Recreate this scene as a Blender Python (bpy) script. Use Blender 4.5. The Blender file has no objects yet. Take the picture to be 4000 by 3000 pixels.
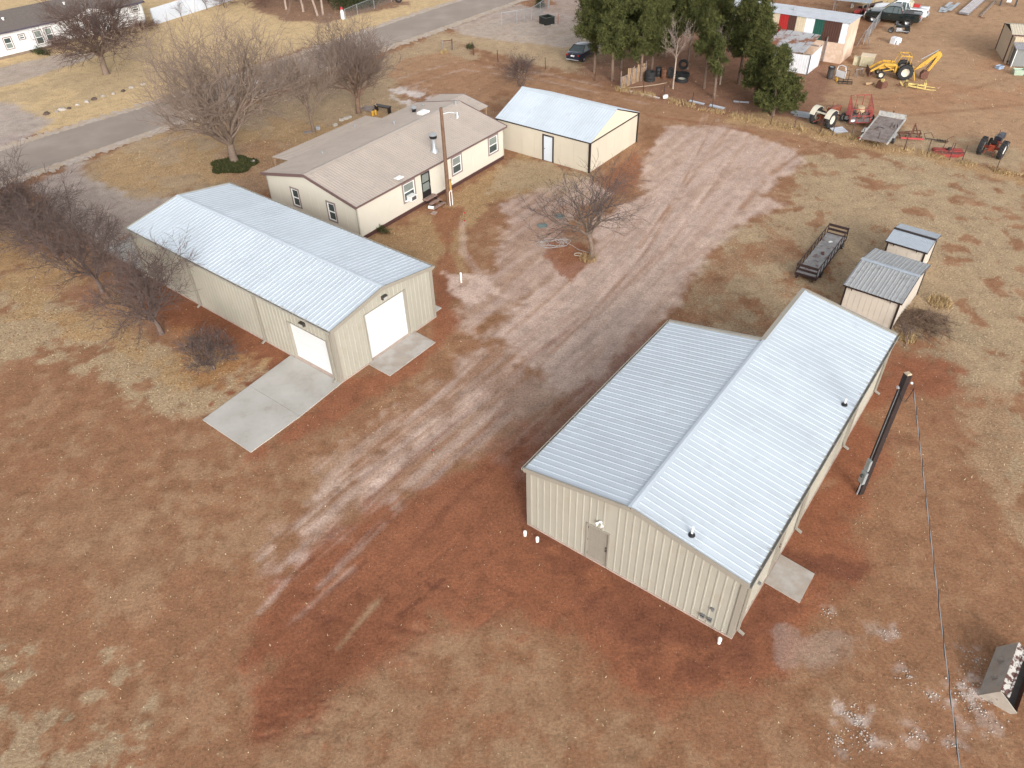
import bpy, bmesh, math, random
import numpy as np
from mathutils import Matrix, Vector

# ------------------------------------------------------------------ camera, sky, sun, exposure
scene = bpy.context.scene
CAM_F, CAM_PITCH, CAM_ROLL, CAM_H = 2954.95, math.radians(40.09), math.radians(-1.7414), 25.0   # focal length in pixels of the 4000 px photograph
_cp, _sp, _cr, _sr = math.cos(CAM_PITCH), math.sin(CAM_PITCH), math.cos(CAM_ROLL), math.sin(CAM_ROLL)
_FW = np.array([0, _cp, -_sp]); _R0 = np.array([1., 0, 0]); _U0 = np.array([0, _sp, _cp])
_RT = _cr*_R0 + _sr*_U0; _UP = -_sr*_R0 + _cr*_U0
cam = bpy.data.cameras.new('camera'); cam_o = bpy.data.objects.new('camera', cam); scene.collection.objects.link(cam_o)
cam.sensor_width = 36.0; cam.lens = 36.0*CAM_F/4000.0; cam.clip_start = 0.5; cam.clip_end = 3000
cam_o.matrix_world = Matrix(((_RT[0], _UP[0], -_FW[0], 0), (_RT[1], _UP[1], -_FW[1], 0), (_RT[2], _UP[2], -_FW[2], CAM_H), (0, 0, 0, 1)))
scene.camera = cam_o

SUN_EL = math.radians(23); SHADOW_AZ = math.radians(104)      # shadows run along this ground direction
world = bpy.data.worlds.new('World'); scene.world = world; world.use_nodes = True
nt = world.node_tree; nt.nodes.clear()
sky = nt.nodes.new('ShaderNodeTexSky'); sky.sky_type = 'NISHITA'; sky.sun_disc = False
sky.sun_elevation = SUN_EL
_sd = (-math.cos(SHADOW_AZ), -math.sin(SHADOW_AZ))            # direction towards the sun on the ground
sky.sun_rotation = math.atan2(_sd[0], _sd[1]); sky.altitude = 300; sky.air_density = 1.0; sky.dust_density = 4.0; sky.ozone_density = 1.0
hs = nt.nodes.new('ShaderNodeHueSaturation'); hs.inputs['Saturation'].default_value = 0.18   # thin high cloud whitens the sky
bg = nt.nodes.new('ShaderNodeBackground'); bg.inputs['Strength'].default_value = 0.15
out = nt.nodes.new('ShaderNodeOutputWorld')
nt.links.new(sky.outputs[0], hs.inputs['Color']); nt.links.new(hs.outputs[0], bg.inputs['Color']); nt.links.new(bg.outputs[0], out.inputs['Surface'])
sun = bpy.data.lights.new('sun', 'SUN'); sun.energy = 0.62; sun.angle = math.radians(11); sun.color = (1.0, 0.95, 0.88)
sun_o = bpy.data.objects.new('sun', sun); scene.collection.objects.link(sun_o)
_ld = Vector((math.cos(SHADOW_AZ)*math.cos(SUN_EL), math.sin(SHADOW_AZ)*math.cos(SUN_EL), -math.sin(SUN_EL)))
sun_o.rotation_euler = _ld.to_track_quat('-Z', 'Y').to_euler(); sun_o.location = (20, -40, 40)
scene.view_settings.view_transform = 'Standard'; scene.view_settings.look = 'None'
scene.view_settings.exposure = 0.90; scene.view_settings.gamma = 1.0; scene.view_settings.use_curve_mapping = False
scene.cycles.max_bounces = 6

# ------------------------------------------------------------------ helpers
RNG = random.Random(7)
K = 4000/2212.0
def P(px, py, z=0.0):
    'pixel of the 4000 px photograph -> the point on the level z under it'
    d = _FW + _RT*(px-2000)/CAM_F + _UP*(1500-py)/CAM_F
    t = (z-CAM_H)/d[2]
    return Vector((d[0]*t, d[1]*t, z))
def D(x, y, z=0.0): return P(x*K, y*K, z)
def height(px, py, top):
    'height of an upright whose foot is at (px,py) and whose top shows at row top'
    b = P(px, py); lo, hi = 0.0, 30.0
    for _ in range(40):
        m = (lo+hi)/2; d = np.array([b.x, b.y, m-CAM_H]); y = 1500-CAM_F*(d@_UP)/(d@_FW)
        if y > top: lo = m
        else: hi = m
    return lo
COL = scene.collection
class MB:
    def __init__(s): s.v = []; s.f = []
    def add(s, v, f):
        n = len(s.v); s.v += [tuple(p) for p in v]; s.f += [tuple(i+n for i in q) for q in f]; return s
    def box(s, c, d, rz=0.0, M=None):
        h = [x/2 for x in d]; cs, sn = math.cos(rz), math.sin(rz); v = []
        for z in (-h[2], h[2]):
            for x, y in ((-h[0], -h[1]), (h[0], -h[1]), (h[0], h[1]), (-h[0], h[1])):
                q = Vector((c[0]+cs*x-sn*y, c[1]+sn*x+cs*y, c[2]+z)); v.append(M @ q if M else q)
        return s.add(v, [(3, 2, 1, 0), (4, 5, 6, 7), (0, 1, 5, 4), (1, 2, 6, 5), (2, 3, 7, 6), (3, 0, 4, 7)])
    def bx(s, x0, x1, y0, y1, z0, z1): return s.box(((x0+x1)/2, (y0+y1)/2, (z0+z1)/2), (abs(x1-x0), abs(y1-y0), abs(z1-z0)))
    def beam(s, a, b, w, h, up=(0, 0, 1)):
        a, b, up = Vector(a), Vector(b), Vector(up); d = (b-a).normalized(); x = d.cross(up)
        if x.length < 1e-4: x = d.cross(Vector((1, 0, 0)))
        x.normalize(); y = x.cross(d); v = []
        for p in (a, b):
            for i, j in ((-1, -1), (1, -1), (1, 1), (-1, 1)): v.append(p+x*i*w/2+y*j*h/2)
        return s.add(v, [(0, 1, 2, 3), (7, 6, 5, 4), (0, 4, 5, 1), (1, 5, 6, 2), (2, 6, 7, 3), (3, 7, 4, 0)])
    def cyl(s, a, b, r0, r1=None, n=12, caps=True):
        a, b = Vector(a), Vector(b); r1 = r0 if r1 is None else r1; d = (b-a).normalized()
        x = d.cross(Vector((0, 0, 1)));
        if x.length < 1e-4: x = Vector((1, 0, 0))
        x.normalize(); y = d.cross(x); v = []
        for p, r in ((a, r0), (b, r1)):
            for i in range(n): t = 2*math.pi*i/n; v.append(p+x*r*math.cos(t)+y*r*math.sin(t))
        f = [(i, (i+1) % n, n+(i+1) % n, n+i) for i in range(n)]
        if caps: f += [tuple(range(n))[::-1], tuple(range(n, 2*n))]
        return s.add(v, f)
    def tube(s, pts, r, n=6):
        for a, b in zip(pts, pts[1:]): s.cyl(a, b, r, n=n)
        return s
    def lathe(s, prof, c, axis=(0, 0, 1), n=16):
        ax = Vector(axis).normalized(); c = Vector(c); x = ax.cross(Vector((0, 0, 1)))
        if x.length < 1e-4: x = Vector((1, 0, 0))
        x.normalize(); y = ax.cross(x); v = []; m = len(prof)
        for r, h in prof:
            for i in range(n): t = 2*math.pi*i/n; v.append(c+ax*h+x*r*math.cos(t)+y*r*math.sin(t))
        f = [(k*n+i, k*n+(i+1) % n, (k+1)*n+(i+1) % n, (k+1)*n+i) for k in range(m-1) for i in range(n)]
        return s.add(v, f)
    def prism(s, poly, ext):
        n = len(poly); e = Vector(ext); v = [Vector(p) for p in poly]; v += [p+e for p in v]
        return s.add(v, [tuple(range(n))[::-1], tuple(range(n, 2*n))]+[(i, (i+1) % n, n+(i+1) % n, n+i) for i in range(n)])
    def loft(s, rings, caps=True):
        n = len(rings[0]); v = [p for r in rings for p in r]
        f = [(k*n+i, k*n+(i+1) % n, (k+1)*n+(i+1) % n, (k+1)*n+i) for k in range(len(rings)-1) for i in range(n)]
        if caps: f += [tuple(range(n))[::-1], tuple(range((len(rings)-1)*n, len(rings)*n))]
        return s.add(v, f)
    def quad(s, *p): return s.add(p, [tuple(range(len(p)))])
    def mesh(s, name, m, smooth=None):
        me = bpy.data.meshes.new(name); me.from_pydata(s.v, [], s.f); me.validate()
        bm = bmesh.new(); bm.from_mesh(me); bmesh.ops.recalc_face_normals(bm, faces=bm.faces); bm.to_mesh(me); bm.free()
        if m: me.materials.append(m)
        if smooth:
            me.polygons.foreach_set('use_smooth', [True]*len(me.polygons)); me.set_sharp_from_angle(angle=math.radians(smooth))
        return me
    def build(s, name, m, parent=None, smooth=40, **kw):
        return put(name, s.mesh(name, m, smooth), parent, **kw)
def put(name, me, parent=None, loc=None, rz=None, M=None, label=None, cat=None, group=None, kind=None):
    o = bpy.data.objects.new(name, me); COL.objects.link(o); o.parent = parent
    if M is not None: o.matrix_basis = M
    if loc is not None: o.location = loc
    if rz is not None: o.rotation_euler = (0, 0, rz)
    if label: o['label'] = label
    if cat: o['category'] = cat
    if group: o['group'] = group
    if kind: o['kind'] = kind
    return o
def thing(name, label, cat, loc=(0, 0, 0), rz=0.0, group=None): return put(name, None, None, loc=loc, rz=rz, label=label, cat=cat, group=group)
def np_mesh(name, V, F, m, attr=None, smooth=False):
    'V (n,3) array, F (k,3 or 4) array'
    me = bpy.data.meshes.new(name); n = F.shape[1]
    me.vertices.add(len(V)); me.vertices.foreach_set('co', V.astype(np.float32).ravel())
    me.loops.add(F.size); me.loops.foreach_set('vertex_index', F.astype(np.int32).ravel())
    me.polygons.add(len(F)); me.polygons.foreach_set('loop_start', np.arange(0, F.size, n, dtype=np.int32))
    if smooth: me.polygons.foreach_set('use_smooth', np.ones(len(F), bool))
    me.update(calc_edges=True)
    for k, a in (attr or {}).items():
        if a.ndim == 2:
            at = me.color_attributes.new(k, 'FLOAT_COLOR', 'POINT'); at.data.foreach_set('color', np.c_[a, np.ones(len(a))].astype(np.float32).ravel())
        else:
            at = me.attributes.new(k, 'FLOAT', 'POINT'); at.data.foreach_set('value', a.astype(np.float32))
    if m: me.materials.append(m)
    return me

# ------------------------------------------------------------------ materials
def lin(r, g, b): return tuple(((c/255+.055)/1.055)**2.4 if c > 10 else c/255/12.92 for c in (r, g, b))
_M = {}
def mat(name, col, rough=.6, metal=0.0, var=.12, scale=3.0, bump=0.0, bscale=30.0, spec=.5, col2=None, thr=.55, wid=.08, dscale=2.0, trans=0.0, objvar=0.0):
    'principled paint: even noise in brightness, optional second colour in blotches (rust, peeling paint, dirt) and fine relief'
    if name in _M: return _M[name]
    m = bpy.data.materials.new(name); m.use_nodes = True; _M[name] = m
    t = m.node_tree; N = t.nodes; L = t.links; b = N['Principled BSDF']
    b.inputs['Roughness'].default_value = rough; b.inputs['Metallic'].default_value = metal; b.inputs['Specular IOR Level'].default_value = spec
    if trans: b.inputs['Transmission Weight'].default_value = trans
    tc = N.new('ShaderNodeTexCoord'); ge = N.new('ShaderNodeNewGeometry')
    n1 = N.new('ShaderNodeTexNoise'); n1.inputs['Scale'].default_value = scale; n1.inputs['Detail'].default_value = 6; L.new(ge.outputs['Position'], n1.inputs['Vector'])
    mr = N.new('ShaderNodeMapRange'); mr.inputs['From Min'].default_value = .25; mr.inputs['From Max'].default_value = .75
    mr.inputs['To Min'].default_value = 1-var; mr.inputs['To Max'].default_value = 1+var; L.new(n1.outputs['Fac'], mr.inputs['Value'])
    vm = N.new('ShaderNodeVectorMath'); vm.operation = 'SCALE'; vm.inputs[0].default_value = col[:3]; L.new(mr.outputs[0], vm.inputs['Scale'])
    src = vm.outputs[0]
    if objvar:
        oi = N.new('ShaderNodeObjectInfo'); orr = N.new('ShaderNodeMapRange'); orr.inputs['To Min'].default_value = 1-objvar; orr.inputs['To Max'].default_value = 1+objvar; L.new(oi.outputs['Random'], orr.inputs['Value'])
        v2 = N.new('ShaderNodeVectorMath'); v2.operation = 'SCALE'; L.new(src, v2.inputs[0]); L.new(orr.outputs[0], v2.inputs['Scale']); src = v2.outputs[0]
    if col2:
        n2 = N.new('ShaderNodeTexNoise'); n2.inputs['Scale'].default_value = dscale; n2.inputs['Detail'].default_value = 8; n2.inputs['Roughness'].default_value = .65; L.new(ge.outputs['Position'], n2.inputs['Vector'])
        m2 = N.new('ShaderNodeMapRange'); m2.inputs['From Min'].default_value = thr-wid; m2.inputs['From Max'].default_value = thr+wid; L.new(n2.outputs['Fac'], m2.inputs['Value'])
        mx = N.new('ShaderNodeMix'); mx.data_type = 'RGBA'; L.new(m2.outputs[0], mx.inputs[0]); L.new(src, mx.inputs[6]); mx.inputs[7].default_value = (*col2[:3], 1); src = mx.outputs[2]
    L.new(src, b.inputs['Base Color'])
    if bump:
        n3 = N.new('ShaderNodeTexNoise'); n3.inputs['Scale'].default_value = bscale; n3.inputs['Detail'].default_value = 4; L.new(ge.outputs['Position'], n3.inputs['Vector'])
        bp = N.new('ShaderNodeBump'); bp.inputs['Strength'].default_value = bump; bp.inputs['Distance'].default_value = .02; L.new(n3.outputs['Fac'], bp.inputs['Height']); L.new(bp.outputs[0], b.inputs['Normal'])
    return m
ROOF = mat('white_roof_steel', (.50, .555, .61), .33, objvar=.03, var=.05, scale=.7, col2=(.43, .47, .51), thr=.66, wid=.12, dscale=1.3)
WALL = mat('stone_beige_steel', (.365, .348, .29), .5, objvar=.03, var=.05, scale=1.2, col2=(.34, .30, .23), thr=.68, wid=.12, dscale=1.0)
TRIM = mat('taupe_trim_steel', (.29, .265, .22), .45, var=.05)
GUTTER = mat('taupe_gutter', (.33, .31, .27), .45, var=.05)
DOORWHITE = mat('white_door_paint', (.64, .655, .66), .45, var=.02)
DOORTAUPE = mat('taupe_door_paint', (.27, .245, .205), .5, var=.04)
CONC = mat('concrete', (.455, .435, .40), .9, var=.10, scale=1.6, bump=.15, bscale=60, col2=(.33, .30, .265), thr=.58, wid=.14, dscale=.8)
CONC2 = mat('warm_concrete', (.36, .31, .265), .9, var=.10, scale=1.8, bump=.15, bscale=60, col2=(.44, .41, .38), thr=.53, wid=.10, dscale=1.1)
SLABEDGE = mat('slab_edge_concrete', (.42, .33, .28), .9, var=.12)
TANROOF = mat('tan_roof_steel', (.415, .352, .305), .45, objvar=.03, var=.05, scale=1.0, col2=(.33, .285, .255), thr=.64, wid=.12)
MAUVE = mat('mauve_fascia', (.15, .095, .09), .5, var=.08)
HOUSEWALL = mat('cream_siding', (.62, .585, .50), .6, var=.03, scale=.8)
SKIRT = mat('maroon_skirting', (.075, .032, .028), .6, var=.15)
FRAME = mat('grey_mauve_casing', (.25, .20, .19), .6, var=.05)
WHITE = mat('white_vinyl', (.78, .78, .76), .45, var=.02)
GLASS = mat('dark_window_glass', (.055, .075, .075), .08, var=.25, scale=2.5, spec=.8)
BLIND = mat('glass_over_blind', (.20, .23, .215), .12, var=.12, scale=3, spec=.8)
DARK = mat('dark_brown_trim', (.022, .014, .012), .5, var=.1)
BLACK = mat('black_paint', (.012, .012, .013), .4, var=.1)
RUBBER = mat('tyre_rubber', (.022, .022, .023), .85, var=.25, scale=9, bump=.3, bscale=40)
GALV = mat('galvanised_steel', (.42, .44, .46), .4, metal=.4, var=.12, scale=6)
CREAM = mat('cream_shed_siding', (.56, .505, .405), .6, objvar=.03, var=.04, scale=.9)
WOODPOLE = mat('weathered_pole_wood', (.15, .085, .052), .85, var=.3, scale=5, bump=.3)
DARKPOLE = mat('creosoted_timber', (.022, .011, .009), .75, var=.35, scale=5, bump=.2)
WOOD = mat('grey_weathered_board', (.24, .20, .185), .9, var=.3, scale=4, bump=.4, col2=(.15, .10, .075), thr=.57)
RAWWOOD = mat('raw_board', (.36, .24, .14), .9, var=.25, scale=5, bump=.3)
RUST = mat('rusty_steel', (.13, .055, .035), .8, var=.3, scale=7, bump=.3)
REDP = mat('faded_red_paint', (.30, .035, .03), .55, var=.25, scale=6, col2=(.12, .045, .03), thr=.56)
YELLOW = mat('worn_yellow_paint', (.55, .31, .035), .5, var=.15, scale=4, col2=(.20, .10, .04), thr=.61, dscale=4)
PALEYEL = mat('pale_yellow_paint', (.58, .46, .16), .6, var=.15, col2=(.22, .11, .05), thr=.6, dscale=5)
PVC = mat('white_pvc', (.85, .84, .80), .4, var=.02)

# ------------------------------------------------------------------ ground sheet
def _hash(i, j, s):
    n = (i.astype(np.int64)*374761393 + j.astype(np.int64)*668265263 + s*974634777) & 0x7fffffff
    n = ((n ^ (n >> 13))*1274126177) & 0x7fffffff
    return ((n ^ (n >> 16)) & 0xffff)/65535.0
def vnoise(x, y, s=0):
    i, j = np.floor(x), np.floor(y); fx, fy = x-i, y-j; fx = fx*fx*(3-2*fx); fy = fy*fy*(3-2*fy)
    a, b, c, d = _hash(i, j, s), _hash(i+1, j, s), _hash(i, j+1, s), _hash(i+1, j+1, s)
    return a*(1-fx)*(1-fy)+b*fx*(1-fy)+c*(1-fx)*fy+d*fx*fy
def fbm(x, y, sc, s=0, o=4):
    t = 0; w = 0; a = 1.0
    for k in range(o): t = t+a*vnoise(x/sc*2**k, y/sc*2**k, s+k*17); w += a; a *= .55
    return t/w
def sstep(a, b, x): t = np.clip((x-a)/(b-a), 0, 1); return t*t*(3-2*t)
def sdist(X, Y, poly):
    'signed distance to a polygon, positive inside'
    d = np.full(X.shape, 1e9); ins = np.zeros(X.shape, bool); n = len(poly)
    for k in range(n):
        ax, ay = poly[k]; bx, by = poly[(k+1) % n]; ex, ey = bx-ax, by-ay
        t = np.clip(((X-ax)*ex+(Y-ay)*ey)/(ex*ex+ey*ey+1e-12), 0, 1)
        d = np.minimum(d, np.hypot(X-ax-t*ex, Y-ay-t*ey))
        c = (ay > Y) != (by > Y); ins ^= c & (X < (bx-ax)*(Y-ay)/(by-ay+1e-12)+ax)
    return np.where(ins, d, -d)
def ldist(X, Y, line):
    d = np.full(X.shape, 1e9)
    for (ax, ay), (bx, by) in zip(line, line[1:]):
        ex, ey = bx-ax, by-ay; t = np.clip(((X-ax)*ex+(Y-ay)*ey)/(ex*ex+ey*ey+1e-12), 0, 1)
        d = np.minimum(d, np.hypot(X-ax-t*ex, Y-ay-t*ey))
    return d
def spaced(a, b, lo, hi, inner, c):
    'coordinates from a to b, step lo inside the band c, widening to hi'
    x = [c[0]]
    while x[-1] < c[1]: x.append(x[-1]+inner(x[-1]))
    st = inner(x[-1])
    while x[-1] < b: st = min(st*1.25, hi); x.append(x[-1]+st)
    y = [c[0]]; st = inner(c[0])
    while y[-1] > a: st = min(st*1.25, hi); y.append(y[-1]-st)
    return np.array(sorted(set(y[1:]+x)))
gx = spaced(-500, 500, .16, 60, lambda x: .11 if abs(x) < 19 else .11+.36*min(1, (abs(x)-19)/45), (-72, 68))
gy = spaced(-150, 700, .12, 60, lambda y: .10+.38*max(0, (y-9)/105), (9, 114))
GX, GY = np.meshgrid(gx, gy); X, Y = GX.ravel(), GY.ravel()
N1 = fbm(X, Y, 2.2, 1); N2 = fbm(X, Y, .8, 5, 3); N3 = fbm(X, Y, 7., 9); N4 = fbm(X, Y, .38, 13, 2)
ca, sa = math.cos(-.66), math.sin(-.66)            # the lots are laid out along this direction
UU, VV = ca*X+sa*Y, -sa*X+ca*Y
NS = fbm(UU/.35, VV/4.0, 1.0, 21, 3)               # streaks along the drive
C3 = lambda *c: np.array(c)
RED, DRED, BROWN, TAN, PALE, GOLD = C3(.248, .094, .049), C3(.14, .054, .032), C3(.270, .136, .073), C3(.385, .285, .178), C3(.42, .345, .225), C3(.56, .41, .225)
PINK, GREYG, CHALK, LITTER, ORANGE, OCHRE = C3(.51, .38, .315), C3(.385, .32, .28), C3(.66, .60, .57), C3(.185, .096, .063), C3(.38, .18, .07), C3(.40, .255, .125)
NF = N2*.6+N4*.4
colr = BROWN+(TAN-BROWN)*(sstep(.49, .60, NF*.65+N1*.35)*.27)[:, None]; colr = colr+(RED-colr)*(sstep(.46, .72, N3*.5+N2*.5)*.24)[:, None]
grass = np.full(X.shape, .17); leaves = np.zeros(X.shape); rough = np.full(X.shape, .25)
def layer(poly, c, w=1.0, soft=.5, wob=.7, patch=None, g=None, lv=None, rg=None, streak=0):
    global colr, grass, leaves, rough
    pl = [tuple(D(*p)[:2]) for p in poly]; xs = [p[0] for p in pl]; ys = [p[1] for p in pl]; m = 2*soft+wob+.5
    k = np.where((X > min(xs)-m) & (X < max(xs)+m) & (Y > min(ys)-m) & (Y < max(ys)+m))[0]
    if not len(k): return
    d = sdist(X[k], Y[k], pl)+(N2[k]-.5)*2*wob+(N1[k]-.5)*2*wob+(N4[k]-.5)*1.1*wob
    a = sstep(-soft*.55, soft*.55, d)*w
    if patch:
        sc, lo, hi = patch; md, hw_ = (lo+hi)/2, (hi-lo)*.27; a = a*sstep(md-hw_, md+hw_, fbm(X[k], Y[k], sc, 31+int(sc*10), 5)+(N4[k]-.5)*.10)
    if streak: a = a*(1-streak+streak*sstep(.35, .62, NS[k]))
    colr[k] += (c-colr[k])*a[:, None]
    if g is not None: grass[k] += (g-grass[k])*a
    if lv is not None: leaves[k] += (lv-leaves[k])*a
    if rg is not None: rough[k] += (rg-rough[k])*a
def track(line, c, width=.25, w=.6, soft=.12, wob=.12, lo=.3, hi=.55, depth=0):
    global colr, grass, dz
    pl = [tuple(D(*p)[:2]) for p in line]; xs = [p[0] for p in pl]; ys = [p[1] for p in pl]; m = width+1
    k = np.where((X > min(xs)-m) & (X < max(xs)+m) & (Y > min(ys)-m) & (Y < max(ys)+m))[0]
    d = width/2-ldist(X[k], Y[k], pl)+(N2[k]-.5)*2*wob; s = sstep(-soft, soft, d); a = s*w*sstep(lo, hi, N1[k]*.6+N2[k]*.4)
    colr[k] += (c-colr[k])*a[:, None]; grass[k] *= 1-a; dz[k] -= depth*s
dz = np.zeros(X.shape)
BIG = 6000
# beyond the road: straw-coloured yards
layer([(-900, 300), (0, 300), (330, 240), (560, 130), (800, 70), (1000, 0), (1200, -160), (-900, -160)], GOLD, .9, 1, 1, g=.55, rg=.15)
layer([(-300, 160), (150, 140), (330, 110), (420, 160), (250, 200), (100, 260), (-300, 300)], TAN, .5, 1, 1, patch=(4, .45, .6))
layer([(0, 145), (130, 118), (230, 105), (190, 130), (110, 155), (30, 182), (-60, 200), (-60, 160)], GREYG, .85, .5, .4, g=.0)
layer([(-60, 215), (20, 222), (60, 240), (110, 262), (40, 310), (-100, 350)], GREYG*.98+C3(0, .005, .02), .85, .8, .6, g=0)
layer([(540, 15), (560, -60), (830, -60), (880, 10), (700, 50), (620, 45)], LITTER*1.15, .9, .8, 1, g=.3, lv=.5)
# yard between road and house
layer([(150, 400), (190, 350), (330, 290), (560, 220), (700, 170), (860, 110), (960, 60), (1040, 130), (960, 140), (850, 190), (900, 260), (800, 330), (590, 420), (500, 420), (400, 410), (280, 470)], TAN, .8, 1, .8, g=.7)
layer([(190, 360), (300, 300), (480, 260), (590, 300), (560, 380), (420, 400), (300, 420), (210, 400)], OCHRE, .8, .8, .8, patch=(2.5, .40, .58), g=.7, lv=.35)
layer([(590, 250), (700, 270), (820, 240), (880, 250), (700, 330), (560, 390), (540, 340)], OCHRE, .75, .8, .8, g=.6, lv=.45)
layer([(470, 330), (560, 300), (640, 300), (600, 380), (580, 420), (500, 410)], LITTER*1.5, .5, .6, .6, lv=.6)
layer([(1040, 40), (1400, 60), (1420, 190), (1250, 160), (1130, 130), (950, 85)], TAN*1.08, .85, 1, .8, g=.6)
layer([(955, 50), (1050, 22), (1120, 10), (1300, 50), (1300, 105), (1200, 100), (1090, 88), (1000, 75)], GREYG*1.08, .85, .6, .4, g=0, streak=.2)
layer([(1060, 30), (1200, 10), (1160, -60), (1330, -40), (1300, 40)], GREYG*1.08, .7, .6, .4, g=0)
layer([(840, 190), (930, 185), (980, 212), (900, 232), (850, 215)], CHALK, .75, .6, .5, patch=(1.6, .38, .6), g=0)
# red lane behind the garage, dirt yard beyond
layer([(835, 165), (870, 128), (960, 112), (1080, 150), (1200, 170), (1400, 215), (1760, 290), (1730, 330), (1500, 290), (1400, 260), (1390, 330), (1330, 360), (1360, 300), (1380, 240), (1080, 195), (1040, 230), (960, 220), (880, 190)], BROWN*.92+TAN*.22, .9, .7, .5, g=.05, streak=.3)
layer([(1720, 250), (1780, 190), (1900, 60), (2000, -40), (3200, -200), (3200, 420), (2212, 375), (1960, 310), (1830, 285)], BROWN*.72+TAN*.48, .95, 1.2, 1.2, g=.2, rg=.3)
layer([(1720, 270), (1800, 285), (2000, 330), (2212, 380), (2212, 330), (2100, 300), (1900, 270), (1790, 230)], TAN, .8, .8, .8, patch=(3, .38, .55), g=.7)
layer([(1880, 200), (2050, 170), (2212, 100), (2212, 230), (2050, 260), (1900, 240)], RED*.6+BROWN*.7, .4, 1.2, 1.2, patch=(4, .42, .6))
layer([(1230, 150), (1400, 80), (1760, 60), (1790, 190), (1730, 270), (1500, 235), (1340, 195)], LITTER*1.35, .9, 1.2, 1, g=.2, lv=.3)
layer([(1640, 240), (1800, 275), (2000, 330), (2212, 380), (2212, 400), (1960, 345), (1720, 290), (1560, 262)], OCHRE, .7, .35, .3, g=1.0)
# right-hand field
layer([(1740, 335), (1960, 340), (2212, 395), (2700, 480), (2800, 1300), (2212, 1180), (2100, 1000), (2060, 820), (2020, 740), (1930, 730), (1740, 620), (1640, 735), (1480, 690), (1500, 600), (1570, 500), (1700, 450)], TAN*.98, .85, 1, .9, patch=(1.3, .30, .47), g=.8, rg=.35)
layer([(1540, 560), (1650, 470), (1800, 640), (1740, 640), (1650, 720), (1480, 690)], BROWN, .7, .8, .8, patch=(2, .40, .60), g=.4)
layer([(1950, 690), (2040, 640), (2120, 740), (2090, 860), (2000, 780), (1940, 760)], TAN*.75, .8, .6, .6, patch=(1.2, .36, .6), g=.9)
layer([(1960, 800), (2212, 850), (2212, 1659), (1900, 1659), (1750, 1300), (1850, 1060)], BROWN*1.05, .5, 1.2, 1, g=.25)
# home lot: ground round house and garage
layer([(950, 440), (1090, 350), (1120, 330), (1260, 380), (1260, 430), (1150, 420), (1060, 440), (990, 520), (930, 560)], OCHRE*.9, .8, .6, .6, g=.7, lv=.3)
layer([(1090, 340), (1180, 350), (1270, 380), (1250, 420), (1100, 410), (1050, 420)], TAN, .8, .6, .6, g=.7)
layer([(780, 520), (940, 460), (1000, 520), (1000, 600), (930, 590)], OCHRE*.85, .7, .6, .6, g=.6)
layer([(930, 440), (1000, 450), (975, 540), (1000, 640), (945, 680), (930, 600), (955, 540)], RED, .75, .4, .4, g=0)
layer([(1370, 330), (1310, 380), (1300, 420), (1360, 420), (1390, 360)], RED*1.05, .7, .5, .5)
# red working area
layer([(1137, 900), (1060, 960), (950, 1030), (800, 1090), (640, 1190), (590, 1250), (600, 1300), (510, 1420), (590, 1450), (545, 1590), (590, 1600), (700, 1500), (860, 1420), (960, 1330), (1100, 1330), (1250, 1380), (1330, 1500), (1500, 1540), (1650, 1480), (1760, 1330), (1870, 1240), (1850, 1130), (1900, 1000), (1890, 880), (2050, 850), (2080, 780), (1930, 760), (1700, 1000), (1300, 1200)], RED, .9, 1.0, .8, g=.02, rg=.6)
layer([(1120, 1090), (1300, 1200), (1580, 1385), (1680, 1370), (1560, 1480), (1420, 1430), (1250, 1290), (1120, 1180)], DRED*1.25, .75, .7, .7, patch=(1.6, .33, .6), g=0, rg=.6)
layer([(1300, 1330), (1620, 1400), (1620, 1490), (1400, 1480)], DRED, .6, .7, .6, patch=(1.2, .42, .6), rg=1.0)
layer([(1690, 1180), (1870, 1225), (1860, 1250), (1740, 1240), (1680, 1210)], DRED*1.1, .8, .3, .3, rg=.6)
layer([(1640, 1230), (1720, 1310), (1600, 1420), (1585, 1380)], DRED*1.2, .7, .5, .5)
layer([(1900, 900), (2050, 880), (2060, 950), (1960, 1000), (1890, 960)], DRED*1.2, .6, .5, .5, patch=(2, .4, .6))
layer([(250, 555), (290, 540), (740, 800), (640, 775), (560, 840), (430, 910), (410, 895), (540, 790), (450, 745), (330, 690), (260, 620)], RED*.92, .9, .5, .4, g=.05, lv=.12)
layer([(930, 640), (1000, 690), (900, 800), (760, 890), (560, 990), (545, 978), (740, 828), (940, 745)], RED*1.02, .85, .6, .5, g=.03)
layer([(540, 1595), (585, 1455), (650, 1370), (760, 1290), (870, 1285), (905, 1325), (720, 1495), (595, 1608)], RED*.80, .8, .5, .22, rg=1.0)
layer([(510, 1425), (600, 1290), (680, 1250), (640, 1340), (585, 1440)], RED*.86, .7, .5, .3, rg=.8)
# left field and leaf litter
layer([(-500, 640), (0, 590), (120, 640), (240, 700), (400, 770), (560, 800), (600, 850), (440, 905), (340, 900), (250, 830), (120, 780), (-300, 850)], TAN, .85, .8, .8, patch=(1.6, .30, .48), g=.9, lv=.25)
layer([(-500, 500), (0, 480), (200, 600), (330, 700), (440, 760), (560, 790), (520, 840), (400, 840), (250, 760), (100, 690), (-500, 700)], OCHRE, .8, .7, .7, patch=(2.4, .36, .56), g=.6, lv=.7)
layer([(360, 700), (460, 740), (540, 800), (520, 840), (420, 850), (400, 800)], ORANGE, .75, .5, .5, patch=(1, .35, .6), lv=1.0)
layer([(230, 600), (340, 690), (400, 730), (330, 740), (220, 680), (100, 620)], LITTER*1.6, .5, .6, .6, lv=.7)
layer([(-200, 1380), (60, 1370), (200, 1400), (330, 1450), (300, 1560), (360, 1700), (-200, 1800)], PALE*.92, .5, .6, .8, patch=(.75, .46, .60), g=1.0)
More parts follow.
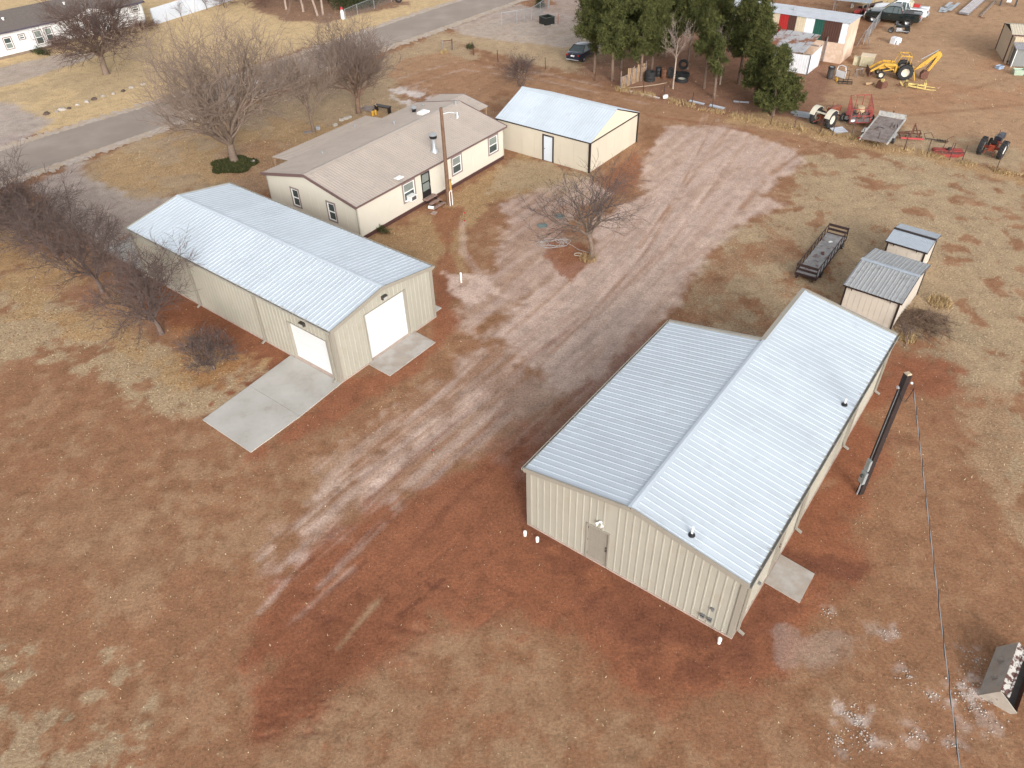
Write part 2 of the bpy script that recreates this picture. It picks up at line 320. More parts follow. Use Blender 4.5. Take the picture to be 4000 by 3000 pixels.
layer([(-400, 1100), (300, 1050), (420, 1200), (200, 1350), (-400, 1400)], BROWN*.6+TAN*.4, .30, 1.2, 1, patch=(3, .4, .6), g=.2)
layer([(860, 1420), (1000, 1340), (1200, 1400), (1350, 1560), (1500, 1659), (1300, 1800), (600, 1800), (560, 1640)], BROWN*.5+TAN*.45, .40, .8, .9, patch=(1.0, .44, .58), g=.2)
layer([(1650, 1350), (1800, 1300), (1900, 1350), (1780, 1450), (1700, 1430)], GREYG*.95, .35, .8, .7, patch=(1.6, .42, .6))
# drive of pale pink gravel
layer([(130, 370), (190, 330), (175, 365), (215, 395), (300, 428), (380, 425), (300, 490), (240, 540), (140, 470), (60, 400)], GREYG, .9, .7, .5, g=.05)
layer([(1440, 275), (1560, 270), (1715, 322), (1735, 350), (1640, 425), (1705, 440), (1585, 490), (1525, 555), (1480, 630), (1440, 695), (1330, 830), (1240, 880), (1150, 800), (1080, 740), (1010, 735), (1150, 642), (1240, 570), (1290, 555), (1280, 480), (1390, 420), (1390, 350)], PINK, .92, .8, .5, g=0, rg=.2, streak=.28)
layer([(1160, 410), (1250, 382), (1330, 420), (1240, 450), (1220, 520), (1180, 545), (1235, 600), (1150, 640), (1000, 735), (990, 650), (975, 610), (1060, 590), (1100, 480), (1070, 440)], PINK*.97, .75, .7, .6, g=0, streak=.4)
layer([(1190, 520), (1260, 530), (1280, 560), (1230, 605), (1180, 555)], RED*1.0, .8, .3, .35, lv=.35)
layer([(1170, 440), (1260, 450), (1280, 500), (1190, 520), (1150, 490)], LITTER*1.6, .4, .4, .5, patch=(.8, .4, .6), lv=.4)
layer([(965, 590), (1050, 600), (1090, 640), (1010, 660), (960, 630)], PINK*1.12, .8, .5, .5, patch=(.9, .3, .55))
layer([(1090, 740), (1240, 870), (1160, 950), (1000, 1010), (800, 1100), (640, 1220), (590, 1235), (640, 1140), (780, 1000), (900, 890), (1000, 760)], PINK*.84, .58, .9, .7, g=0, streak=.65)
layer([(1230, 860), (1440, 695), (1440, 760), (1200, 1000), (1130, 1030)], PINK*.68, .7, .7, .5, streak=.5)
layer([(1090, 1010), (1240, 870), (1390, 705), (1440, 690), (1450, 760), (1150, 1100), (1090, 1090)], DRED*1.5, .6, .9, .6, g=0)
layer([(700, 1000), (900, 840), (1040, 760), (960, 880), (700, 1080)], PINK*.95, .45, .5, .6, streak=.8)
for ln, c, wd, w in (
    (((600, 1235), (700, 1130), (850, 1000), (990, 880), (1180, 720)), PINK*.98, .30, .5), (((640, 1235), (760, 1110), (900, 985), (1040, 860), (1250, 690)), DRED*1.5, .35, .6),
    (((700, 1240), (840, 1110), (980, 990), (1120, 860)), DRED*1.4, .3, .5), (((560, 1320), (600, 1280), (660, 1200)), PINK*.9, .22, .5), (((620, 1350), (680, 1300), (760, 1230)), PINK*.85, .22, .45),
    (((730, 1400), (780, 1340), (830, 1280)), TAN*.95, .20, .5), (((800, 1060), (900, 960), (1010, 880), (1100, 800)), PINK*1.05, .4, .6), (((890, 1180), (1000, 1060), (1130, 950)), DRED*1.3, .35, .5),
    (((990, 1180), (1090, 1080), (1130, 1040)), DRED*1.2, .5, .5), (((1130, 950), (1230, 860), (1330, 770)), RED*.8, .45, .6), (((1250, 700), (1350, 600), (1430, 500), (1500, 400)), PINK*.82, .5, .5),
    (((1380, 640), (1450, 540), (1520, 430), (1580, 330)), PINK*.86, .45, .5), (((1440, 420), (1500, 330), (1540, 280)), PINK*.75, .4, .6), (((1560, 420), (1620, 350), (1690, 300)), PINK*.78, .35, .6),
    (((1600, 450), (1660, 380), (1730, 330)), BROWN, .4, .6), (((1050, 620), (1000, 540), (1000, 480)), PINK, .5, .5), (((590, 1000), (585, 940), (600, 900)), TAN, .35, .3),
    (((850, 195), (1000, 150), (1180, 175), (1400, 225)), PINK*.85, .4, .45), (((860, 170), (980, 135), (1190, 162), (1420, 212)), PINK*.85, .4, .45), (((1400, 250), (1550, 270), (1740, 310)), RED*.9, .5, .5),
    (((540, 250), (580, 270), (610, 320)), TAN*1.1, .5, .5), (((480, 280), (520, 330), (560, 370)), TAN*1.15, .4, .6), (((560, 265), (620, 300), (640, 350)), TAN*1.1, .4, .5),
    (((1760, 200), (1900, 215), (2050, 205), (2212, 160)), BROWN*.8, .6, .4), (((1760, 225), (1950, 250), (2212, 225)), BROWN*.8, .6, .45), (((1880, 370), (2000, 395), (2150, 440), (2300, 500)), PALE, .7, .4),
    (((1620, 1130), (1700, 1090), (1800, 1040)), TAN, .3, .2)):
    track(ln, c, wd, w, depth=.012)
# churned tyre marks at the near end of the drive
for k in range(26):
    x0, y0 = RNG.uniform(600, 1050), RNG.uniform(1230, 1420); L_ = RNG.uniform(30, 110); sl = RNG.choice((.25, .35, .45, -.8))
    track(((x0, y0), (x0+L_*.5, y0+L_*.5*sl+3), (x0+L_, y0+L_*sl)), DRED*RNG.uniform(.9, 1.3), RNG.uniform(.06, .16), .6, .05, .06, depth=.02)
for k in range(40):
    x0, y0 = RNG.uniform(540, 760), RNG.uniform(1440, 1600)
    track(((x0, y0), (x0+RNG.uniform(15, 30), y0-RNG.uniform(-4, 8)), (x0+RNG.uniform(30, 45), y0+RNG.uniform(-2, 8))), DRED, .06, .55, .04, .04, depth=.02)
# many faint wheel lines along the drive
DRV = [(600, 1230), (780, 1060), (1000, 880), (1130, 770), (1260, 670), (1390, 540), (1480, 420), (1540, 330), (1580, 270)]
for k in range(64):
    o0, o1 = RNG.uniform(-130, 150), RNG.uniform(-130, 150); i0 = RNG.randint(0, 5); i1 = min(len(DRV)-1, i0+RNG.randint(2, 5)); ln = []
    for i in range(i0, i1+1):
        f = i/(len(DRV)-1); s_ = (1-.35*f); of = o0+(o1-o0)*f; ln.append((DRV[i][0]+of*s_*.7+RNG.uniform(-6, 6), DRV[i][1]+of*s_*.35+RNG.uniform(-4, 4)))
    track(ln, (PINK*1.06, PINK*.78, PINK*.70, PINK*1.1, BROWN*1.05)[k % 5], RNG.uniform(.10, .26), RNG.uniform(.20, .42), .06, .08, depth=.006)
# crumbled caliche by the old bucket
CAL = [(1790, 1325, .35), (1915, 1370, .3), (1935, 1362, .3), (1960, 1460, .5), (2010, 1505, .3), (2110, 1430, .7), (2100, 1480, .7), (2110, 1530, 1.0), (2075, 1500, .6), (1850, 1560, .8), (1870, 1600, .7), (1815, 1600, .6), (1980, 1590, .5), (2060, 1610, .45), (1830, 1540, .5)]
for x, y, r in CAL:
    c = D(x, y); k = np.where((abs(X-c.x) < r*2) & (abs(Y-c.y) < r*2))[0]
    a = sstep(.0, .5, 1-np.hypot(X[k]-c.x, Y[k]-c.y)/r+(N4[k]-.5)*1.5)*.22*sstep(.46, .60, N4[k]); colr[k] += (CHALK-colr[k])*a[:, None]
colr *= (.84+.32*N2+.12*(N4-.5))[:, None]
dz += (N2-.5)*.03*rough*2+(N4-.5)*.035*rough+(N3-.5)*.10*sstep(1, 4, ldist(X, Y, [(0, 30), (0, 30.1)])/8)*0
Z = np.where((np.abs(X) < 72) & (Y < 114), dz, 0.0)
ny, nx = GX.shape; idx = np.arange(nx*ny).reshape(ny, nx)
F = np.stack([idx[:-1, :-1], idx[:-1, 1:], idx[1:, 1:], idx[1:, :-1]], -1).reshape(-1, 4)

def soil_material():
    m = bpy.data.materials.new('soil_and_dry_grass'); m.use_nodes = True; t = m.node_tree; N = t.nodes; L = t.links; b = N['Principled BSDF']
    b.inputs['Roughness'].default_value = .95; b.inputs['Specular IOR Level'].default_value = .15
    va = N.new('ShaderNodeVertexColor'); va.layer_name = 'soil'; ga = N.new('ShaderNodeAttribute'); ga.attribute_name = 'grass'
    ge = N.new('ShaderNodeNewGeometry')
    def noise(sc, det, ro=.6, stretch=None):
        n = N.new('ShaderNodeTexNoise'); n.inputs['Scale'].default_value = sc; n.inputs['Detail'].default_value = det; n.inputs['Roughness'].default_value = ro
        if stretch:
            mp = N.new('ShaderNodeMapping'); mp.inputs['Rotation'].default_value = (0, 0, stretch[0]); mp.inputs['Scale'].default_value = (stretch[1], stretch[2], 1); L.new(ge.outputs['Position'], mp.inputs['Vector']); L.new(mp.outputs[0], n.inputs['Vector'])
        else: L.new(ge.outputs['Position'], n.inputs['Vector'])
        return n.outputs['Fac']
    def rng(s, a, b_, c, d):
        n = N.new('ShaderNodeMapRange'); n.inputs['From Min'].default_value = a; n.inputs['From Max'].default_value = b_; n.inputs['To Min'].default_value = c; n.inputs['To Max'].default_value = d; L.new(s, n.inputs['Value']); return n.outputs[0]
    def mul(a, b_):
        n = N.new('ShaderNodeMath'); n.operation = 'MULTIPLY'
        for i, s in enumerate((a, b_)):
            if isinstance(s, float): n.inputs[i].default_value = s
            else: L.new(s, n.inputs[i])
        return n.outputs[0]
    fine = noise(9, 8, .75); grit = noise(42, 3, .7); tuft = noise(5.5, 6, .7, (.5, 1.0, 2.4))
    k = mul(rng(fine, .3, .7, .62, 1.38), rng(grit, .3, .7, .78, 1.22))
    vs = N.new('ShaderNodeVectorMath'); vs.operation = 'SCALE'; L.new(va.outputs['Color'], vs.inputs[0]); L.new(k, vs.inputs['Scale'])
    # straw tufts lighter, bare gaps browner, where grass grows
    mx = N.new('ShaderNodeMix'); mx.data_type = 'RGBA'; L.new(mul(mul(rng(tuft, .52, .57, 0, 1), ga.outputs['Fac']), .50), mx.inputs[0]); L.new(vs.outputs[0], mx.inputs[6]); mx.inputs[7].default_value = (.52, .43, .28, 1)
    mx2 = N.new('ShaderNodeMix'); mx2.data_type = 'RGBA'; L.new(mul(mul(rng(tuft, .46, .41, 0, 1), ga.outputs['Fac']), .62), mx2.inputs[0]); L.new(mx.outputs[2], mx2.inputs[6]); mx2.inputs[7].default_value = (.22, .125, .08, 1)
    # crisp-edged darker and lighter patches of bare crust
    for sc_, a_, b__, lo__, hi__ in ((1.7, .53, .57, 1, .84), (3.4, .55, .60, 1, 1.15), (7.0, .57, .61, 1, .80), (13., .60, .64, 1, 1.30)):
        cr = N.new('ShaderNodeVectorMath'); cr.operation = 'SCALE'; L.new(mx2.outputs[2] if sc_ == 1.7 else last, cr.inputs[0]); L.new(rng(noise(sc_, 9, .68), a_, b__, lo__, hi__), cr.inputs['Scale']); last = cr.outputs[0]
    # scattered small pale stones
    vo = N.new('ShaderNodeTexVoronoi'); vo.inputs['Scale'].default_value = 5.0; vo.inputs['Randomness'].default_value = 1; L.new(ge.outputs['Position'], vo.inputs['Vector'])
    mx3 = N.new('ShaderNodeMix'); mx3.data_type = 'RGBA'; L.new(mul(rng(vo.outputs['Distance'], .06, .09, 1, 0), rng(noise(1.1, 3), .56, .66, 0, .6)), mx3.inputs[0]); L.new(last, mx3.inputs[6]); mx3.inputs[7].default_value = (.52, .43, .36, 1)
    L.new(mx3.outputs[2], b.inputs['Base Color'])
    bp = N.new('ShaderNodeBump'); bp.inputs['Strength'].default_value = .55; bp.inputs['Distance'].default_value = .035
    ad = N.new('ShaderNodeMath'); ad.operation = 'ADD'; L.new(fine, ad.inputs[0]); L.new(mul(grit, .5), ad.inputs[1]); L.new(ad.outputs[0], bp.inputs['Height']); L.new(bp.outputs[0], b.inputs['Normal'])
    return m
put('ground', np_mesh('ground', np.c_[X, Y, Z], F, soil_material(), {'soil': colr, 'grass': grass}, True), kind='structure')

# ------------------------------------------------------------------ road and concrete
ASPH = mat('worn_chipseal', (.31, .255, .213), .92, var=.16, scale=.5, bump=.3, bscale=50, col2=(.26, .212, .178), thr=.52, wid=.15, dscale=.16)
SHOULDER = mat('pale_gravel_shoulder', (.42, .35, .30), .95, var=.2, scale=2.5, bump=.4, bscale=25, col2=(.40, .29, .18), thr=.55, wid=.12, dscale=.9)
up = [(-90, 10), (-62, 39.5), (-42.3, 61.9), (-39.5, 65.2), (-33.2, 71.6), (-24, 83), (-15.1, 94.6), (-8.9, 102.3), (-2, 110.5), (30, 149), (120, 257)]
lo = [(-84, 5), (-57, 35), (-38.2, 57.3), (-34.8, 61.3), (-29.0, 68.3), (-20.5, 79), (-12.2, 89), (-6.3, 96.1), (1.2, 105.2), (34, 145.5), (124, 254)]
def strip(name, m, e0, e1, z, wob):
    b = MB(); a = []; c = []; r = random.Random(3)
    for A, B_ in zip(zip(e0, e1), zip(e0[1:], e1[1:])):
        for k in range(40):
            t = k/40; p = Vector((*A[0], z)).lerp(Vector((*B_[0], z)), t); q = Vector((*A[1], z)).lerp(Vector((*B_[1], z)), t); d = (q-p).normalized()
            a.append(p-d*r.uniform(0, wob)); c.append(q+d*r.uniform(0, wob))
    n = len(a); b.add(a+c, [(i, i+1, n+i+1, n+i) for i in range(n-1)]); return b.build(name, m, kind='structure')
off = lambda e, k: [(x-k*.79, y+k*.61) for x, y in e]
strip('road_shoulder', SHOULDER, off(up, .8), off(lo, -.9), .030, .9)
strip('road', ASPH, up, lo, .036, .28)

# ------------------------------------------------------------------ ribbed steel sheets
def profile(x0, x1, pitch, base, top, h, off):
    pts = [(x0, 0.0)]; k = math.floor((x0-off)/pitch)
    while True:
        c = off+k*pitch; k += 1
        if c-base/2 <= x0+.002: continue
        if c+base/2 >= x1-.002: break
        pts += [(c-base/2, 0), (c-top/2, h), (c+top/2, h), (c+base/2, 0)]
    return pts+[(x1, 0.0)]
PBR = (.3048, .085, .045, .019, .1524)
FINE = (.152, .05, .02, .016, .07)
def sheet(prof, lo, hi):
    b = MB(); v = [(x, lo(x), z) for x, z in prof]+[(x, hi(x), z) for x, z in prof]; n = len(prof)
    return b.add(v, [(i, i+1, n+i+1, n+i) for i in range(n-1)])
def wall_matrix(p0, p1, z=0.0):
    d = Vector((p1[0]-p0[0], p1[1]-p0[1], 0)).normalized(); n = d.cross(Vector((0, 0, 1)))
    return Matrix(((d.x, 0, n.x, p0[0]), (d.y, 0, n.y, p0[1]), (0, 1, 0, z), (0, 0, 0, 1)))
def interp(pts):
    def f(x):
        for (a, ya), (b, yb) in zip(pts, pts[1:]):
            if x <= b+1e-6: return ya+(yb-ya)*(x-a)/(b-a)
        return pts[-1][1]
    return f
def wall(par, p0, p1, tops, m, openings=(), prof=PBR, width=.9144, name='wall_panel', base=0.0, liner=True):
    'ribbed panels from p0 to p1 (outside on the right-hand side) with door openings (x0,x1,z0,z1); each panel a part'
    L_ = math.hypot(p1[0]-p0[0], p1[1]-p0[1]); M = wall_matrix(p0, p1); top = interp(tops)
    br = {0.0, L_}; x = width
    while x < L_-.15: br.add(x); x += width
    for o in openings: br |= {o[0], o[1]}
    for q in tops: br.add(q[0])
    br = sorted(br); br = [a for i, a in enumerate(br) if i == 0 or a-br[i-1] > .02]
    cache = {}; core = MB()
    for a, b in zip(br, br[1:]):
        op = [o for o in openings if o[0] < (a+b)/2 < o[1]]
        spans = [(lambda x: base, top)] if not op else [(lambda x, z=op[0][3]: z, top)]+([(lambda x: base, lambda x, z=op[0][2]: z)] if op[0][2] > base+.05 else [])
        for lo_, hi_ in spans:
            key = (round(b-a, 3), round(lo_(a), 2), round(hi_(a), 3), round(hi_(b), 3), round((a/prof[0]) % 1, 2))
            if key not in cache:
                pr = [(x-a, z) for x, z in profile(a, b, *prof)]
                cache[key] = sheet(pr, lambda x: lo_(x+a), lambda x: hi_(x+a)).mesh(name, m)
            put(name, cache[key], par, M=M @ Matrix.Translation((a, 0, 0)))
            if liner: core.quad(*(M @ Vector(q) for q in ((a, lo_(a), -.02), (b, lo_(b), -.02), (b, hi_(b)-.03, -.02), (a, hi_(a)-.03, -.02))))
    if liner: core.build('light_seal_liner', m, par, smooth=None)  # unseen backing added to stop light leaking between the panels
    return M
def roof(par, o, X_, Y_, L_, S, m, prof=PBR, width=.9144, name='roof_panel'):
    'ribbed panels: o eave corner, X_ along the eave, Y_ up the slope'
    X_, Y_, o = Vector(X_), Vector(Y_).normalized(), Vector(o); Zn = X_.cross(Y_); cache = {}; a = 0.0
    while a < L_-.02:
        b = min(a+width, L_); key = round(b-a, 3)
        if key not in cache: cache[key] = sheet([(x-a, z) for x, z in profile(a, b, *prof)], lambda x: 0.0, lambda x: S).mesh(name, m)
        p = o+X_*a
        put(name, cache[key], par, M=Matrix(((X_.x, Y_.x, Zn.x, p.x), (X_.y, Y_.y, Zn.y, p.y), (X_.z, Y_.z, Zn.z, p.z), (0, 0, 0, 1)))); a = b
def post(par, name, m, x, y, z0, z1, s): MB().bx(x-s/2, x+s/2, y-s/2, y+s/2, z0, z1).build(name, m, par, smooth=None)
def bar(par, name, m, a, b, w, h, up=(0, 0, 1)): return MB().beam(a, b, w, h, up).build(name, m, par, smooth=None)
def gutter(par, a, b, m, out, w=.11, h=.11):
    a, b, o = Vector(a), Vector(b), Vector(out); q = MB()
    q.beam(a+o*w/2-Vector((0, 0, h)), b+o*w/2-Vector((0, 0, h)), w, .012); q.beam(a+o*w-Vector((0, 0, h/2)), b+o*w-Vector((0, 0, h/2)), .012, h)
    q.beam(a+o*.006-Vector((0, 0, h/2)), b+o*.006-Vector((0, 0, h/2)), .012, h); g_ = q.build('gutter', m, par, smooth=None)
    L_ = (b-a).length; k = .9; me = None
    while k < L_:
        p = a.lerp(b, k/L_); s = MB().beam(-o*.10+Vector((0, 0, .045)), o*w+Vector((0, 0, .01)), .03, .008)
        me = me or s.mesh('gutter_strap', m); put('gutter_strap', me, g_, loc=p); k += .9144
def downspout(par, m, x, y, top, out):
    o = Vector(out); p = Vector((x, y, 0)); b = MB()
    b.beam(p+o*.06+Vector((0, 0, top)), p+o*.06+Vector((0, 0, .18)), .10, .08, (o.x, o.y, 0)); b.beam(p+o*.05+Vector((0, 0, .17)), p+o*.30+Vector((0, 0, .06)), .10, .08)
    b.build('downspout', m, par, smooth=None)
def leaf_door(par, M, x0, x1, z1, m, frame, depth=-.05, knob=True, six=True):
    'hinged door set in its frame; six raised panels, hinges, knob and deadbolt'
    f = MB(); w = .055
    for a, b, c, d in ((x0, x0+w, 0, z1), (x1-w, x1, 0, z1), (x0+w, x1-w, z1-w, z1)): f.box(((a+b)/2, (c+d)/2, -.005), (b-a, d-c, .11), M=M)
    f.build('door_frame', frame, par, smooth=None)
    dr = MB().box(((x0+x1)/2, (z1-w+.02)/2, depth), (x1-x0-2*w-.01, z1-w-.03, .045), M=M).build('door', m, par, smooth=None)
    W_ = x1-x0-2*w
    if six:
        for cx in (x0+w+W_*.29, x0+w+W_*.71):
            for z0, z2 in ((.18, .78), (.92, 1.52), (1.66, 1.90)):
                b = MB(); hw = W_*.15; d = depth+.0225
                for a_, c_, e_, g_ in ((cx-hw, cx+hw, z0, z0+.03), (cx-hw, cx+hw, z2-.03, z2), (cx-hw, cx-hw+.03, z0+.03, z2-.03), (cx+hw-.03, cx+hw, z0+.03, z2-.03)): b.box(((a_+c_)/2, (e_+g_)/2, d+.004), (c_-a_, g_-e_, .014), M=M)
                b.build('moulding', m, dr, smooth=None)
    for z in (.25, z1*.52, z1-.3): MB().box((x0+w+.005, z, depth+.028), (.03, .11, .012), M=M).build('hinge', DARK, dr, smooth=None)
    if knob:
        for z, r in ((.98, .035), (1.15, .028)): MB().lathe([(.001, .07), (r*.8, .065), (r, .045), (r*.6, .02), (r, .0)], M @ Vector((x1-w-.09, z, depth+.02)), M.to_3x3() @ Vector((0, 0, 1)), 12).build('door_knob', mat('aged_brass', (.12, .09, .06), .35, metal=.8), dr)
    return dr
def overhead_door(par, M, x0, x1, z1, rec=.16):
    g_ = MB(); h = z1/4.0
    for k in range(4): g_.box(((x0+x1)/2, k*h+h/2, -rec), (x1-x0-.01, h-.008, .04), M=M)
    d = g_.build('overhead_door', DOORWHITE, par, smooth=None)
    j = MB()
    for x in (x0+.03, x1-.03): j.box((x, z1/2, -rec/2-.005), (.06, z1, rec+.10), M=M)
    j.box(((x0+x1)/2, z1-.02, -rec/2-.005), (x1-x0-.12, .04, rec+.098), M=M)
    j.build('door_jamb', TRIM, par, smooth=None)
    MB().box(((x0+x1)/2, .02, -rec/2), (x1-x0-.12, .05, rec+.02), M=M).build('sill', SLABEDGE, par, smooth=None)
    return d
def wall_pack(par, M, x, z):
    b = MB(); s = [Vector(q) for q in ((-.16, 0, 0), (.16, 0, 0), (.16, .22, 0), (-.16, .22, 0))]; t = [Vector(q) for q in ((-.14, .02, .13), (.14, .02, .13), (.16, .22, .20), (-.16, .22, .20))]
    T_ = M @ Matrix.Translation((x, z, .03)); b.loft([[T_ @ p for p in s], [T_ @ p for p in t]]); h = b.build('wall_light', mat('bronze_light_housing', (.05, .042, .035), .4), par, smooth=None)
    MB().box((x, z+.10, .205), (.24, .12, .012), M=M).build('lens', mat('prismatic_lens', (.42, .43, .42), .2, var=.2, scale=20), h, smooth=None)
def steel_shop_trim(): pass

# ------------------------------------------------------------------ long workshop (left)
AX, AY, AR, AW, AL, AE, AH = -8.825, 30.222, .8955, 7.266, 17.93, 3.346, 3.99
shop = thing('workshop', 'long beige steel workshop with two white overhead doors, beside the bare shrubs', 'building', (AX, AY, 0), AR)
k_ = (AH-AE)/(AW/2+.1); wt = lambda u: AE-.05+k_*(min(u, AW-u)+.1)
MB().bx(-.05, AW+.05, -.05, AL+.05, -.12, .06).build('slab', SLABEDGE, shop, smooth=None)
gtops = [(0, wt(0)), (AW/2, wt(AW/2)), (AW, wt(0))]
Mg = wall(shop, (0, 0), (AW, 0), gtops, WALL, [(2.15, 5.2, 0, 3.02)], base=.06)
Ml = wall(shop, (0, AL), (0, 0), [(0, wt(0)), (AL, wt(0))], WALL, [(AL-3.6, AL-.5, 0, 2.48)], base=.06)
wall(shop, (AW, 0), (AW, AL), [(0, wt(0)), (AL, wt(0))], WALL, base=.06)
wall(shop, (AW, AL), (0, AL), gtops, WALL, base=.06)
overhead_door(shop, Mg, 2.15, 5.2, 3.02); overhead_door(shop, Ml, AL-3.6, AL-.5, 2.48)
wall_pack(shop, Mg, 3.62, 3.25); wall_pack(shop, Ml, AL-2.1, 2.78)
S_ = math.hypot(AW/2+.1, AH-AE)
roof(shop, (-.1, AL+.1, AE), (0, -1, 0), (AW/2+.1, 0, AH-AE), AL+.2, S_, ROOF); roof(shop, (AW+.1, -.1, AE), (0, 1, 0), (-AW/2-.1, 0, AH-AE), AL+.2, S_, ROOF)
cap = MB()
for s in (-1, 1): cap.beam((AW/2+s*.06, -.12, AH+.028-.06*k_), (AW/2+s*.06, AL+.12, AH+.028-.06*k_), .13, .012, (s*k_, 0, 1))
cap.build('ridge_cap', ROOF, shop, smooth=None)
for v in (-.12, AL+.12):
    for s in (0, 1):
        a = Vector((-.12 if s == 0 else AW+.12, v, AE-.05)); bar(shop, 'rake_trim', TRIM, a, (AW/2, v, AH-.05), .07, .19)
for x in (.05, AW-.05):
    for v in (.05, AL-.05): post(shop, 'corner_trim', TRIM, x, v, .06, wt(0)-.04, .20)
gutter(shop, (-.1, -.14, AE+.01), (-.1, AL+.14, AE+.01), GUTTER, (-1, 0, 0)); gutter(shop, (AW+.1, -.14, AE+.01), (AW+.1, AL+.14, AE+.01), GUTTER, (1, 0, 0))
for v in (6.05, 12.1): downspout(shop, TRIM, -.03, v, AE-.1, (-1, 0, 0))
downspout(shop, TRIM, -.03, AL-.15, AE-.1, (-1, 0, 0)); downspout(shop, TRIM, -.03, .25, AE-.1, (-1, 0, 0)); downspout(shop, TRIM, AW+.03, .4, AE-.1, (1, 0, 0))
# concrete aprons belonging to the lot
def apron(name, pts, parent_xf, z, m, joints=()):
    o = thing_s = put(name, None, None, loc=parent_xf[0], rz=parent_xf[1], kind='structure')
    for q in pts: MB().prism([(x, y, -.10) for x, y in q], (0, 0, .10+z)).build('slab', m, o, smooth=None)
XA = ((AX, AY, 0), AR)
apron('side_apron', [((-3.02, -.3), (-.06, -.05), (-.06, 3.95), (-3.02, 3.68)), ((-6.05, -.36), (-3.035, -.3), (-3.035, 3.67), (-6.05, 3.42))], XA, .05, CONC)
apron('gable_apron', [((1.85, -1.68), (5.42, -1.66), (5.5, -.06), (1.88, -.06))], XA, .05, CONC2)
apron('rear_apron', [((.05, AL+.06), (3.4, AL+.06), (3.4, AL+5.6), (.05, AL+5.3))], XA, .05, CONC)
MB().bx(AW+.05, AW+.85, .3, 1.3, -.05, .06).build('stoop', CONC, None, smooth=None, loc=(AX, AY, 0), rz=AR, kind='structure')

# ------------------------------------------------------------------ near workshop (right): the right half runs on behind
BX, BY, BR, BW, BL, BE, BH, BLR, BHW, BER = .52, 20.53, -.6590, 9.07, 11.94, 3.387, 4.224, 16.89, 4.595, 3.42
big = thing('workshop', 'large beige steel workshop with white roof in the right foreground, six-panel door in its gable', 'building', (BX, BY, 0), BR)
kl = (BH-BE)/(BHW+.1); kr = (BH-BER)/(BW-BHW+.1); bl = BE-.05+kl*.1; br_ = BER-.05+kr*.1; bt = BH-.05
fl = MB(); fl.bx(-.05, BW+.05, -.05, BL+.05, -.12, .06); fl.bx(BHW-.05, BW+.05, BL+.06, BLR+.05, -.12, .06); fl.build('slab', SLABEDGE, big, smooth=None)
Mb = wall(big, (0, 0), (BW, 0), [(0, bl), (BHW, bt), (BW, br_)], WALL, [(2.8, 3.84, 0, 2.12)], base=.06)
Mr = wall(big, (BW, 0), (BW, BLR), [(0, br_), (BLR, br_)], WALL, [(3.25, 4.25, 0, 2.12)], base=.06)
wall(big, (BW, BLR), (BHW, BLR), [(0, br_), (BW-BHW, bt)], WALL, base=.06)
wall(big, (BHW, BLR), (BHW, BL), [(0, bt), (BLR-BL, bt)], WALL, base=.06)
wall(big, (BHW, BL), (0, BL), [(0, bt), (BHW, bl)], WALL, base=.06)
wall(big, (0, BL), (0, 0), [(0, bl), (BL, bl)], WALL, base=.06)
leaf_door(big, Mb, 2.8, 3.84, 2.12, DOORTAUPE, TRIM); leaf_door(big, Mr, 3.25, 4.25, 2.12, DOORTAUPE, TRIM)
roof(big, (-.1, BL+.02, BE), (0, -1, 0), (BHW+.1, 0, BH-BE), BL+.12, math.hypot(BHW+.1, BH-BE), ROOF)
roof(big, (BW+.1, -.1, BER), (0, 1, 0), (-(BW-BHW+.1), 0, BH-BER), BLR+.2, math.hypot(BW-BHW+.1, BH-BER), ROOF)
cap = MB(); cap.beam((BHW+.06, -.12, BH+.028-.06*kr), (BHW+.06, BLR+.12, BH+.028-.06*kr), .13, .012, (kr, 0, 1)); cap.beam((BHW-.06, -.12, BH+.05-.06*kl), (BHW-.06, BL, BH+.05-.06*kl), .12, .012, (-kl, 0, 1)); cap.build('ridge_cap', ROOF, big, smooth=None)
T3 = dict(w=.07, h=.20)
bar(big, 'rake_trim', TRIM, (-.12, -.12, BE-.05), (BHW, -.12, BH-.05), **T3); bar(big, 'rake_trim', TRIM, (BW+.12, -.12, BER-.05), (BHW, -.12, BH-.05), **T3)
bar(big, 'rake_trim', TRIM, (-.12, BL+.06, BE+.0), (BHW-.1, BL+.06, BH-.0), .14, .12); bar(big, 'rake_trim', TRIM, (BW+.12, BLR+.12, BER-.0), (BHW, BLR+.12, BH-.0), .14, .12)
bar(big, 'ridge_trim', TRIM, (BHW-.10, BL+.02, BH+.0), (BHW-.10, BLR+.18, BH+.0), .20, .10)
for x, y, h in ((.05, .05, bl), (BW-.05, .05, br_), (BW-.05, BLR-.05, br_), (BHW+.05, BLR-.05, bt), (.05, BL-.05, bl)): post(big, 'corner_trim', TRIM, x, y, .06, h-.05, .20)
gutter(big, (-.1, -.14, BE+.01), (-.1, BL+.1, BE+.01), GUTTER, (-1, 0, 0)); gutter(big, (BW+.1, -.14, BER+.01), (BW+.1, BLR+.14, BER+.01), GUTTER, (1, 0, 0))
for v in (.35, 6.1, 12.0, 16.7): downspout(big, TRIM, BW+.03, v, BER-.1, (1, 0, 0))
for u, v, z, t in ((8.79, 10.59, 3.49, .35), (6.78, .35, 3.84, .45)):
    b = MB().lathe([(.13, -.02), (.12, .02), (.07, .05), (.055, .10)], (u, v, z+.03), n=16).build('pipe_boot', BLACK, big); MB().cyl((u, v, z+.05), (u, v, z+t), .04, n=12).build('vent_pipe', PVC, b)
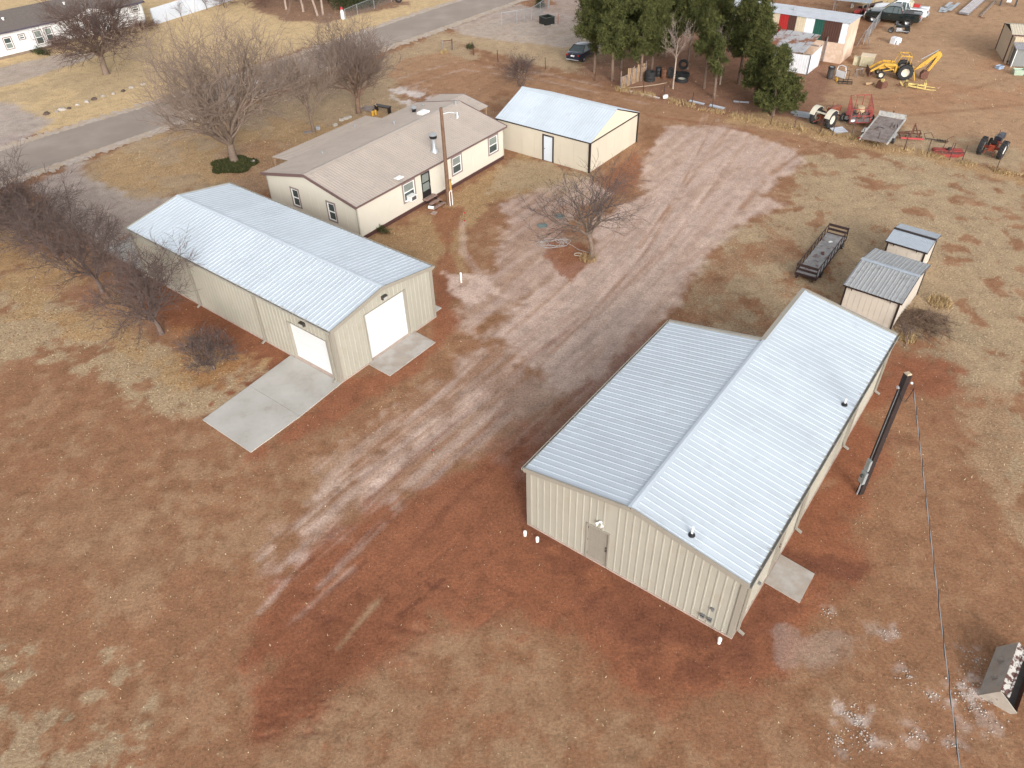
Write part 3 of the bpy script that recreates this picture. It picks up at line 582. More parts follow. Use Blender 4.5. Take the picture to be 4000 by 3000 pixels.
# twin flood light over the door, outlet boxes
fl_ = MB().lathe([(.001, .03), (.07, .03), (.075, 0)], Mb @ Vector((3.4, 2.55, .03)), (0, -1, 0), 14).build('flood_light', WHITE, big)
for s in (-1, 1): MB().lathe([(.02, 0), (.05, .05), (.075, .13), (.07, .135), (.001, .12)], Mb @ Vector((3.4+s*.06, 2.52, .05)), (s*.5, -.7, -.5), 14).build('lamp_head', WHITE, fl_)
for u, z, s in ((8.2, 1.08, .11), (7.9, .42, .16), (8.19, .42, .16)):
    b = MB().box((u, z, .06), (s, s, .09), M=Mb).build('outlet_box', mat('grey_outlet_box', (.16, .165, .17), .5), big, smooth=None)
    if s > .12: MB().box((u, z+.06, .11), (s, .02, .03), M=Mb).build('cover', BLACK, b, smooth=None)
MB().box((BW+.07, 1.9, 1.2), (.10, .07, .12)).build('outlet_box', _M['grey_outlet_box'], big, smooth=None)
apron('door_apron', [((BW+.06, 2.95), (10.55, 2.85), (10.55, 4.45), (BW+.06, 4.58))], ((BX, BY, 0), BR), .05, CONC2)

# ------------------------------------------------------------------ manufactured home
CX, CY, CR, CW, CLn, CE, CH = -16.838, 50.374, -.6554, 8.954, 15.874, 2.62, 3.645
home = thing('manufactured_home', 'cream single-storey house with tan ribbed metal roof and maroon skirting, between workshop and garage', 'house', (CX, CY, 0), CR)
kc = (CH-CE)/(CW/2+.2); ct = lambda u: CE-.08+kc*(min(u, CW-u)+.2)
def flat_wall(par, p0, p1, tops, z0, m, ops=(), name='wall', t=.12):
    'plain wall with window and door openings: one mesh, outside on the right'
    M = wall_matrix(p0, p1); L_ = math.hypot(p1[0]-p0[0], p1[1]-p0[1]); top = interp(tops); b = MB()
    br = sorted({0.0, L_} | {q[0] for q in tops} | {x for o in ops for x in o[:2]})
    for a, c in zip(br, br[1:]):
        if c-a < .005: continue
        op = [o for o in ops if o[0] < (a+c)/2 < o[1]]
        for lo_, hi_ in ([((z0, z0), (top(a), top(c)))] if not op else [((z0, z0), (op[0][2],)*2), ((op[0][3],)*2, (top(a), top(c)))]):
            if hi_[0]-lo_[0] < .02: continue
            b.prism([M @ Vector(q) for q in ((a, lo_[0], 0), (c, lo_[1], 0), (c, hi_[1], 0), (a, hi_[0], 0))], M.to_3x3() @ Vector((0, 0, -t)))
    b.build(name, m, par, smooth=None); return M
def window(par, M, x0, x1, z0, z1, casing=FRAME, glass=GLASS, upper=BLIND, cw=.11, hung=True):
    'double-hung window: casing, white sash frame, two panes set back'
    f = MB()
    for a, b, c, d in ((x0-cw, x0, z0-cw, z1+cw), (x1, x1+cw, z0-cw, z1+cw), (x0, x1, z1, z1+cw), (x0, x1, z0-cw, z0)): f.box(((a+b)/2, (c+d)/2, .012), (b-a, d-c, .05), M=M)
    w = f.build('window', casing, par, smooth=None); s = MB(); q = .055; zm = (z0+z1)/2
    L_ = [(x0, x0+q, z0, z1), (x1-q, x1, z0, z1), (x0+q, x1-q, z1-q, z1), (x0+q, x1-q, z0, z0+q)]+([(x0+q, x1-q, zm-q/2, zm+q/2)] if hung else [])
    for a, b, c, d in L_: s.box(((a+b)/2, (c+d)/2, -.005), (b-a, d-c, .06), M=M)
    s.build('sash', WHITE, w, smooth=None)
    for (c, d), g_ in (((z0+q, zm-q/2), glass), ((zm+q/2, z1-q), upper)) if hung else (((z0+q, z1-q), glass),):
        MB().box(((x0+x1)/2, (c+d)/2, -.03), (x1-x0-2*q, d-c, .012), M=M).build('pane', g_, w, smooth=None)
    return w
wo = [(4.40, 5.50, 1.02, 2.28), (6.24, 7.14, .34, 2.34), (9.62, 10.62, 1.02, 2.26), (13.98, 15.04, 1.02, 2.26)]
sz = .30
Mc = flat_wall(home, (CW, 0), (CW, CLn), [(0, ct(0)), (CLn, ct(0))], sz, HOUSEWALL, wo)
go = [(2.58, 3.28, .9, 2.15), (6.15, 6.85, .85, 2.1)]
Mg2 = flat_wall(home, (0, 0), (CW, 0), [(0, ct(0)), (CW/2, ct(CW/2)), (CW, ct(0))], sz, HOUSEWALL, go)
flat_wall(home, (0, CLn), (0, 0), [(0, ct(0)), (CLn, ct(0))], sz, HOUSEWALL); flat_wall(home, (CW, CLn), (0, CLn), [(0, ct(0)), (CW/2, ct(CW/2)), (CW, ct(0))], sz, HOUSEWALL)
for i in (0, 2, 3): window(home, Mc, *wo[i])
for o in go: window(home, Mg2, *o, upper=GLASS)
sk = MB()
for a, b in (((CW-.05, .03), (CW-.05, CLn-.03)), ((.03, .05), (CW-.03, .05)), ((.05, CLn-.03), (.05, .03)), ((CW-.03, CLn-.05), (.03, CLn-.05))): sk.beam((*a, .13), (*b, .13), .06, .36)
sk.build('skirting', SKIRT, home, smooth=None)
for v in (3.05, 8.5, 12.0): MB().box((v, 1.35, .008), (.03, 2.0, .014), M=Mc).build('siding_batten', HOUSEWALL, home, smooth=None)
for u in (1.2, 4.47, 5.2, 7.9): MB().box((u, 1.35, .006), (.02, 2.0, .010), M=Mg2).build('siding_batten', HOUSEWALL, home, smooth=None)
# storm door
d_ = MB()
for a, b, c, e in ((6.24, 6.33, .34, 2.34), (7.05, 7.14, .34, 2.34), (6.33, 7.05, 2.24, 2.34), (6.33, 7.05, .34, .98), (6.33, 7.05, 1.58, 1.64)): d_.box(((a+b)/2, (c+e)/2, -.01), (b-a, e-c, .06), M=Mc)
sd = d_.build('storm_door', BLACK, home, smooth=None)
for c, e in ((.98, 1.58), (1.64, 2.24)): MB().box((6.69, (c+e)/2, -.03), (.72, e-c, .012), M=Mc).build('pane', BLIND, sd, smooth=None)
MB().beam(Mc @ Vector((7.08, 1.25, .05)), Mc @ Vector((7.08, 1.42, .05)), .03, .04, (1, 0, 0)).build('handle', GALV, sd, smooth=None)
ac = MB().box((4.98, 1.20, .18), (.58, .36, .42), M=Mc).build('window_air_conditioner', WHITE, home, smooth=None)
MB().box((4.98, 1.20, .395), (.44, .26, .012), M=Mc).build('grille', mat('dark_grille', (.07, .07, .07), .5, var=.3, scale=40), ac, smooth=None)
MB().box((4.98, 1.04, .10), (1.0, .03, .10), M=Mc).build('side_panel', WHITE, ac, smooth=None)
TAN_ = (.2286, .06, .026, .028, .11)
SC = math.hypot(CW/2+.2, CH-CE)
roof(home, (-.2, CLn+.2, CE), (0, -1, 0), (CW/2+.2, 0, CH-CE), CLn+.4, SC, TANROOF, TAN_); roof(home, (CW+.2, -.2, CE), (0, 1, 0), (-CW/2-.2, 0, CH-CE), CLn+.4, SC, TANROOF, TAN_)
cap = MB()
for s in (-1, 1): cap.beam((CW/2+s*.11, -.2, CH+.03-.11*kc), (CW/2+s*.11, CLn+.2, CH+.03-.11*kc), .24, .012, (s*kc, 0, 1))
cap.build('ridge_cap', TANROOF, home, smooth=None)
for v in (-.2, CLn+.2):
    for s in (0, 1): bar(home, 'fascia', MAUVE, (-.22 if s == 0 else CW+.22, v, CE-.06), (CW/2, v, CH-.06), .05, .20)
for u in (-.2, CW+.2): bar(home, 'fascia', MAUVE, (u, -.2, CE-.07), (u, CLn+.2, CE-.07), .04, .12)
sof = MB(); sof.quad((CW, -.18, CE-.11), (CW+.19, -.18, CE-.11), (CW+.19, CLn+.18, CE-.11), (CW, CLn+.18, CE-.11)); sof.quad((-.19, -.18, CE-.11), (0, -.18, CE-.11), (0, CLn+.18, CE-.11), (-.19, CLn+.18, CE-.11)); sof.build('soffit', HOUSEWALL, home, smooth=None)
# porch roof along the back, posts and deck; entry canopy at the far end
po = MB(); roof(home, (-2.15, 12.0, 2.40), (0, -1, 0), (1.97, 0, .2), 9.7, 1.99, TANROOF, TAN_, name='porch_roof_panel')
bar(home, 'porch_beam', RAWWOOD, (-2.05, 2.35, 2.30), (-2.05, 11.95, 2.30), .09, .14)
for v in (2.45, 5.6, 8.8, 11.85): post(home, 'porch_post', RAWWOOD, -2.05, v, 0, 2.23, .10)
MB().bx(-2.1, -.05, 2.4, 11.9, .22, .28).build('porch_deck', WOOD, home, smooth=None)
CRo = [(.6, 17.0, 2.62), (2.9, 16.1, 3.05), (5.35, 16.1, 2.62)]
roof(home, (5.3, 16.15, 2.58), (0, 1, 0), (-2.6, 0, .5), 2.6, 2.65, TANROOF, TAN_, name='canopy_roof_panel'); roof(home, (.1, 18.75, 2.58), (0, -1, 0), (2.6, 0, .5), 2.6, 2.65, TANROOF, TAN_, name='canopy_roof_panel')
bar(home, 'canopy_fascia', MAUVE, (.1, 18.76, 2.54), (2.7, 18.76, 3.04), .04, .12); bar(home, 'canopy_fascia', MAUVE, (5.3, 18.76, 2.54), (2.7, 18.76, 3.04), .04, .12)
for u in (.3, 5.1): post(home, 'canopy_post', RAWWOOD, u, 18.6, 0, 2.55, .10)
# things on the roof
fz = lambda u: CE+kc*(min(u, CW-u)+.2)
u, v = 8.0, 8.9; z = fz(u)
fp = MB().lathe([(.30, -.05), (.28, .06), (.20, .16), (.155, .26), (.155, .95)], (u, v, z), n=20).build('flue_pipe', GALV, home)
MB().lathe([(.155, .93), (.25, .97), (.27, 1.05), (.27, 1.12), (.001, 1.12)], (u, v, z), n=20).build('flue_cap_base', BLACK, fp); MB().lathe([(.27, 1.18), (.28, 1.25), (.24, 1.28), (.001, 1.29)], (u, v, z), n=20).build('flue_cap', GALV, fp)
MB().cyl((u, v, z+1.12), (u, v, z+1.19), .14, n=16).build('flue_mesh', BLACK, fp)
u, v = 3.48, 12.89; sl = MB().box((u, v, fz(u)+.09), (.62, .85, .16)).build('skylight_curb', WHITE, home, smooth=None)
MB().loft([[(u-.3, v-.41, fz(u)+.18), (u+.3, v-.41, fz(u)+.18), (u+.3, v+.41, fz(u)+.18), (u-.3, v+.41, fz(u)+.18)], [(u-.2, v-.3, fz(u)+.24), (u+.2, v-.3, fz(u)+.24), (u+.2, v+.3, fz(u)+.24), (u-.2, v+.3, fz(u)+.24)]]).build('skylight_dome', mat('acrylic_dome', (.72, .74, .74), .2), sl, smooth=None)
u, v = 1.99, 13.42; vb = MB().cyl((u, v, fz(u)-.02), (u, v, fz(u)+.30), .17, n=16).build('roof_vent', BLACK, home); MB().lathe([(.21, .28), (.22, .36), (.001, .40)], (u, v, fz(u)), n=16).build('vent_cap', GALV, vb)
for u, v, h in ((2.85, 10.25, .22), (4.75, 15.3, .28), (-.9, 9.6, .1), (.8, 14.6, .12), (1.5, 15.0, .12), (1.9, 3.8, .14)):
    zz = fz(u) if u > -.2 else 2.53; b = MB().cyl((u, v, zz-.03), (u, v, zz+h), .06, n=12).build('plumbing_vent', GALV, home); MB().lathe([(.10, h-.02), (.10, h+.04), (.001, h+.06)], (u, v, zz), n=12).build('vent_cap', GALV, b)
ds = MB().beam((CW+.14, 4.05, CE-.02), (CW+.14, 4.05, CE+.34), .04, .04).build('antenna_mast', GALV, home, smooth=None)
MB().box((CW+.10, 4.05, CE+.38), (.42, .58, .05), M=None).build('flat_antenna_panel', WHITE, ds, smooth=None)
# entry steps are a thing of their own
st = thing('entry_steps', 'weathered three-tread wooden steps at the black storm door of the cream house', 'steps', home.matrix_basis @ Vector((CW, 6.7, 0)) if False else Vector((CX, CY, 0))+Matrix.Rotation(CR, 3, 'Z') @ Vector((CW, 6.7, 0)), CR)
for k, (du, z, wd, dp) in enumerate(((.25, .52, 1.15, .42), (.72, .33, 1.1, .26), (1.10, .15, 1.15, .26))):
    MB().box((du, 0, z), (dp, wd, .05), rz=RNG.uniform(-.03, .03)).build('tread', mat('reddish_old_board', (.27, .18, .15), .9, var=.3, scale=6, bump=.3), st, smooth=None)
for s in (-1, 1): MB().beam((.08, s*.42, .47), (1.2, s*.42, .06), .05, .12).build('stringer', DARK, st, smooth=None)
MB().cyl((.62, -.62, .12), (1.02, -.5, .12), .12, n=12).build('bucket', WHITE, None, loc=st.location, rz=CR, label='white bucket lying on its side by the wooden entry steps', cat='bucket')
pv = Vector((CX, CY, 0))+Matrix.Rotation(CR, 3, 'Z') @ Vector((10.35, 5.75, 0))
MB().box((0, 0, .03), (.34, .42, .06)).build('stepping_stone', mat('pink_stone', (.34, .25, .21), .9, var=.15, bump=.2), None, smooth=None, loc=pv, rz=CR+.2, label='square pinkish paving stone below the wooden entry steps', cat='stone')

# ------------------------------------------------------------------ garage with dark corner trim
GX_, GY_, GR, GW, GL, GE, GH = 6.356, 54.426, .9045, 7.116, 8.772, 2.43, 3.82
gar = thing('garage', 'cream panelled garage with white ribbed gable roof and dark brown corner trim', 'garage', (GX_, GY_, 0), GR)
kg = (GH-GE)/(GW/2+.1)
def board_wall(par, p0, p1, top, m, ops=(), w=1.22, z0=0.0, name='siding_panel'):
    L_ = math.hypot(p1[0]-p0[0], p1[1]-p0[1]); M = wall_matrix(p0, p1); br = sorted({round(x, 3) for x in [0, L_]+[k*w for k in range(1, int(L_/w)+1) if L_-k*w > .15]+[q for o in ops for q in o[:2]]})
    for a, b in zip(br, br[1:]):
        op = [o for o in ops if o[0] < (a+b)/2 < o[1]]; lo_ = op[0][3] if op else z0
        MB().box(((a+b)/2, (lo_+top)/2, -.03), (b-a-.012, top-lo_, .06), M=M).build(name, m, par, smooth=None)
    MB().box((L_/2, top/2, -.075), (L_-.2, top-.02, .02), M=M).build('wall_frame', mat('seam_brown', (.30, .24, .17), .8), par, smooth=None) if not ops else None
    return M
tG = GE-.12
Md = board_wall(gar, (0, GL), (0, 0), tG, CREAM, [(GL-4.25, GL-3.35, 0, 2.05)]); board_wall(gar, (0, 0), (GW, 0), tG, CREAM, w=1.2); board_wall(gar, (GW, 0), (GW, GL), tG, CREAM); board_wall(gar, (GW, GL), (0, GL), tG, CREAM)
MB().bx(.12, GW-.12, .12, GL-.12, -.05, .03).build('slab', CONC, gar, smooth=None)
for v in (.01, GL-.01): MB().prism([(.0, v-.03, tG+.02), (GW, v-.03, tG+.02), (GW/2, v-.03, GH-.08)], (0, .06, 0)).build('gable_panel', mat('pale_cream_gable', (.66, .58, .45), .6, var=.03), gar, smooth=None)
SG = math.hypot(GW/2+.15, GH-GE+.02)
roof(gar, (-.12, GL+.12, GE-.02), (0, -1, 0), (GW/2+.12, 0, GH-GE+.02), GL+.24, SG, ROOF, TAN_); roof(gar, (GW+.12, -.12, GE-.02), (0, 1, 0), (-GW/2-.12, 0, GH-GE+.02), GL+.24, SG, ROOF, TAN_)
cap = MB()
for s in (-1, 1): cap.beam((GW/2+s*.12, -.12, GH+.03-.12*kg), (GW/2+s*.12, GL+.12, GH+.03-.12*kg), .26, .012, (s*kg, 0, 1))
cap.build('ridge_cap', ROOF, gar, smooth=None)
for u in (-.04, GW+.04): bar(gar, 'eave_trim', DARK, (u, -.1, tG+.03), (u, GL+.1, tG+.03), .06, .09)
for v in (-.035, GL+.035): bar(gar, 'gable_band', DARK, (-.06, v, tG+.0), (GW+.06, v, tG+.0), .05, .09)
for x in (0, GW):
    for y in (0, GL): post(gar, 'corner_trim', DARK, x, y, 0, tG-.05, .14)
fr = MB()
for a, b, c, e in ((GL-4.33, GL-4.22, 0, 2.1), (GL-3.38, GL-3.27, 0, 2.1), (GL-4.22, GL-3.38, 2.0, 2.1)): fr.box(((a+b)/2, (c+e)/2, .01), (b-a, e-c, .07), M=Md)
fr.build('door_frame', DARK, gar, smooth=None)
gd = MB().box((GL-3.8, 1.0, -.03), (.84, 1.97, .045), M=Md).build('door', mat('pale_blue_white_door', (.62, .68, .74), .5, var=.02), gar, smooth=None)
MB().lathe([(.001, .07), (.03, .06), (.03, .03), (.015, 0)], Md @ Vector((GL-4.12, .98, -.008)), Md.to_3x3() @ Vector((0, 0, 1)), 10).build('door_knob', DARK, gd)

# ------------------------------------------------------------------ two small sheds (right)
def shed(label, x, y, r, w, d, eh, rh, rm, prof, ridge):
    o = thing('storage_shed', label, 'shed', (x, y, 0), r, 'cream storage sheds beside the cart'); k = (rh-eh)/(d/2+.15)
    for p0, p1 in (((0, 0), (w, 0)), ((w, 0), (w, d)), ((w, d), (0, d)), ((0, d), (0, 0))): board_wall(o, p0, p1, eh-.1, mat('pinkish_cream_siding', (.53, .47, .40), .65, var=.05), w=.3 if w > 2.5 else .6)
    for u in (.01, w-.01): MB().prism([(u-.02, 0, eh-.09), (u-.02, d, eh-.09), (u-.02, d/2, rh-.05)], (.04, 0, 0)).build('gable_panel', _M['pinkish_cream_siding'], o, smooth=None)
    S = math.hypot(d/2+.15, rh-eh)
    roof(o, (-.15, -.15, eh), (1, 0, 0), (0, d/2+.15, rh-eh), w+.3, S, rm, prof, .61); roof(o, (w+.15, d+.15, eh), (-1, 0, 0), (0, -d/2-.15, rh-eh), w+.3, S, rm, prof, .61)
    c = MB()
    for s in (-1, 1): c.beam((-.16, d/2+s*.07, rh+.028-.07*k), (w+.16, d/2+s*.07, rh+.028-.07*k), .15, .01, (0, s*k, 1))
    c.build('ridge_cap', ridge, o, smooth=None)
    for v in (-.13, d+.13): bar(o, 'eave_trim', DARK, (-.15, v, eh-.05), (w+.15, v, eh-.05), .05, .09)
    for u in (-.14, w+.14):
        bar(o, 'rake_trim', mat('slate_trim', (.11, .11, .13), .5), (u, -.14, eh-.03), (u, d/2, rh-.03), .04, .08); bar(o, 'rake_trim', _M['slate_trim'], (u, d+.14, eh-.03), (u, d/2, rh-.03), .04, .08)
    for u in (0, w):
        for v in (0, d): post(o, 'corner_trim', DARK, u, v, 0, eh-.1, .09)
    for u in (.35, w-.45): MB().cyl((u, -.12, eh-.10), (u, -.12, eh-.20), .03, n=8).build('lifting_lug', DARK, o)
    for u in (.2, w/2, w-.2): MB().bx(u-.05, u+.05, .05, d-.05, -.03, .02).build('skid', DARK, o, smooth=None)
    return o
shed('larger cream shed with grey ribbed roof, standing right behind the near workshop', 18.577, 34.997, -.701, 2.859, 4.653, 1.972, 2.46, mat('dull_grey_roof', (.32, .325, .33), .45, var=.1, scale=2, col2=(.21, .21, .21), thr=.6), (.229, .06, .03, .022, .11), mat('pale_ridge_cap', (.33, .37, .42), .4))
shed('smaller cream shed with pale blue-grey corrugated roof, farther from the camera', 22.94, 39.96, -.706, 2.13, 2.42, 1.75, 2.02, mat('blue_grey_corrugated', (.36, .40, .45), .4, var=.06), (.076, .055, .02, .018, .04), DARK)

# ------------------------------------------------------------------ buildings beyond the lot
E1 = Vector((math.cos(-.66), math.sin(-.66), 0)); E2 = Vector((-E1.y, E1.x, 0))
def on_plane(o, rz, px, py):
    'pixel -> (x,z) on the upright plane through o along direction rz'
    d = Vector(_FW + _RT*(px-2000)/CAM_F + _UP*(1500-py)/CAM_F); n = Vector((-math.sin(rz), math.cos(rz), 0)); c = Vector((0, 0, CAM_H))
    p = c+d*((Vector(o)-c).dot(n)/d.dot(n)); return (p-Vector(o)).dot(Vector((math.cos(rz), math.sin(rz), 0))), p.z
# white ranch house across the road
wr = math.radians(47.1); wo_ = Vector((-59.2, 83.2, 0)); WL = 23.3; WD = 7.5
wh = thing('ranch_house', 'long white house with brown shingle roof across the road, behind the spreading tree', 'house', wo_, wr)
WHW = mat('white_siding', (.66, .665, .66), .6, var=.03); SHING = mat('brown_shingles', (.135, .112, .10), .9, var=.22, scale=7, bump=.4, bscale=18)
wins = []
for tl, br2 in (((7, 141), (61, 199)), ((64, 129), (106, 160)), ((126, 112), (180, 181)), ((167, 102), (218, 168)), ((503, 18), (552, 50))):
    x0, z1 = on_plane(wo_, wr, (tl[0]+br2[0])/2, tl[1]); x1, z0 = on_plane(wo_, wr, (tl[0]+br2[0])/2, br2[1]); xa = on_plane(wo_, wr, tl[0], (tl[1]+br2[1])/2)[0]; xb = on_plane(wo_, wr, br2[0], (tl[1]+br2[1])/2)[0]
    s = (xb-xa)*.14; wins.append((xa+s+.1, xb-s-.1, max(z0+.18, .3), min(z1-.12, 2.35)))
dx0 = on_plane(wo_, wr, 365, 75)[0]; ops = sorted(wins+[(dx0-.45, dx0+.45, .3, 2.3)])
Mw = flat_wall(wh, (0, 0), (WL, 0), [(0, 2.6), (WL, 2.6)], .28, WHW, ops)
for p0, p1 in (((WL, 0), (WL, WD)), ((WL, WD), (0, WD)), ((0, WD), (0, 0))):
    l = math.hypot(p1[0]-p0[0], p1[1]-p0[1]); flat_wall(wh, p0, p1, [(0, 2.6), (l/2, 2.6 if l > 10 else 3.6), (l, 2.6)], .28, WHW)
MB().bx(.05, WL-.05, .06, WD-.06, 0, .30).build('foundation', mat('brown_block', (.2, .15, .11), .9, var=.2), wh, smooth=None)
for i, o in enumerate(wins): window(wh, Mw, *o, cw=.10, upper=GLASS if i == 0 else BLIND, glass=BLIND if i == 0 else GLASS)
MB().box((dx0, 1.3, -.03), (.88, 1.98, .05), M=Mw).build('front_door', mat('slate_blue_door', (.05, .075, .11), .5), wh, smooth=None)
rf = MB(); rf.prism([(-.3, -.35, 2.55), (-.3, WD/2, 3.75), (-.3, WD+.35, 2.55), (-.3, WD+.35, 2.62), (-.3, WD/2, 3.85), (-.3, -.35, 2.64)], (WL+.6, 0, 0)); wr_o = rf.build('roof', SHING, wh, smooth=None)
MB().beam((-.3, -.38, 2.57), (WL+.3, -.38, 2.57), .05, .16).build('fascia', mat('slate_fascia', (.07, .06, .085), .5), wh, smooth=None)
gx0 = on_plane(wo_, wr, 345, 60)[0]
MB().prism([(gx0-2.4, -.7, 2.62), (gx0+2.4, -.7, 2.62), (gx0, -.7, 3.35)], (0, 3.0, 0)).build('entry_gable', SHING, wh, smooth=None)
MB().prism([(gx0-2.0, -.715, 2.62), (gx0+2.0, -.715, 2.62), (gx0, -.715, 3.22)], (0, .012, 0)).build('gable_face', WHW, wh, smooth=None)
for u, v in ((8.5, 1.9), (15.5, 2.4)): MB().lathe([(.10, -.05), (.10, .18), (.16, .2), (.16, .28), (.001, .3)], (u, v, 2.55+1.2*(v+.35)/(WD/2+.35)+.05), n=12).build('roof_vent', WHITE, wh)
# white steel privacy fence
f0, f1 = P(606, 97), P(905, 2); fd = (f1-f0); fl2 = fd.length; fr_ = math.atan2(fd.y, fd.x)
wf = thing('privacy_fence', 'tall white ribbed steel fence running off the end of the white ranch house', 'fence', f0, fr_)
wall(wf, (0, 0), (fl2+4, 0), [(0, 1.85), (fl2+4, 1.85)], mat('white_fence_steel', (.56, .60, .66), .45, var=.05), prof=(.229, .09, .04, .03, .11), name='fence_panel', liner=False)
for z in (.5, 1.4): MB().beam((0, .05, z), (fl2+4, .05, z), .05, .08).build('rail', WOOD, wf, smooth=None)
for k in range(6): MB().bx(k*2.8-.04, k*2.8+.04, .08, .16, 0, 1.75).build('post', GALV, wf, smooth=None)

# shed with sheets of many colours
FR = Vector((33.70, 77.75, 0)); SL, SD_, SH = 13.3, 3.45, 3.78; so = FR-E1*SL
cs = thing('patchwork_shed', 'long shed faced with red, brown, cream, white and green steel sheets behind the pines', 'shed', so, -.66)
PINKW = mat('peach_plaster', (.58, .42, .31), .8, var=.06, scale=.8, col2=(.66, .52, .42), thr=.52, wid=.03, dscale=.5)
cols = [('white_sheet', (.72, .75, .78), .66), ('brown_sheet', (.075, .033, .024), 1.72), ('green_sheet', (.012, .075, .055), .95), ('white_sheet', 0, .92), ('cream_sheet', (.56, .47, .34), .93), ('brown_sheet', 0, .8), ('red_sheet', (.36, .022, .02), .93), ('cream_sheet', 0, 6.4)]
x = SL
for n, c, w in cols:
    m = mat(n, c, .5, var=.08) if c else _M[n]
    wall(cs, (max(0, x-w), 0), (x-.01, 0), [(0, SH), (w, SH)], m, base=1.9, prof=(.229, .07, .03, .024, .11), name='facing_sheet'); x -= w
flat_wall(cs, (0, .02), (SL, .02), [(0, 1.88), (SL, 1.88)], 0, PINKW); flat_wall(cs, (SL, 0), (SL, SD_), [(0, SH), (SD_, SH-.05)], 0, PINKW, name='end_wall'); flat_wall(cs, (SL, SD_), (0, SD_), [(0, SH-.05), (SL, SH-.05)], 0, PINKW); flat_wall(cs, (0, SD_), (0, 0), [(0, SH-.05), (SD_, SH)], 0, PINKW, name='end_wall')
roof(cs, (-.1, -.15, SH+.03), (1, 0, 0), (0, SD_+.3, -.02), SL+.25, SD_+.3, mat('grey_white_roof', (.44, .46, .50), .42, var=.12, scale=1.5), (.229, .07, .03, .024, .11), .76)
MB().lathe([(.12, 0), (.12, .18), (.2, .2), (.001, .35)], (SL-6.2, 1.8, SH+.04), n=12).build('roof_vent', GALV, cs)
# lean-to with rusty roof
lo2 = FR+E1*-6.3-E2*4.75
lt = thing('lean_to', 'ramshackle white lean-to with rust-streaked corrugated roof in front of the patchwork shed', 'shed', lo2, -.66)
LTW = mat('white_wall_sheet', (.68, .70, .73), .5, var=.07)
wall(lt, (0, 0), (4.7, 0), [(0, 1.66), (4.7, 1.74)], LTW, prof=(.229, .08, .03, .026, .11), name='wall_sheet'); wall(lt, (4.7, 0), (4.7, 3.1), [(0, 1.72), (3.1, 1.95)], LTW, prof=(.229, .08, .03, .004, .11), name='wall_sheet'); wall(lt, (0, 4.7), (0, 0), [(0, 2.4), (4.7, 1.66)], LTW, prof=(.229, .08, .03, .026, .11), name='wall_sheet')
RUSTR = mat('rust_streaked_galvanised', (.36, .37, .39), .55, var=.12, scale=3, col2=(.20, .075, .035), thr=.53, wid=.05, dscale=.9)
for k in range(7):
    a = -.1+k*.56; y0 = -.12+(.35 if k == 6 else RNG.uniform(-.06, .06)); y1 = 4.66; z0, z1 = 1.80+RNG.uniform(0, .02), 2.42+RNG.uniform(0, .02)
    sh = sheet(profile(0, .60, .15, .09, .03, .022, .075), lambda x: 0.0, lambda x: y1-y0); sh.build('roof_sheet', RUSTR, lt, smooth=None, M=Matrix.Translation((a, y0, z0)) @ Matrix.Rotation(math.atan2(z1-z0, y1-y0), 4, 'X') @ Matrix.Rotation(RNG.uniform(-.02, .02), 4, 'Z'))
for u, v, h in ((.06, .06, 1.6), (2.5, .06, 1.66), (4.6, .08, 1.7), (4.6, 3.1, 1.95), (2.5, 4.4, 2.3), (4.6, 4.6, 2.4)): post(lt, 'post', WOOD, u, v, 0, h, .1)
bar(lt, 'rafter', WOOD, (.1, 2.3, 2.0), (4.6, 2.3, 2.05), .08, .12); bar(lt, 'corner_strip', DARK, (4.72, -.04, 0), (4.72, -.04, 1.74), .06, .05, (1, 0, 0))
# clutter inside, white freezer and tins
ch = lo2+E1*3.6+E2*2.9; MB().bx(-.4, .4, -.35, .35, 0, .86).build('chest_freezer', WHITE, None, smooth=None, loc=ch, rz=-.66, label='white chest freezer standing under the rusty lean-to roof', cat='freezer')
bn = thing('work_bench', 'cluttered wooden bench inside the open side of the white lean-to', 'bench', lo2+E1*3.2+E2*1.2, -.66)
MB().bx(-1.0, 1.0, -.35, .35, .72, .78).build('top', WOOD, bn, smooth=None)
for u in (-.9, .9):
    for v in (-.28, .28): MB().bx(u-.04, u+.04, v-.04, v+.04, 0, .72).build('leg', WOOD, bn, smooth=None)
for k, (c, lb) in enumerate((((.35, .05, .04), 'red tin'), ((.05, .12, .3), 'blue tin'), ((.5, .45, .3), 'pale cardboard box'), ((.25, .03, .12), 'magenta tub'))):
    MB().bx(-.14, .14, -.12, .12, 0, .2+.06*k).build('container', mat('clutter_%s' % 'abcd'[k], c, .6), None, smooth=None, loc=bn.location+E1*(-.7+k*.45)+Vector((0, 0, .78)), rz=-.5, label=lb+' on the cluttered bench in the lean-to', cat='container')

# pink cottage and the far shed at the right edge
pk = P(2601, 68); pc = thing('pink_cottage', 'small pink stucco cottage half hidden behind the pines', 'house', pk, -.5)
PNK = mat('pink_stucco', (.56, .33, .32), .85, var=.05); ph = 2.45
for p0, p1 in (((0, 0), (5, 0)), ((5, 0), (5, 4)), ((5, 4), (0, 4)), ((0, 4), (0, 0))): flat_wall(pc, p0, p1, [(0, ph), (9, ph)], 0, PNK)
MB().prism([(-.25, -.3, ph), (-.25, 2, ph+.9), (-.25, 4.3, ph), (-.25, 4.3, ph+.1), (-.25, 2, ph+1.0), (-.25, -.3, ph+.1)], (5.5, 0, 0)).build('roof', mat('tan_shingle', (.36, .28, .24), .9, var=.15, scale=6), pc, smooth=None)
gutter(pc, (-.25, -.3, ph+.1), (5.25, -.3, ph+.1), WHITE, (0, -1, 0)); MB().beam((.05, -.08, 0), (.05, -.08, ph), .07, .07, (1, 0, 0)).build('downspout', WHITE, pc, smooth=None)
fs = P(3919, 240); fh = 2.5
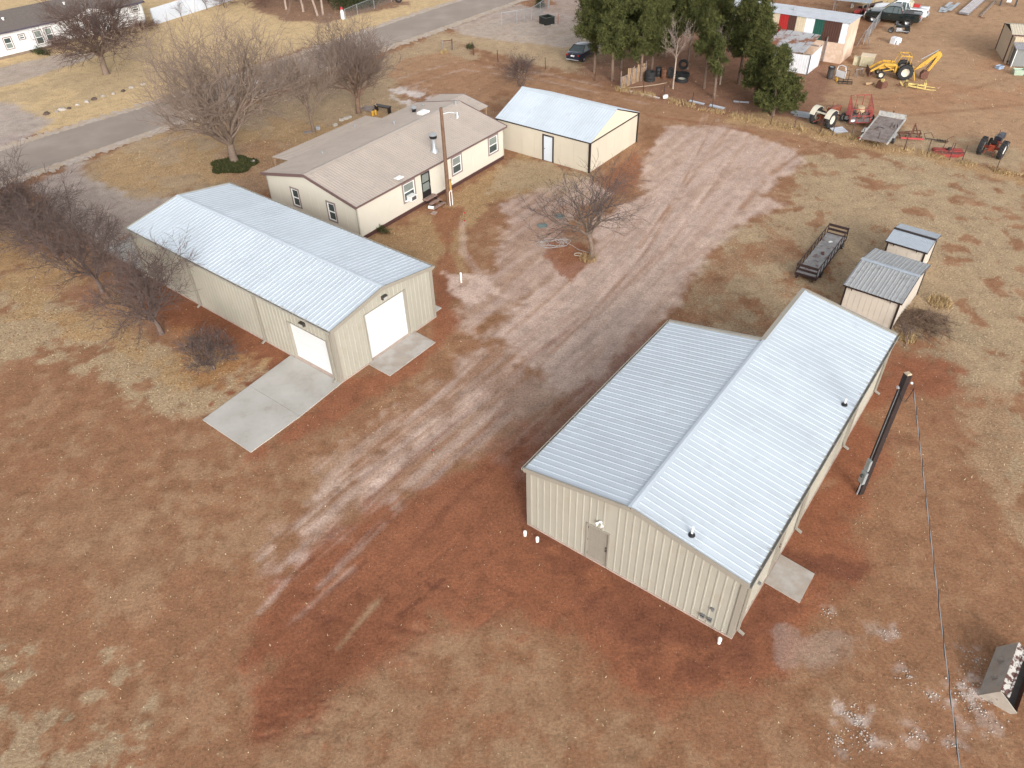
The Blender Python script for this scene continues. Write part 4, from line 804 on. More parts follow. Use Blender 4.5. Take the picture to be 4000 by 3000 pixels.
fsd = thing('ribbed_shed', 'beige ribbed shed with maroon corner trim at the right edge of the dirt yard', 'shed', fs, -.30)
for p0, p1 in (((0, 0), (5, 0)), ((5, 0), (5, 4)), ((5, 4), (0, 4)), ((0, 4), (0, 0))): wall(fsd, p0, p1, [(0, fh), (5, fh)], mat('beige_ribbed', (.50, .41, .30), .55, var=.06), prof=(.229, .08, .03, .024, .11))
roof(fsd, (-.1, -.12, fh), (1, 0, 0), (0, 2.12, .45), 5.2, math.hypot(2.12, .45), mat('beige_roof', (.56, .49, .38), .5), (.229, .08, .03, .024, .11)); roof(fsd, (5.1, 4.12, fh), (-1, 0, 0), (0, -2.12, .45), 5.2, math.hypot(2.12, .45), _M['beige_roof'], (.229, .08, .03, .024, .11))
MAR = mat('maroon_trim', (.07, .022, .022), .5)
for u, v in ((0, 0), (5, 0), (0, 4)): post(fsd, 'corner_trim', MAR, u, v, 0, fh, .14)
bar(fsd, 'eave_trim', MAR, (-.1, -.13, fh-.03), (5.1, -.13, fh-.03), .05, .12); bar(fsd, 'base_trim', MAR, (0, -.04, .05), (5, -.04, .05), .04, .1)
cg = thing('screened_kennel', 'grey mesh kennel with corrugated awning leaning on the beige ribbed shed', 'kennel', P(3948, 262), -.25)
for u in (0, 1.6):
    for v in (0, 1.0): post(cg, 'post', WHITE, u, v, 0, 1.75, .06)
MB().bx(.05, 1.55, -.01, .015, .08, 1.66).build('screen', mat('grey_screen', (.20, .205, .20), .8, var=.1, scale=50), cg, smooth=None); MB().bx(-.01, .015, .05, .95, .08, 1.66).build('screen', _M['grey_screen'], cg, smooth=None)
roof(cg, (-.2, -.3, 1.72), (1, 0, 0), (0, 1.5, .25), 2.0, 1.5, mat('grey_awning', (.30, .30, .32), .5, var=.15), (.152, .09, .03, .02, .07), .5, 'awning_sheet')
tb = MB(); tb.loft([[(-.38, -.28, 0), (.38, -.28, 0), (.38, .28, 0), (-.38, .28, 0)], [(-.5, -.36, .5), (.5, -.36, .5), (.5, .36, .5), (-.5, .36, .5)], [(-.44, -.30, .5), (.44, -.30, .5), (.44, .30, .5), (-.44, .30, .5)], [(-.34, -.24, .06), (.34, -.24, .06), (.34, .24, .06), (-.34, .24, .06)]]).build('stock_tub', mat('pale_green_plastic', (.36, .45, .35), .5), None, smooth=None, loc=P(3974, 291), rz=-.2, label='pale green plastic tub in front of the grey mesh kennel', cat='tub')
cr = thing('plastic_crate', 'pale blue plastic crate on the dirt beside the beige ribbed shed', 'crate', P(3902, 268), .3)
for z in (.08, .24): 
    for a, b in (((-.3, -.25), (.3, -.25)), ((.3, -.25), (.3, .25)), ((.3, .25), (-.3, .25)), ((-.3, .25), (-.3, -.25))): MB().beam((*a, z), (*b, z), .03, .10).build('slat', mat('pale_blue_plastic', (.33, .42, .55), .5), cr, smooth=None)
MB().bx(-.29, .29, -.24, .24, .0, .03).build('bottom', _M['pale_blue_plastic'], cr, smooth=None)
# grey shade roof behind the patchwork shed
sr = thing('shade_roof', 'low grey sheet roof on posts behind the patchwork shed', 'shelter', P(3245, 62), -.5)
MB().box((1.9, 1.2, 1.75), (4.2, 2.6, .06)).build('roof', mat('blue_grey_sheet', (.27, .31, .35), .5, var=.1), sr, smooth=None)
for u in (.1, 3.7):
    for v in (.2, 2.2): post(sr, 'post', WOOD, u, v, 0, 1.72, .09)

# ------------------------------------------------------------------ poles and wire
hp = P(970*K, 443*K); up_ = thing('utility_pole', 'weathered brown round pole with yard light in front of the cream house', 'pole', hp, 0)
MB().cyl((0, 0, -.1), (0, 0, 6.97), .155, .105, 14).build('shaft', WOODPOLE, up_)
MB().tube([(.08, .03, 6.55), (.5, .12, 6.62), (.95, .2, 6.52)], .025, 8).build('lamp_arm', GALV, up_)
lh = MB().lathe([(.001, .10), (.07, .10), (.10, 0), (.09, -.10), (.14, -.2), (.12, -.24), (.001, -.24)], (1.02, .22, 6.5), n=14).build('lamp_head', GALV, up_)
MB().lathe([(.11, -.24), (.10, -.32), (.001, -.34)], (1.02, .22, 6.5), n=14).build('lens', mat('milky_lens', (.6, .6, .58), .2), lh)
MB().box((.22, .02, 1.55), (.14, .30, .72)).build('breaker_box', mat('ochre_box', (.42, .25, .07), .6, var=.15), up_, smooth=None); MB().cyl((.30, .02, 1.75), (.38, .02, 1.75), .08, n=12).build('meter_glass', WHITE, up_)
MB().tube([(.22, -.08, 1.2), (.10, -.12, 1.0), (.10, -.14, 0)], .03, 8).build('conduit', WHITE, up_); MB().tube([(.26, .08, 1.2), (.26, -.02, 0)], .03, 8).build('conduit', WHITE, up_)
dp = P(3358, 1926); pp = thing('service_pole', 'dark square timber service pole with grey meter boxes beside the near workshop', 'pole', dp, .25)
MB().bx(-.11, .11, -.11, .11, -.1, 6.66).build('shaft', DARKPOLE, pp, smooth=None); MB().loft([[(-.11, -.11, 6.66), (.11, -.11, 6.66), (.11, .11, 6.66), (-.11, .11, 6.66)], [(-.08, -.08, 6.71), (.08, -.08, 6.71), (.08, .08, 6.71), (-.08, .08, 6.71)]]).build('sawn_top', mat('sawn_wood', (.45, .36, .25), .9), pp, smooth=None)
GB = mat('grey_meter_box', (.26, .285, .29), .45, var=.06)
mb_ = MB().bx(-.24, -.115, -.16, .12, .75, 1.40).build('meter_box', GB, pp, smooth=None); MB().cyl((-.24, -.02, 1.2), (-.32, -.02, 1.2), .08, n=14).build('meter_glass', GLASS, mb_)
MB().bx(-.21, -.115, -.12, .10, 1.5, 2.1).build('breaker_box', GB, pp, smooth=None)
MB().cyl((-.15, -.02, 2.1), (-.15, -.02, 6.0), .016, n=8).build('conduit', mat('dull_conduit', (.16, .16, .165), .5), pp); MB().cyl((-.15, -.02, 0), (-.15, -.02, .75), .03, n=8).build('conduit', GALV, pp)
MB().lathe([(.03, 0), (.06, .05), (.05, .13), (.001, .15)], (-.2, -.02, 6.0), (-.5, 0, .8), 10).build('weatherhead', GALV, pp)
MB().tube([(-.2, -.05, 6.02), (0, -.22, 5.5), (.12, -.26, 5.45), (.25, -.26, 5.9), (.26, -.24, 6.2)], .012, 6).build('drip_loop', BLACK, pp); MB().lathe([(.02, 0), (.05, .02), (.05, .08), (.02, .1)], (.17, -.1, 6.25), (1, -.4, 0), 10).build('insulator', WHITE, pp)
w0 = Vector(dp)+Matrix.Rotation(.25, 3, 'Z') @ Vector((.26, -.14, 6.25)); w1 = P(3742, 3010, 6.0); wd = (w1-w0)*1.9; pts = []
for k in range(25): t = k/24; q = w0+wd*t; q.z = w0.z+.3*t-4*.45*t*(1-t)*.6; pts.append(q)
cb = thing('service_cable', 'twisted aerial service cable running from the dark timber pole toward the camera', 'cable', w0)
MB().tube([p-w0 for p in pts], .012, 6).build('bare_strand', GALV, cb)
tw = []
for k in range(481): t = k/480; i = min(int(t*24), 23); f = t*24-i; q = pts[i].lerp(pts[i+1], f); a = t*130; tw.append(q-w0+Vector((math.cos(a)*.022, 0, math.sin(a)*.022)))
MB().tube(tw, .011, 4).build('black_strand', BLACK, cb)
# the pole at the other end stands behind the camera and carries it
ep = w0+wd; MB().cyl((0, 0, -.1), (0, 0, ep.z+.35), .15, .11, 12).build('utility_pole', WOODPOLE, None, loc=(ep.x+.12, ep.y, 0), label='round wooden pole at the far end of the service cable, outside the picture', cat='pole')

# ------------------------------------------------------------------ fences
TP = mat('rusty_t_post', (.06, .035, .03), .7, var=.2); BARB = mat('fence_wire', (.14, .10, .085), .6, var=.2)
def wire_fence(label, pts, hs, wires=(.35, .65, .95, 1.15)):
    o = thing('wire_fence', label, 'fence', (pts[0].x, pts[0].y, 0)); b0 = Vector((pts[0].x, pts[0].y, 0)); me = None
    for p, h in zip(pts, hs):
        q = p-b0; lean = Vector((RNG.uniform(-.06, .06), RNG.uniform(-.06, .06), 0)); b = MB(); b.beam(q+Vector((0, 0, -.05)), q+lean+Vector((0, 0, h)), .035, .035); b.beam(q+Vector((.02, 0, -.05)), q+lean+Vector((.02, 0, h)), .012, .06); b.build('post', TP, o, smooth=None)
    for z in wires:
        w = MB()
        for p, q in zip(pts, pts[1:]): w.tube([p-b0+Vector((0, 0, z)), (p+q)/2-b0+Vector((0, 0, z-.03)), q-b0+Vector((0, 0, z))], .004, 3)
        w.build('wire', BARB, o, smooth=None)
fp_ = [P(*q) for q in ((2424, 345), (2512, 368), (2592, 388), (2700, 414), (2780, 432), (2880, 455), (3010, 484), (3100, 503), (3203, 522), (3251, 531), (3324, 536), (3363, 551), (3422, 569), (3531, 586), (3620, 604), (3708, 624), (3754, 635), (3889, 670), (4040, 706), (4250, 760))]
wire_fence('sagging barbed wire fence on thin rusty posts along the weedy edge of the dirt yard', fp_, [RNG.uniform(1.15, 1.4) for _ in fp_])
fq = [P(*q) for q in ((1766, 196), (1803, 165), (1872, 134), (1893, 150))]
fq2 = [P(*q) for q in ((1766, 196), (1850, 216), (1945, 243), (2130, 272), (2323, 316), (2424, 345))]
wire_fence('low wire fence along the red lane behind the garage', fq2, [1.2]*6, (.4, .8, 1.1))
hb = thing('brace_post', 'wooden H-shaped fence brace at the corner of the lane and the road', 'fence', P(1730, 197), 0)
p1_ = P(1767, 193)-P(1730, 197); hgt = .95
for p in (Vector((0, 0, 0)), p1_): MB().cyl(p+Vector((0, 0, -.05)), p+Vector((0, 0, hgt+.12)), .06, n=8).build('post', WOOD, hb)
MB().cyl(Vector((0, 0, hgt)), p1_+Vector((0, 0, hgt)), .05, n=8).build('rail', RUST, hb)
def chain_link(label, pts, h, post_r=.03):
    o = thing('chain_link_fence', label, 'fence', pts[0]); b0 = pts[0]; GW2 = mat('chain_link_wire', (.30, .31, .32), .5, metal=.3)
    for p in pts: MB().cyl(p-b0+Vector((0, 0, -.05)), p-b0+Vector((0, 0, h+.04)), post_r, n=8).build('post', GALV, o)
    for p, q in zip(pts, pts[1:]):
        MB().cyl(p-b0+Vector((0, 0, h)), q-b0+Vector((0, 0, h)), .02, n=6).build('top_rail', GALV, o); L_ = (q-p).length; d = (q-p)/L_; V = []; s = .14; x = -h
        def seg(a, b): V.extend([a, b])
        while x < L_:
            for sg in (1, -1):
                xa, xb = (x, x+h) if sg > 0 else (x+h, x); za, zb = 0.03, h-.02; t0 = max(0, min(1, (0-xa)/(xb-xa))); t1 = max(0, min(1, (L_-xa)/(xb-xa))); lo_, hi_ = min(t0, t1), max(t0, t1)
                if hi_-lo_ > .01: seg(p-b0+d*(xa+(xb-xa)*lo_)+Vector((0, 0, za+(zb-za)*lo_)), p-b0+d*(xa+(xb-xa)*hi_)+Vector((0, 0, za+(zb-za)*hi_)))
            x += s
        b = MB()
        for a, c in zip(V[::2], V[1::2]): b.beam(a, c, .005, .005)
        b.build('wire_mesh', GW2, o, smooth=None, kind='stuff')
    return o
chain_link('galvanised chain link fence in front of the dark evergreen hedge by the road', [P(1352, 80), P(1398, 60), P(1463, 35), P(1530, 8), P(1600, -20)], 1.25)
chain_link('chain link yard fence beside the black fire box', [P(1960, 100), P(2019, 91), P(2047, 86), P(2076, 80), P(2110, 58), P(2141, 34), P(2146, 20)], 1.4)
chain_link('short chain link fence with wooden props beside the black pickup', [P(3372, 172), P(3395, 140), P(3418, 110), P(3436, 86)], 1.3)
af = thing('fence_prop', 'A-shaped pair of wooden props at the end of the short chain link fence', 'fence', P(3368, 180), 0)
ap = Vector((.25, .6, 1.45))
for s in ((-.55, .1, 0), (.75, -.1, 0)): MB().beam(s, ap, .07, .07).build('prop', WOOD, af, smooth=None)
# board fence panel among the pines
bf0 = P(2426, 348); bf1 = P(2525, 305); bd = bf1-bf0; bfo = thing('board_fence', 'leaning stretch of old brown vertical boards among the pine trunks', 'fence', bf0, math.atan2(bd.y, bd.x))
nb = 16
for k in range(nb):
    u = k*bd.length/nb; h = 1.55+RNG.uniform(-.18, .12) if k > 3 else 1.0+RNG.uniform(-.1, .1); MB().box((u, RNG.uniform(-.02, .02), h/2), (.17, .03, h), rz=RNG.uniform(-.05, .05)).build('board', RAWWOOD if k % 3 else WOOD, bfo, smooth=None)
for z in (.45, 1.05): MB().beam((0, .04, z), (bd.length, .04, z), .05, .09).build('rail', WOOD, bfo, smooth=None)
for u in (0, bd.length*.5, bd.length-.1): MB().cyl((u, .1, -.05), (u, .1, 1.6), .05, n=8).build('post', WOOD, bfo)

# ------------------------------------------------------------------ vegetation
BARKG = mat('grey_brown_bark', (.20, .145, .11), .95, var=.3, scale=8, bump=.5, bscale=25)
BARKD = mat('dark_bark', (.14, .10, .085), .95, var=.3, scale=8, bump=.5, bscale=25)
TWIG = mat('bare_twigs', (.155, .112, .092), .95, var=.3, scale=2)
TWIGD = mat('dark_bare_twigs', (.115, .08, .07), .95, var=.3, scale=2)
TWIGR = mat('rusty_twigs', (.14, .075, .055), .95, var=.3, scale=2)
def tubes(segs, n):
    'batch of tapered n-sided tubes from rows (ax,ay,az,bx,by,bz,r0,r1)'
    S = np.array(segs); A, B_ = S[:, :3], S[:, 3:6]; d = B_-A; d /= np.linalg.norm(d, axis=1)[:, None]+1e-9
    ref = np.where(np.abs(d[:, 2:3]) > .9, np.array([[1., 0, 0]]), np.array([[0, 0, 1.]])); x = np.cross(d, ref); x /= np.linalg.norm(x, axis=1)[:, None]; y = np.cross(d, x)
    V = np.zeros((len(S), 2*n, 3))
    for k in range(n):
        c, s = math.cos(2*math.pi*k/n), math.sin(2*math.pi*k/n); o = x*c+y*s
        V[:, k] = A+o*S[:, 6:7]; V[:, n+k] = B_+o*S[:, 7:8]
    base = (np.arange(len(S))*2*n)[:, None]; F = np.stack([np.stack([base[:, 0]+k, base[:, 0]+(k+1) % n, base[:, 0]+n+(k+1) % n, base[:, 0]+n+k], -1) for k in range(n)], 1).reshape(-1, 4)
    return V.reshape(-1, 3), F
def bare_tree(name, label, cat, loc, H, R_, seed, lean=(0, 0), trunk=.22, fork=.22, limbs=6, dens=1.0, bark=BARKG, twig=TWIG, up=.5, levels=5, stems=1, group=None, wiggle=.16, trunk_r=None, tmin=.0075):
    'tapered trunk and limbs (part trunk) with ever finer bare twigs (part crown) spread to height H and radius R_'
    r = random.Random(seed); big_, fine_ = [], []; tr = trunk_r or .022*H+.03
    def unit(v): l = math.sqrt(v[0]**2+v[1]**2+v[2]**2)+1e-9; return (v[0]/l, v[1]/l, v[2]/l)
    def grow(p, d, L_, rad, lev):
        ns = max(2, min(5, int(3+L_*.8))) if lev < 4 else 2; sl = L_/ns; kids = []
        for i in range(ns):
            w = wiggle*(1+.25*lev); d = unit((d[0]+r.gauss(0, w), d[1]+r.gauss(0, w), d[2]+r.gauss(0, w*.8)+.10*up))
            q = (p[0]+d[0]*sl, p[1]+d[1]*sl, max(.15, p[2]+d[2]*sl)); r1 = rad*(1-.55/ns)
            (big_ if rad > .028 else fine_).append((*p, *q, rad, r1)); p = q; rad = r1
            kids.append((p, d, rad, (i+1)/ns))
        if lev >= levels: return
        nk = {1: 5, 2: 5, 3: 5, 4: 4, 5: 3}[lev]; nk = max(2, int(round(nk*dens*r.uniform(.8, 1.25))))
        for j in range(nk):
            p_, d_, rr, t = kids[min(len(kids)-1, int((.15+.85*(j+r.random())/nk)*len(kids)))]
            sp = r.uniform(.45, .95) if j < nk-1 else r.uniform(.1, .3); a = r.uniform(0, 2*math.pi); x = unit((d_[1]-.3*d_[2], d_[2]*.4-d_[0], d_[0]*.2+.1)); y = (d_[1]*x[2]-d_[2]*x[1], d_[2]*x[0]-d_[0]*x[2], d_[0]*x[1]-d_[1]*x[0])
            nd = unit(tuple(d_[i]*math.cos(sp)+(x[i]*math.cos(a)+y[i]*math.sin(a))*math.sin(sp) for i in range(3)))
            nd = unit((nd[0], nd[1], nd[2]+.12*up)); grow(p_, nd, L_*r.uniform(.5, .72), max(tmin, rr*r.uniform(.5, .68)), lev+1)
    for s in range(stems):
        a0 = r.uniform(0, 6.28); off_ = (0, 0) if stems == 1 else (.18*math.cos(s*2.4), .18*math.sin(s*2.4)); th = H*fork*(1 if stems == 1 else r.uniform(.6, 1.1))
        p = (off_[0], off_[1], -.12); d = unit((lean[0]+off_[0]*1.2, lean[1]+off_[1]*1.2, 1)); rad = tr*(1 if stems == 1 else .6); ns = 4
        big_.append((p[0], p[1], -.12, p[0], p[1], .06, rad*1.55, rad*1.15)); p = (p[0], p[1], .06)
        for i in range(ns):
            q = tuple(p[k]+d[k]*th/ns for k in range(3)); big_.append((*p, *q, rad, rad*.93)); p = q; rad *= .93; d = unit((d[0]+r.gauss(0, .06), d[1]+r.gauss(0, .06), d[2]))
        for j in range(limbs):
            az = a0+2*math.pi*j/limbs*(1 if stems == 1 else .5)+r.uniform(-.3, .3); inc = r.uniform(.25, .95) if j else .1
            reach = (H-th); hor = R_*math.sin(inc)*.9; nd = unit((math.cos(az)*hor+lean[0]*reach*.5, math.sin(az)*hor+lean[1]*reach*.5, reach*math.cos(inc)*.8+.2))
            L_ = math.hypot(hor, reach*math.cos(inc))*r.uniform(.48, .6); z0 = r.uniform(-.25, 0)*th
            grow((p[0]+d[0]*z0, p[1]+d[1]*z0, p[2]+z0), nd, L_, rad*r.uniform(.42, .62), 1)
    # scale to the wanted height
    S = np.array(big_+fine_); top = np.percentile(S[:, 5], 99.7); k = H/top; hr = np.percentile(np.hypot(S[:, 3], S[:, 4]), 98); kr = R_/max(hr, .1)
    for L_ in (big_, fine_):
        for i, q in enumerate(L_):
            f = lambda z: min(1, max(0, z/(H*fork*.9))); k0, k1 = 1+(kr-1)*f(q[2]), 1+(kr-1)*f(q[5]); L_[i] = (q[0]*k0, q[1]*k0, q[2]*k, q[3]*k1, q[4]*k1, q[5]*k, q[6], q[7])
    o = thing(name, label, cat, loc, 0, group)
    put('trunk', np_mesh('trunk', *tubes(big_, 7), bark, smooth=True), o); put('crown', np_mesh('crown', *tubes(fine_, 3), twig), o)
    return o
TG = 'bare trees of the home lots'
bare_tree('bare_tree', 'lone bare tree with wide open crown on the pale gravel drive', 'tree', P(2312, 1006), 6.2, 4.3, 11, (-.02, .02), fork=.3, limbs=13, levels=4, tmin=.010, dens=.86, bark=BARKG, twig=mat('grey_twigs', (.095, .07, .064), .95, var=.3), up=.3, group=TG, wiggle=.13, trunk_r=.17)
bare_tree('bare_tree', 'tall bare tree with fan of upright limbs, green groundcover round its foot', 'tree', P(918, 633), 11.2, 7.2, 23, (-.12, .02), fork=.13, limbs=15, dens=1.25, levels=4, tmin=.013, up=.75, group=TG, trunk_r=.36, twig=mat('tan_twigs', (.23, .168, .13), .95, var=.3))
bare_tree('bare_tree', 'slender bare tree with vase-shaped crown at the back of the house', 'tree', P(1226, 515), 7.6, 3.2, 5, (-.05, 0), fork=.2, limbs=9, dens=1.2, levels=4, tmin=.012, up=.9, group=TG, trunk_r=.15, twig=_M['tan_twigs'])
bare_tree('bare_tree', 'dense bushy bare tree with stout clustered limbs behind the house porch', 'tree', P(1402, 441), 8.2, 4.2, 7, (-.02, 0), fork=.16, limbs=15, dens=1.25, levels=4, tmin=.013, up=.75, group=TG, trunk_r=.25, bark=mat('reddish_bark', (.185, .115, .08), .95, var=.3, bump=.4), twig=mat('warm_twigs', (.175, .125, .10), .95, var=.3))
bare_tree('bare_tree', 'wide dark tree on the straw lawn before the white ranch house', 'tree', P(416, 289), 7.9, 6.0, 31, (0, 0), fork=.25, limbs=14, dens=1.3, levels=4, tmin=.014, up=.3, group=TG, bark=BARKG, twig=mat('dark_brown_twigs', (.10, .062, .05), .95, var=.3), trunk_r=.33)
bare_tree('bare_shrub', 'small multi-stemmed bare shrub beside the white roof of the garage', 'shrub', P(2036, 338), 3.3, 2.2, 13, stems=5, fork=.2, limbs=3, dens=1.0, up=.6, levels=4, bark=BARKD, twig=TWIGD, trunk_r=.07)
LG = 'row of bare shrubs along the left workshop'
for i, (px, py, H, R_, sd, lb, ln) in enumerate(((85, 945, 6.4, 4.0, 41, 'tallest bare dark tree of the row left of the workshop, against the road', (.05, .1)), (225, 1005, 4.9, 3.6, 43, 'twiggy dark tree leaning left, second in the row beyond the workshop pad', (-.1, .05)),
    (400, 1140, 5.4, 3.4, 47, 'bare dark tree in front of the concrete pad at the workshop back corner', (-.08, .1)), (632, 1303, 5.6, 3.7, 53, 'bare low-branched tree in orange leaves, rising before the workshop side wall', (-.1, .04)),
    (838, 1443, 2.4, 1.7, 59, 'small round bare shrub in orange leaf litter beside the concrete apron', (-.08, .02)), (-60, 1010, 5.4, 3.6, 61, 'bare dark tree cut by the left edge of the picture', (0, .1)))):
    bare_tree('bare_tree' if H > 3 else 'bare_shrub', lb, 'tree' if H > 3 else 'shrub', P(px, py), H, R_, sd, ln, fork=.16 if H > 3 else .1, limbs=12, dens=1.15 if H > 3 else 1.1, up=.35, tmin=.011, bark=BARKD, twig=TWIGD, group=LG, levels=4, trunk_r=.15 if H > 3 else .07)
# pale-trunked trees and thicket at the top edge
for i, (px, py, H, lb) in enumerate(((1118, 37, 6.5, 'leftmost'), (1185, 46, 7, 'second'), (1240, 62, 6.5, 'leaning third'), (1262, 59, 7, 'rightmost'))):
    bare_tree('bare_tree', lb+' of the pale trunks in the leaf-strewn thicket beyond the road', 'tree', P(px, py), H, 2.6, 71+i, (-.15 if i == 2 else .03, .05), fork=.35, limbs=5, dens=.9, levels=4, bark=mat('pale_bark', (.33, .25, .20), .95, var=.25, bump=.3), twig=_M['tan_twigs'], group='thicket trunks', trunk_r=.16)
for i, (px, py, H, lb) in enumerate(((714, 83, 2.6, 'small bare sapling in a stone ring before the white steel fence'), (809, 38, 2.6, 'bare sapling at the far end of the white steel fence'))):
    bare_tree('sapling', lb, 'tree', P(px, py), H, 1.1, 81+i, fork=.2, limbs=5, dens=.9, levels=3, up=.9, bark=BARKD, twig=TWIGD, trunk_r=.05)
for i, (px, py) in enumerate(((960, 20), (1040, 30), (1300, 20), (1010, -10), (1160, 5), (880, 30))):
    bare_tree('thicket_shrub', ('low russet twiggy shrub in the thicket, ' + ('left end', 'beside the leftmost pale trunk', 'beside the evergreen hedge', 'at the picture top', 'behind the second pale trunk', 'next to the white fence end')[i]), 'shrub', P(px, py), 2.2+.3*(i % 3), 2.4, 91+i, stems=3, fork=.12, limbs=4, levels=4, dens=.95, up=.4, bark=BARKD, twig=TWIGR, trunk_r=.05, group='thicket shrubs')
bare_tree('house_shrub', 'rusty brown shrub against the front wall of the white ranch house', 'shrub', P(235, 196), 1.6, 1.5, 105, stems=4, fork=.1, limbs=4, levels=4, up=.5, bark=BARKD, twig=TWIGR, trunk_r=.04)
bare_tree('house_shrub', 'rusty brown shrub at the corner where white house meets white fence', 'shrub', P(560, 118), 1.4, 2.0, 106, stems=4, fork=.1, limbs=4, levels=4, up=.3, bark=BARKD, twig=TWIGR, trunk_r=.04)

# needle and leaf clumps
def leaf_material(name, c0, c1, tr=.15):
    m = bpy.data.materials.new(name); m.use_nodes = True; t = m.node_tree; b = t.nodes['Principled BSDF']; b.inputs['Roughness'].default_value = .8; b.inputs['Specular IOR Level'].default_value = .2
    a = t.nodes.new('ShaderNodeAttribute'); a.attribute_name = 'tone'; mx = t.nodes.new('ShaderNodeMix'); mx.data_type = 'RGBA'; t.links.new(a.outputs['Fac'], mx.inputs[0]); mx.inputs[6].default_value = (*c0, 1); mx.inputs[7].default_value = (*c1, 1); t.links.new(mx.outputs[2], b.inputs['Base Color'])
    return m
NEED = leaf_material('pine_needles', (.030, .037, .013), (.115, .120, .036)); HEDGE = leaf_material('evergreen_leaves', (.018, .026, .010), (.06, .075, .025)); IVY = leaf_material('groundcover_leaves', (.03, .038, .014), (.085, .085, .03))
def clump_mesh(name, C, size, per, m, rng, spike=True, upb=.4):
    'per thin triangles fanning out of every centre C (n,3); tone varies clump by clump'
    n = len(C); tone = rng.random(n)*.7
    d = rng.normal(size=(n, per, 3)); d[..., 2] += upb; d /= np.linalg.norm(d, axis=2)[..., None]
    x = np.cross(d, rng.normal(size=(n, per, 3))); x /= np.linalg.norm(x, axis=2)[..., None]; s = size*(.7+.6*rng.random((n, per, 1)))
    c = C[:, None, :]+rng.normal(size=(n, per, 3))*size*.18; w = s*(.085 if spike else .42)
    V = np.stack([c-x*w, c+x*w, c+d*s], 2) if spike else np.stack([c-x*w, c+d*s*.5+x*w, c+d*s], 2)
    F = np.arange(n*per*3).reshape(-1, 3); tn = np.repeat(tone[:, None]+rng.random((n, per))*.3, 3, axis=1).reshape(-1)
    return np_mesh(name, V.reshape(-1, 3), F, m, {'tone': np.clip(tn, 0, 1)})
def pine(label, loc, H, R_, base, seed, lean=(0, 0), dens=1.0, low=False):
    o = thing('pine_tree', label, 'tree', loc, 0, 'pines between the lane and the patchwork shed'); rng = np.random.default_rng(seed); r = random.Random(seed)
    segs = [(0, 0, -.1, lean[0]*.2, lean[1]*.2, H*.25, .16, .13), (lean[0]*.2, lean[1]*.2, H*.25, lean[0]*.6, lean[1]*.6, H*.6, .13, .09), (lean[0]*.6, lean[1]*.6, H*.6, lean[0], lean[1], H*.97, .09, .02)]; C = []
    nb_ = int(46*dens*H/8)
    for k in range(nb_):
        t = (k+r.random())/nb_; z = base+(H-base)*t**.9; prof = (1-t)**.65*(.55+.45*math.sin(min(1, t*4)*math.pi/2)) if not low else (1-t)**.8; L_ = R_*max(.16, prof)*r.uniform(.6, 1.15); az = r.uniform(0, 6.283); f = z/H
        p = np.array([lean[0]*f, lean[1]*f, z]); d = np.array([math.cos(az), math.sin(az), r.uniform(-.15, .45)]); e = p+d*L_; segs.append((*p, *e, .03, .010))
        m = max(3, int(L_*7.5*dens)); ts = r.uniform(.25, .4)+(1-.3)*np.sort(rng.random(m))
        for q in ts:
            c = p+d*L_*min(q, 1.05)+np.array([0, 0, .12*q]); cl = rng.normal(size=(r.randint(4, 7), 3))*np.array([.20, .20, .20])*(.7+.5*R_/3); C.append(c+cl)
    for k in range(5 if not low else 0):
        z = r.uniform(base*.4, base); az = r.uniform(0, 6.28); segs.append((0, 0, z, math.cos(az)*.9, math.sin(az)*.9, z+.25, .018, .006))
    C = np.concatenate(C); C[:, 2] = np.maximum(C[:, 2], .25)
    put('trunk', np_mesh('trunk', *tubes(segs, 6), mat('pine_bark', (.17, .115, .085), .95, var=.3, scale=9, bump=.5), smooth=True), o); put('crown', clump_mesh('crown', C, .27, 15, NEED, rng, upb=.55), o)
pines = [(2321, 284, 9.6, 2.5, 2.6, 'leftmost tall pine, its boughs over the dark blue sedan'), (2391, 315, 9.2, 2.3, 2.2, 'tall pine just right of the dark blue sedan'), (2427, 270, 9.8, 2.4, 2.6, 'tall pine behind the leaning board fence'), (2502, 318, 8.6, 2.0, 2.4, 'pine with pale trunk at the end of the board fence'), (2545, 285, 9.2, 2.2, 2.0, 'pine standing over the stacked tyres'),
    (2683, 272, 8.4, 2.1, 3.4, 'tall thin-trunked pine behind the heap of tyres'), (2750, 345, 6.4, 1.5, 3.0, 'slim pine in the middle of the bare-trunk gap'), (2788, 384, 4.6, .9, 2.1, 'small sparse pine nearest the lane'), (2884, 328, 8.2, 2.3, 2.5, 'stout dark-trunked pine left of the patchwork shed'), (2945, 392, 7.4, 2.2, .8, 'dense pine next to the bushy corner pine'),
    (2935, 300, 7.4, 2.0, .8, 'tall pine before the red panel of the shed'), (3018, 450, 5.5, 2.4, .3, 'broad bushy pine clothed to the ground at the yard corner'), (2460, 215, 9.5, 2.5, 1.4, 'tall pine at the back of the grove above the sedan'), (2600, 225, 9.0, 2.4, 1.2, 'back-row pine hiding the pink cottage'), (2780, 250, 8.6, 2.4, 1.4, 'back-row pine before the beige shed end')]
for i, (px, py, H, R_, b, lb) in enumerate(pines): pine(lb, P(px, py), H, R_, b, 200+i, (RNG.uniform(-.4, .4), RNG.uniform(-.2, .4)), 1.3 if R_ > 2 else .85, low=b < 1)
for i, (px, py, H, lb) in enumerate(((2628, 346, 6.3, 'dead pale tree with bare limbs standing among the pines'), (2812, 330, 5.6, 'second bare grey tree, half hidden between the pines'))):
    bare_tree('dead_tree', lb, 'tree', P(px, py), H, 2.0, 120+i, fork=.42, limbs=6, dens=.8, levels=4, up=.4, bark=mat('pale_dead_bark', (.36, .29, .23), .95, var=.2), twig=mat('pale_dead_twigs', (.30, .24, .20), .95, var=.2), trunk_r=.09)
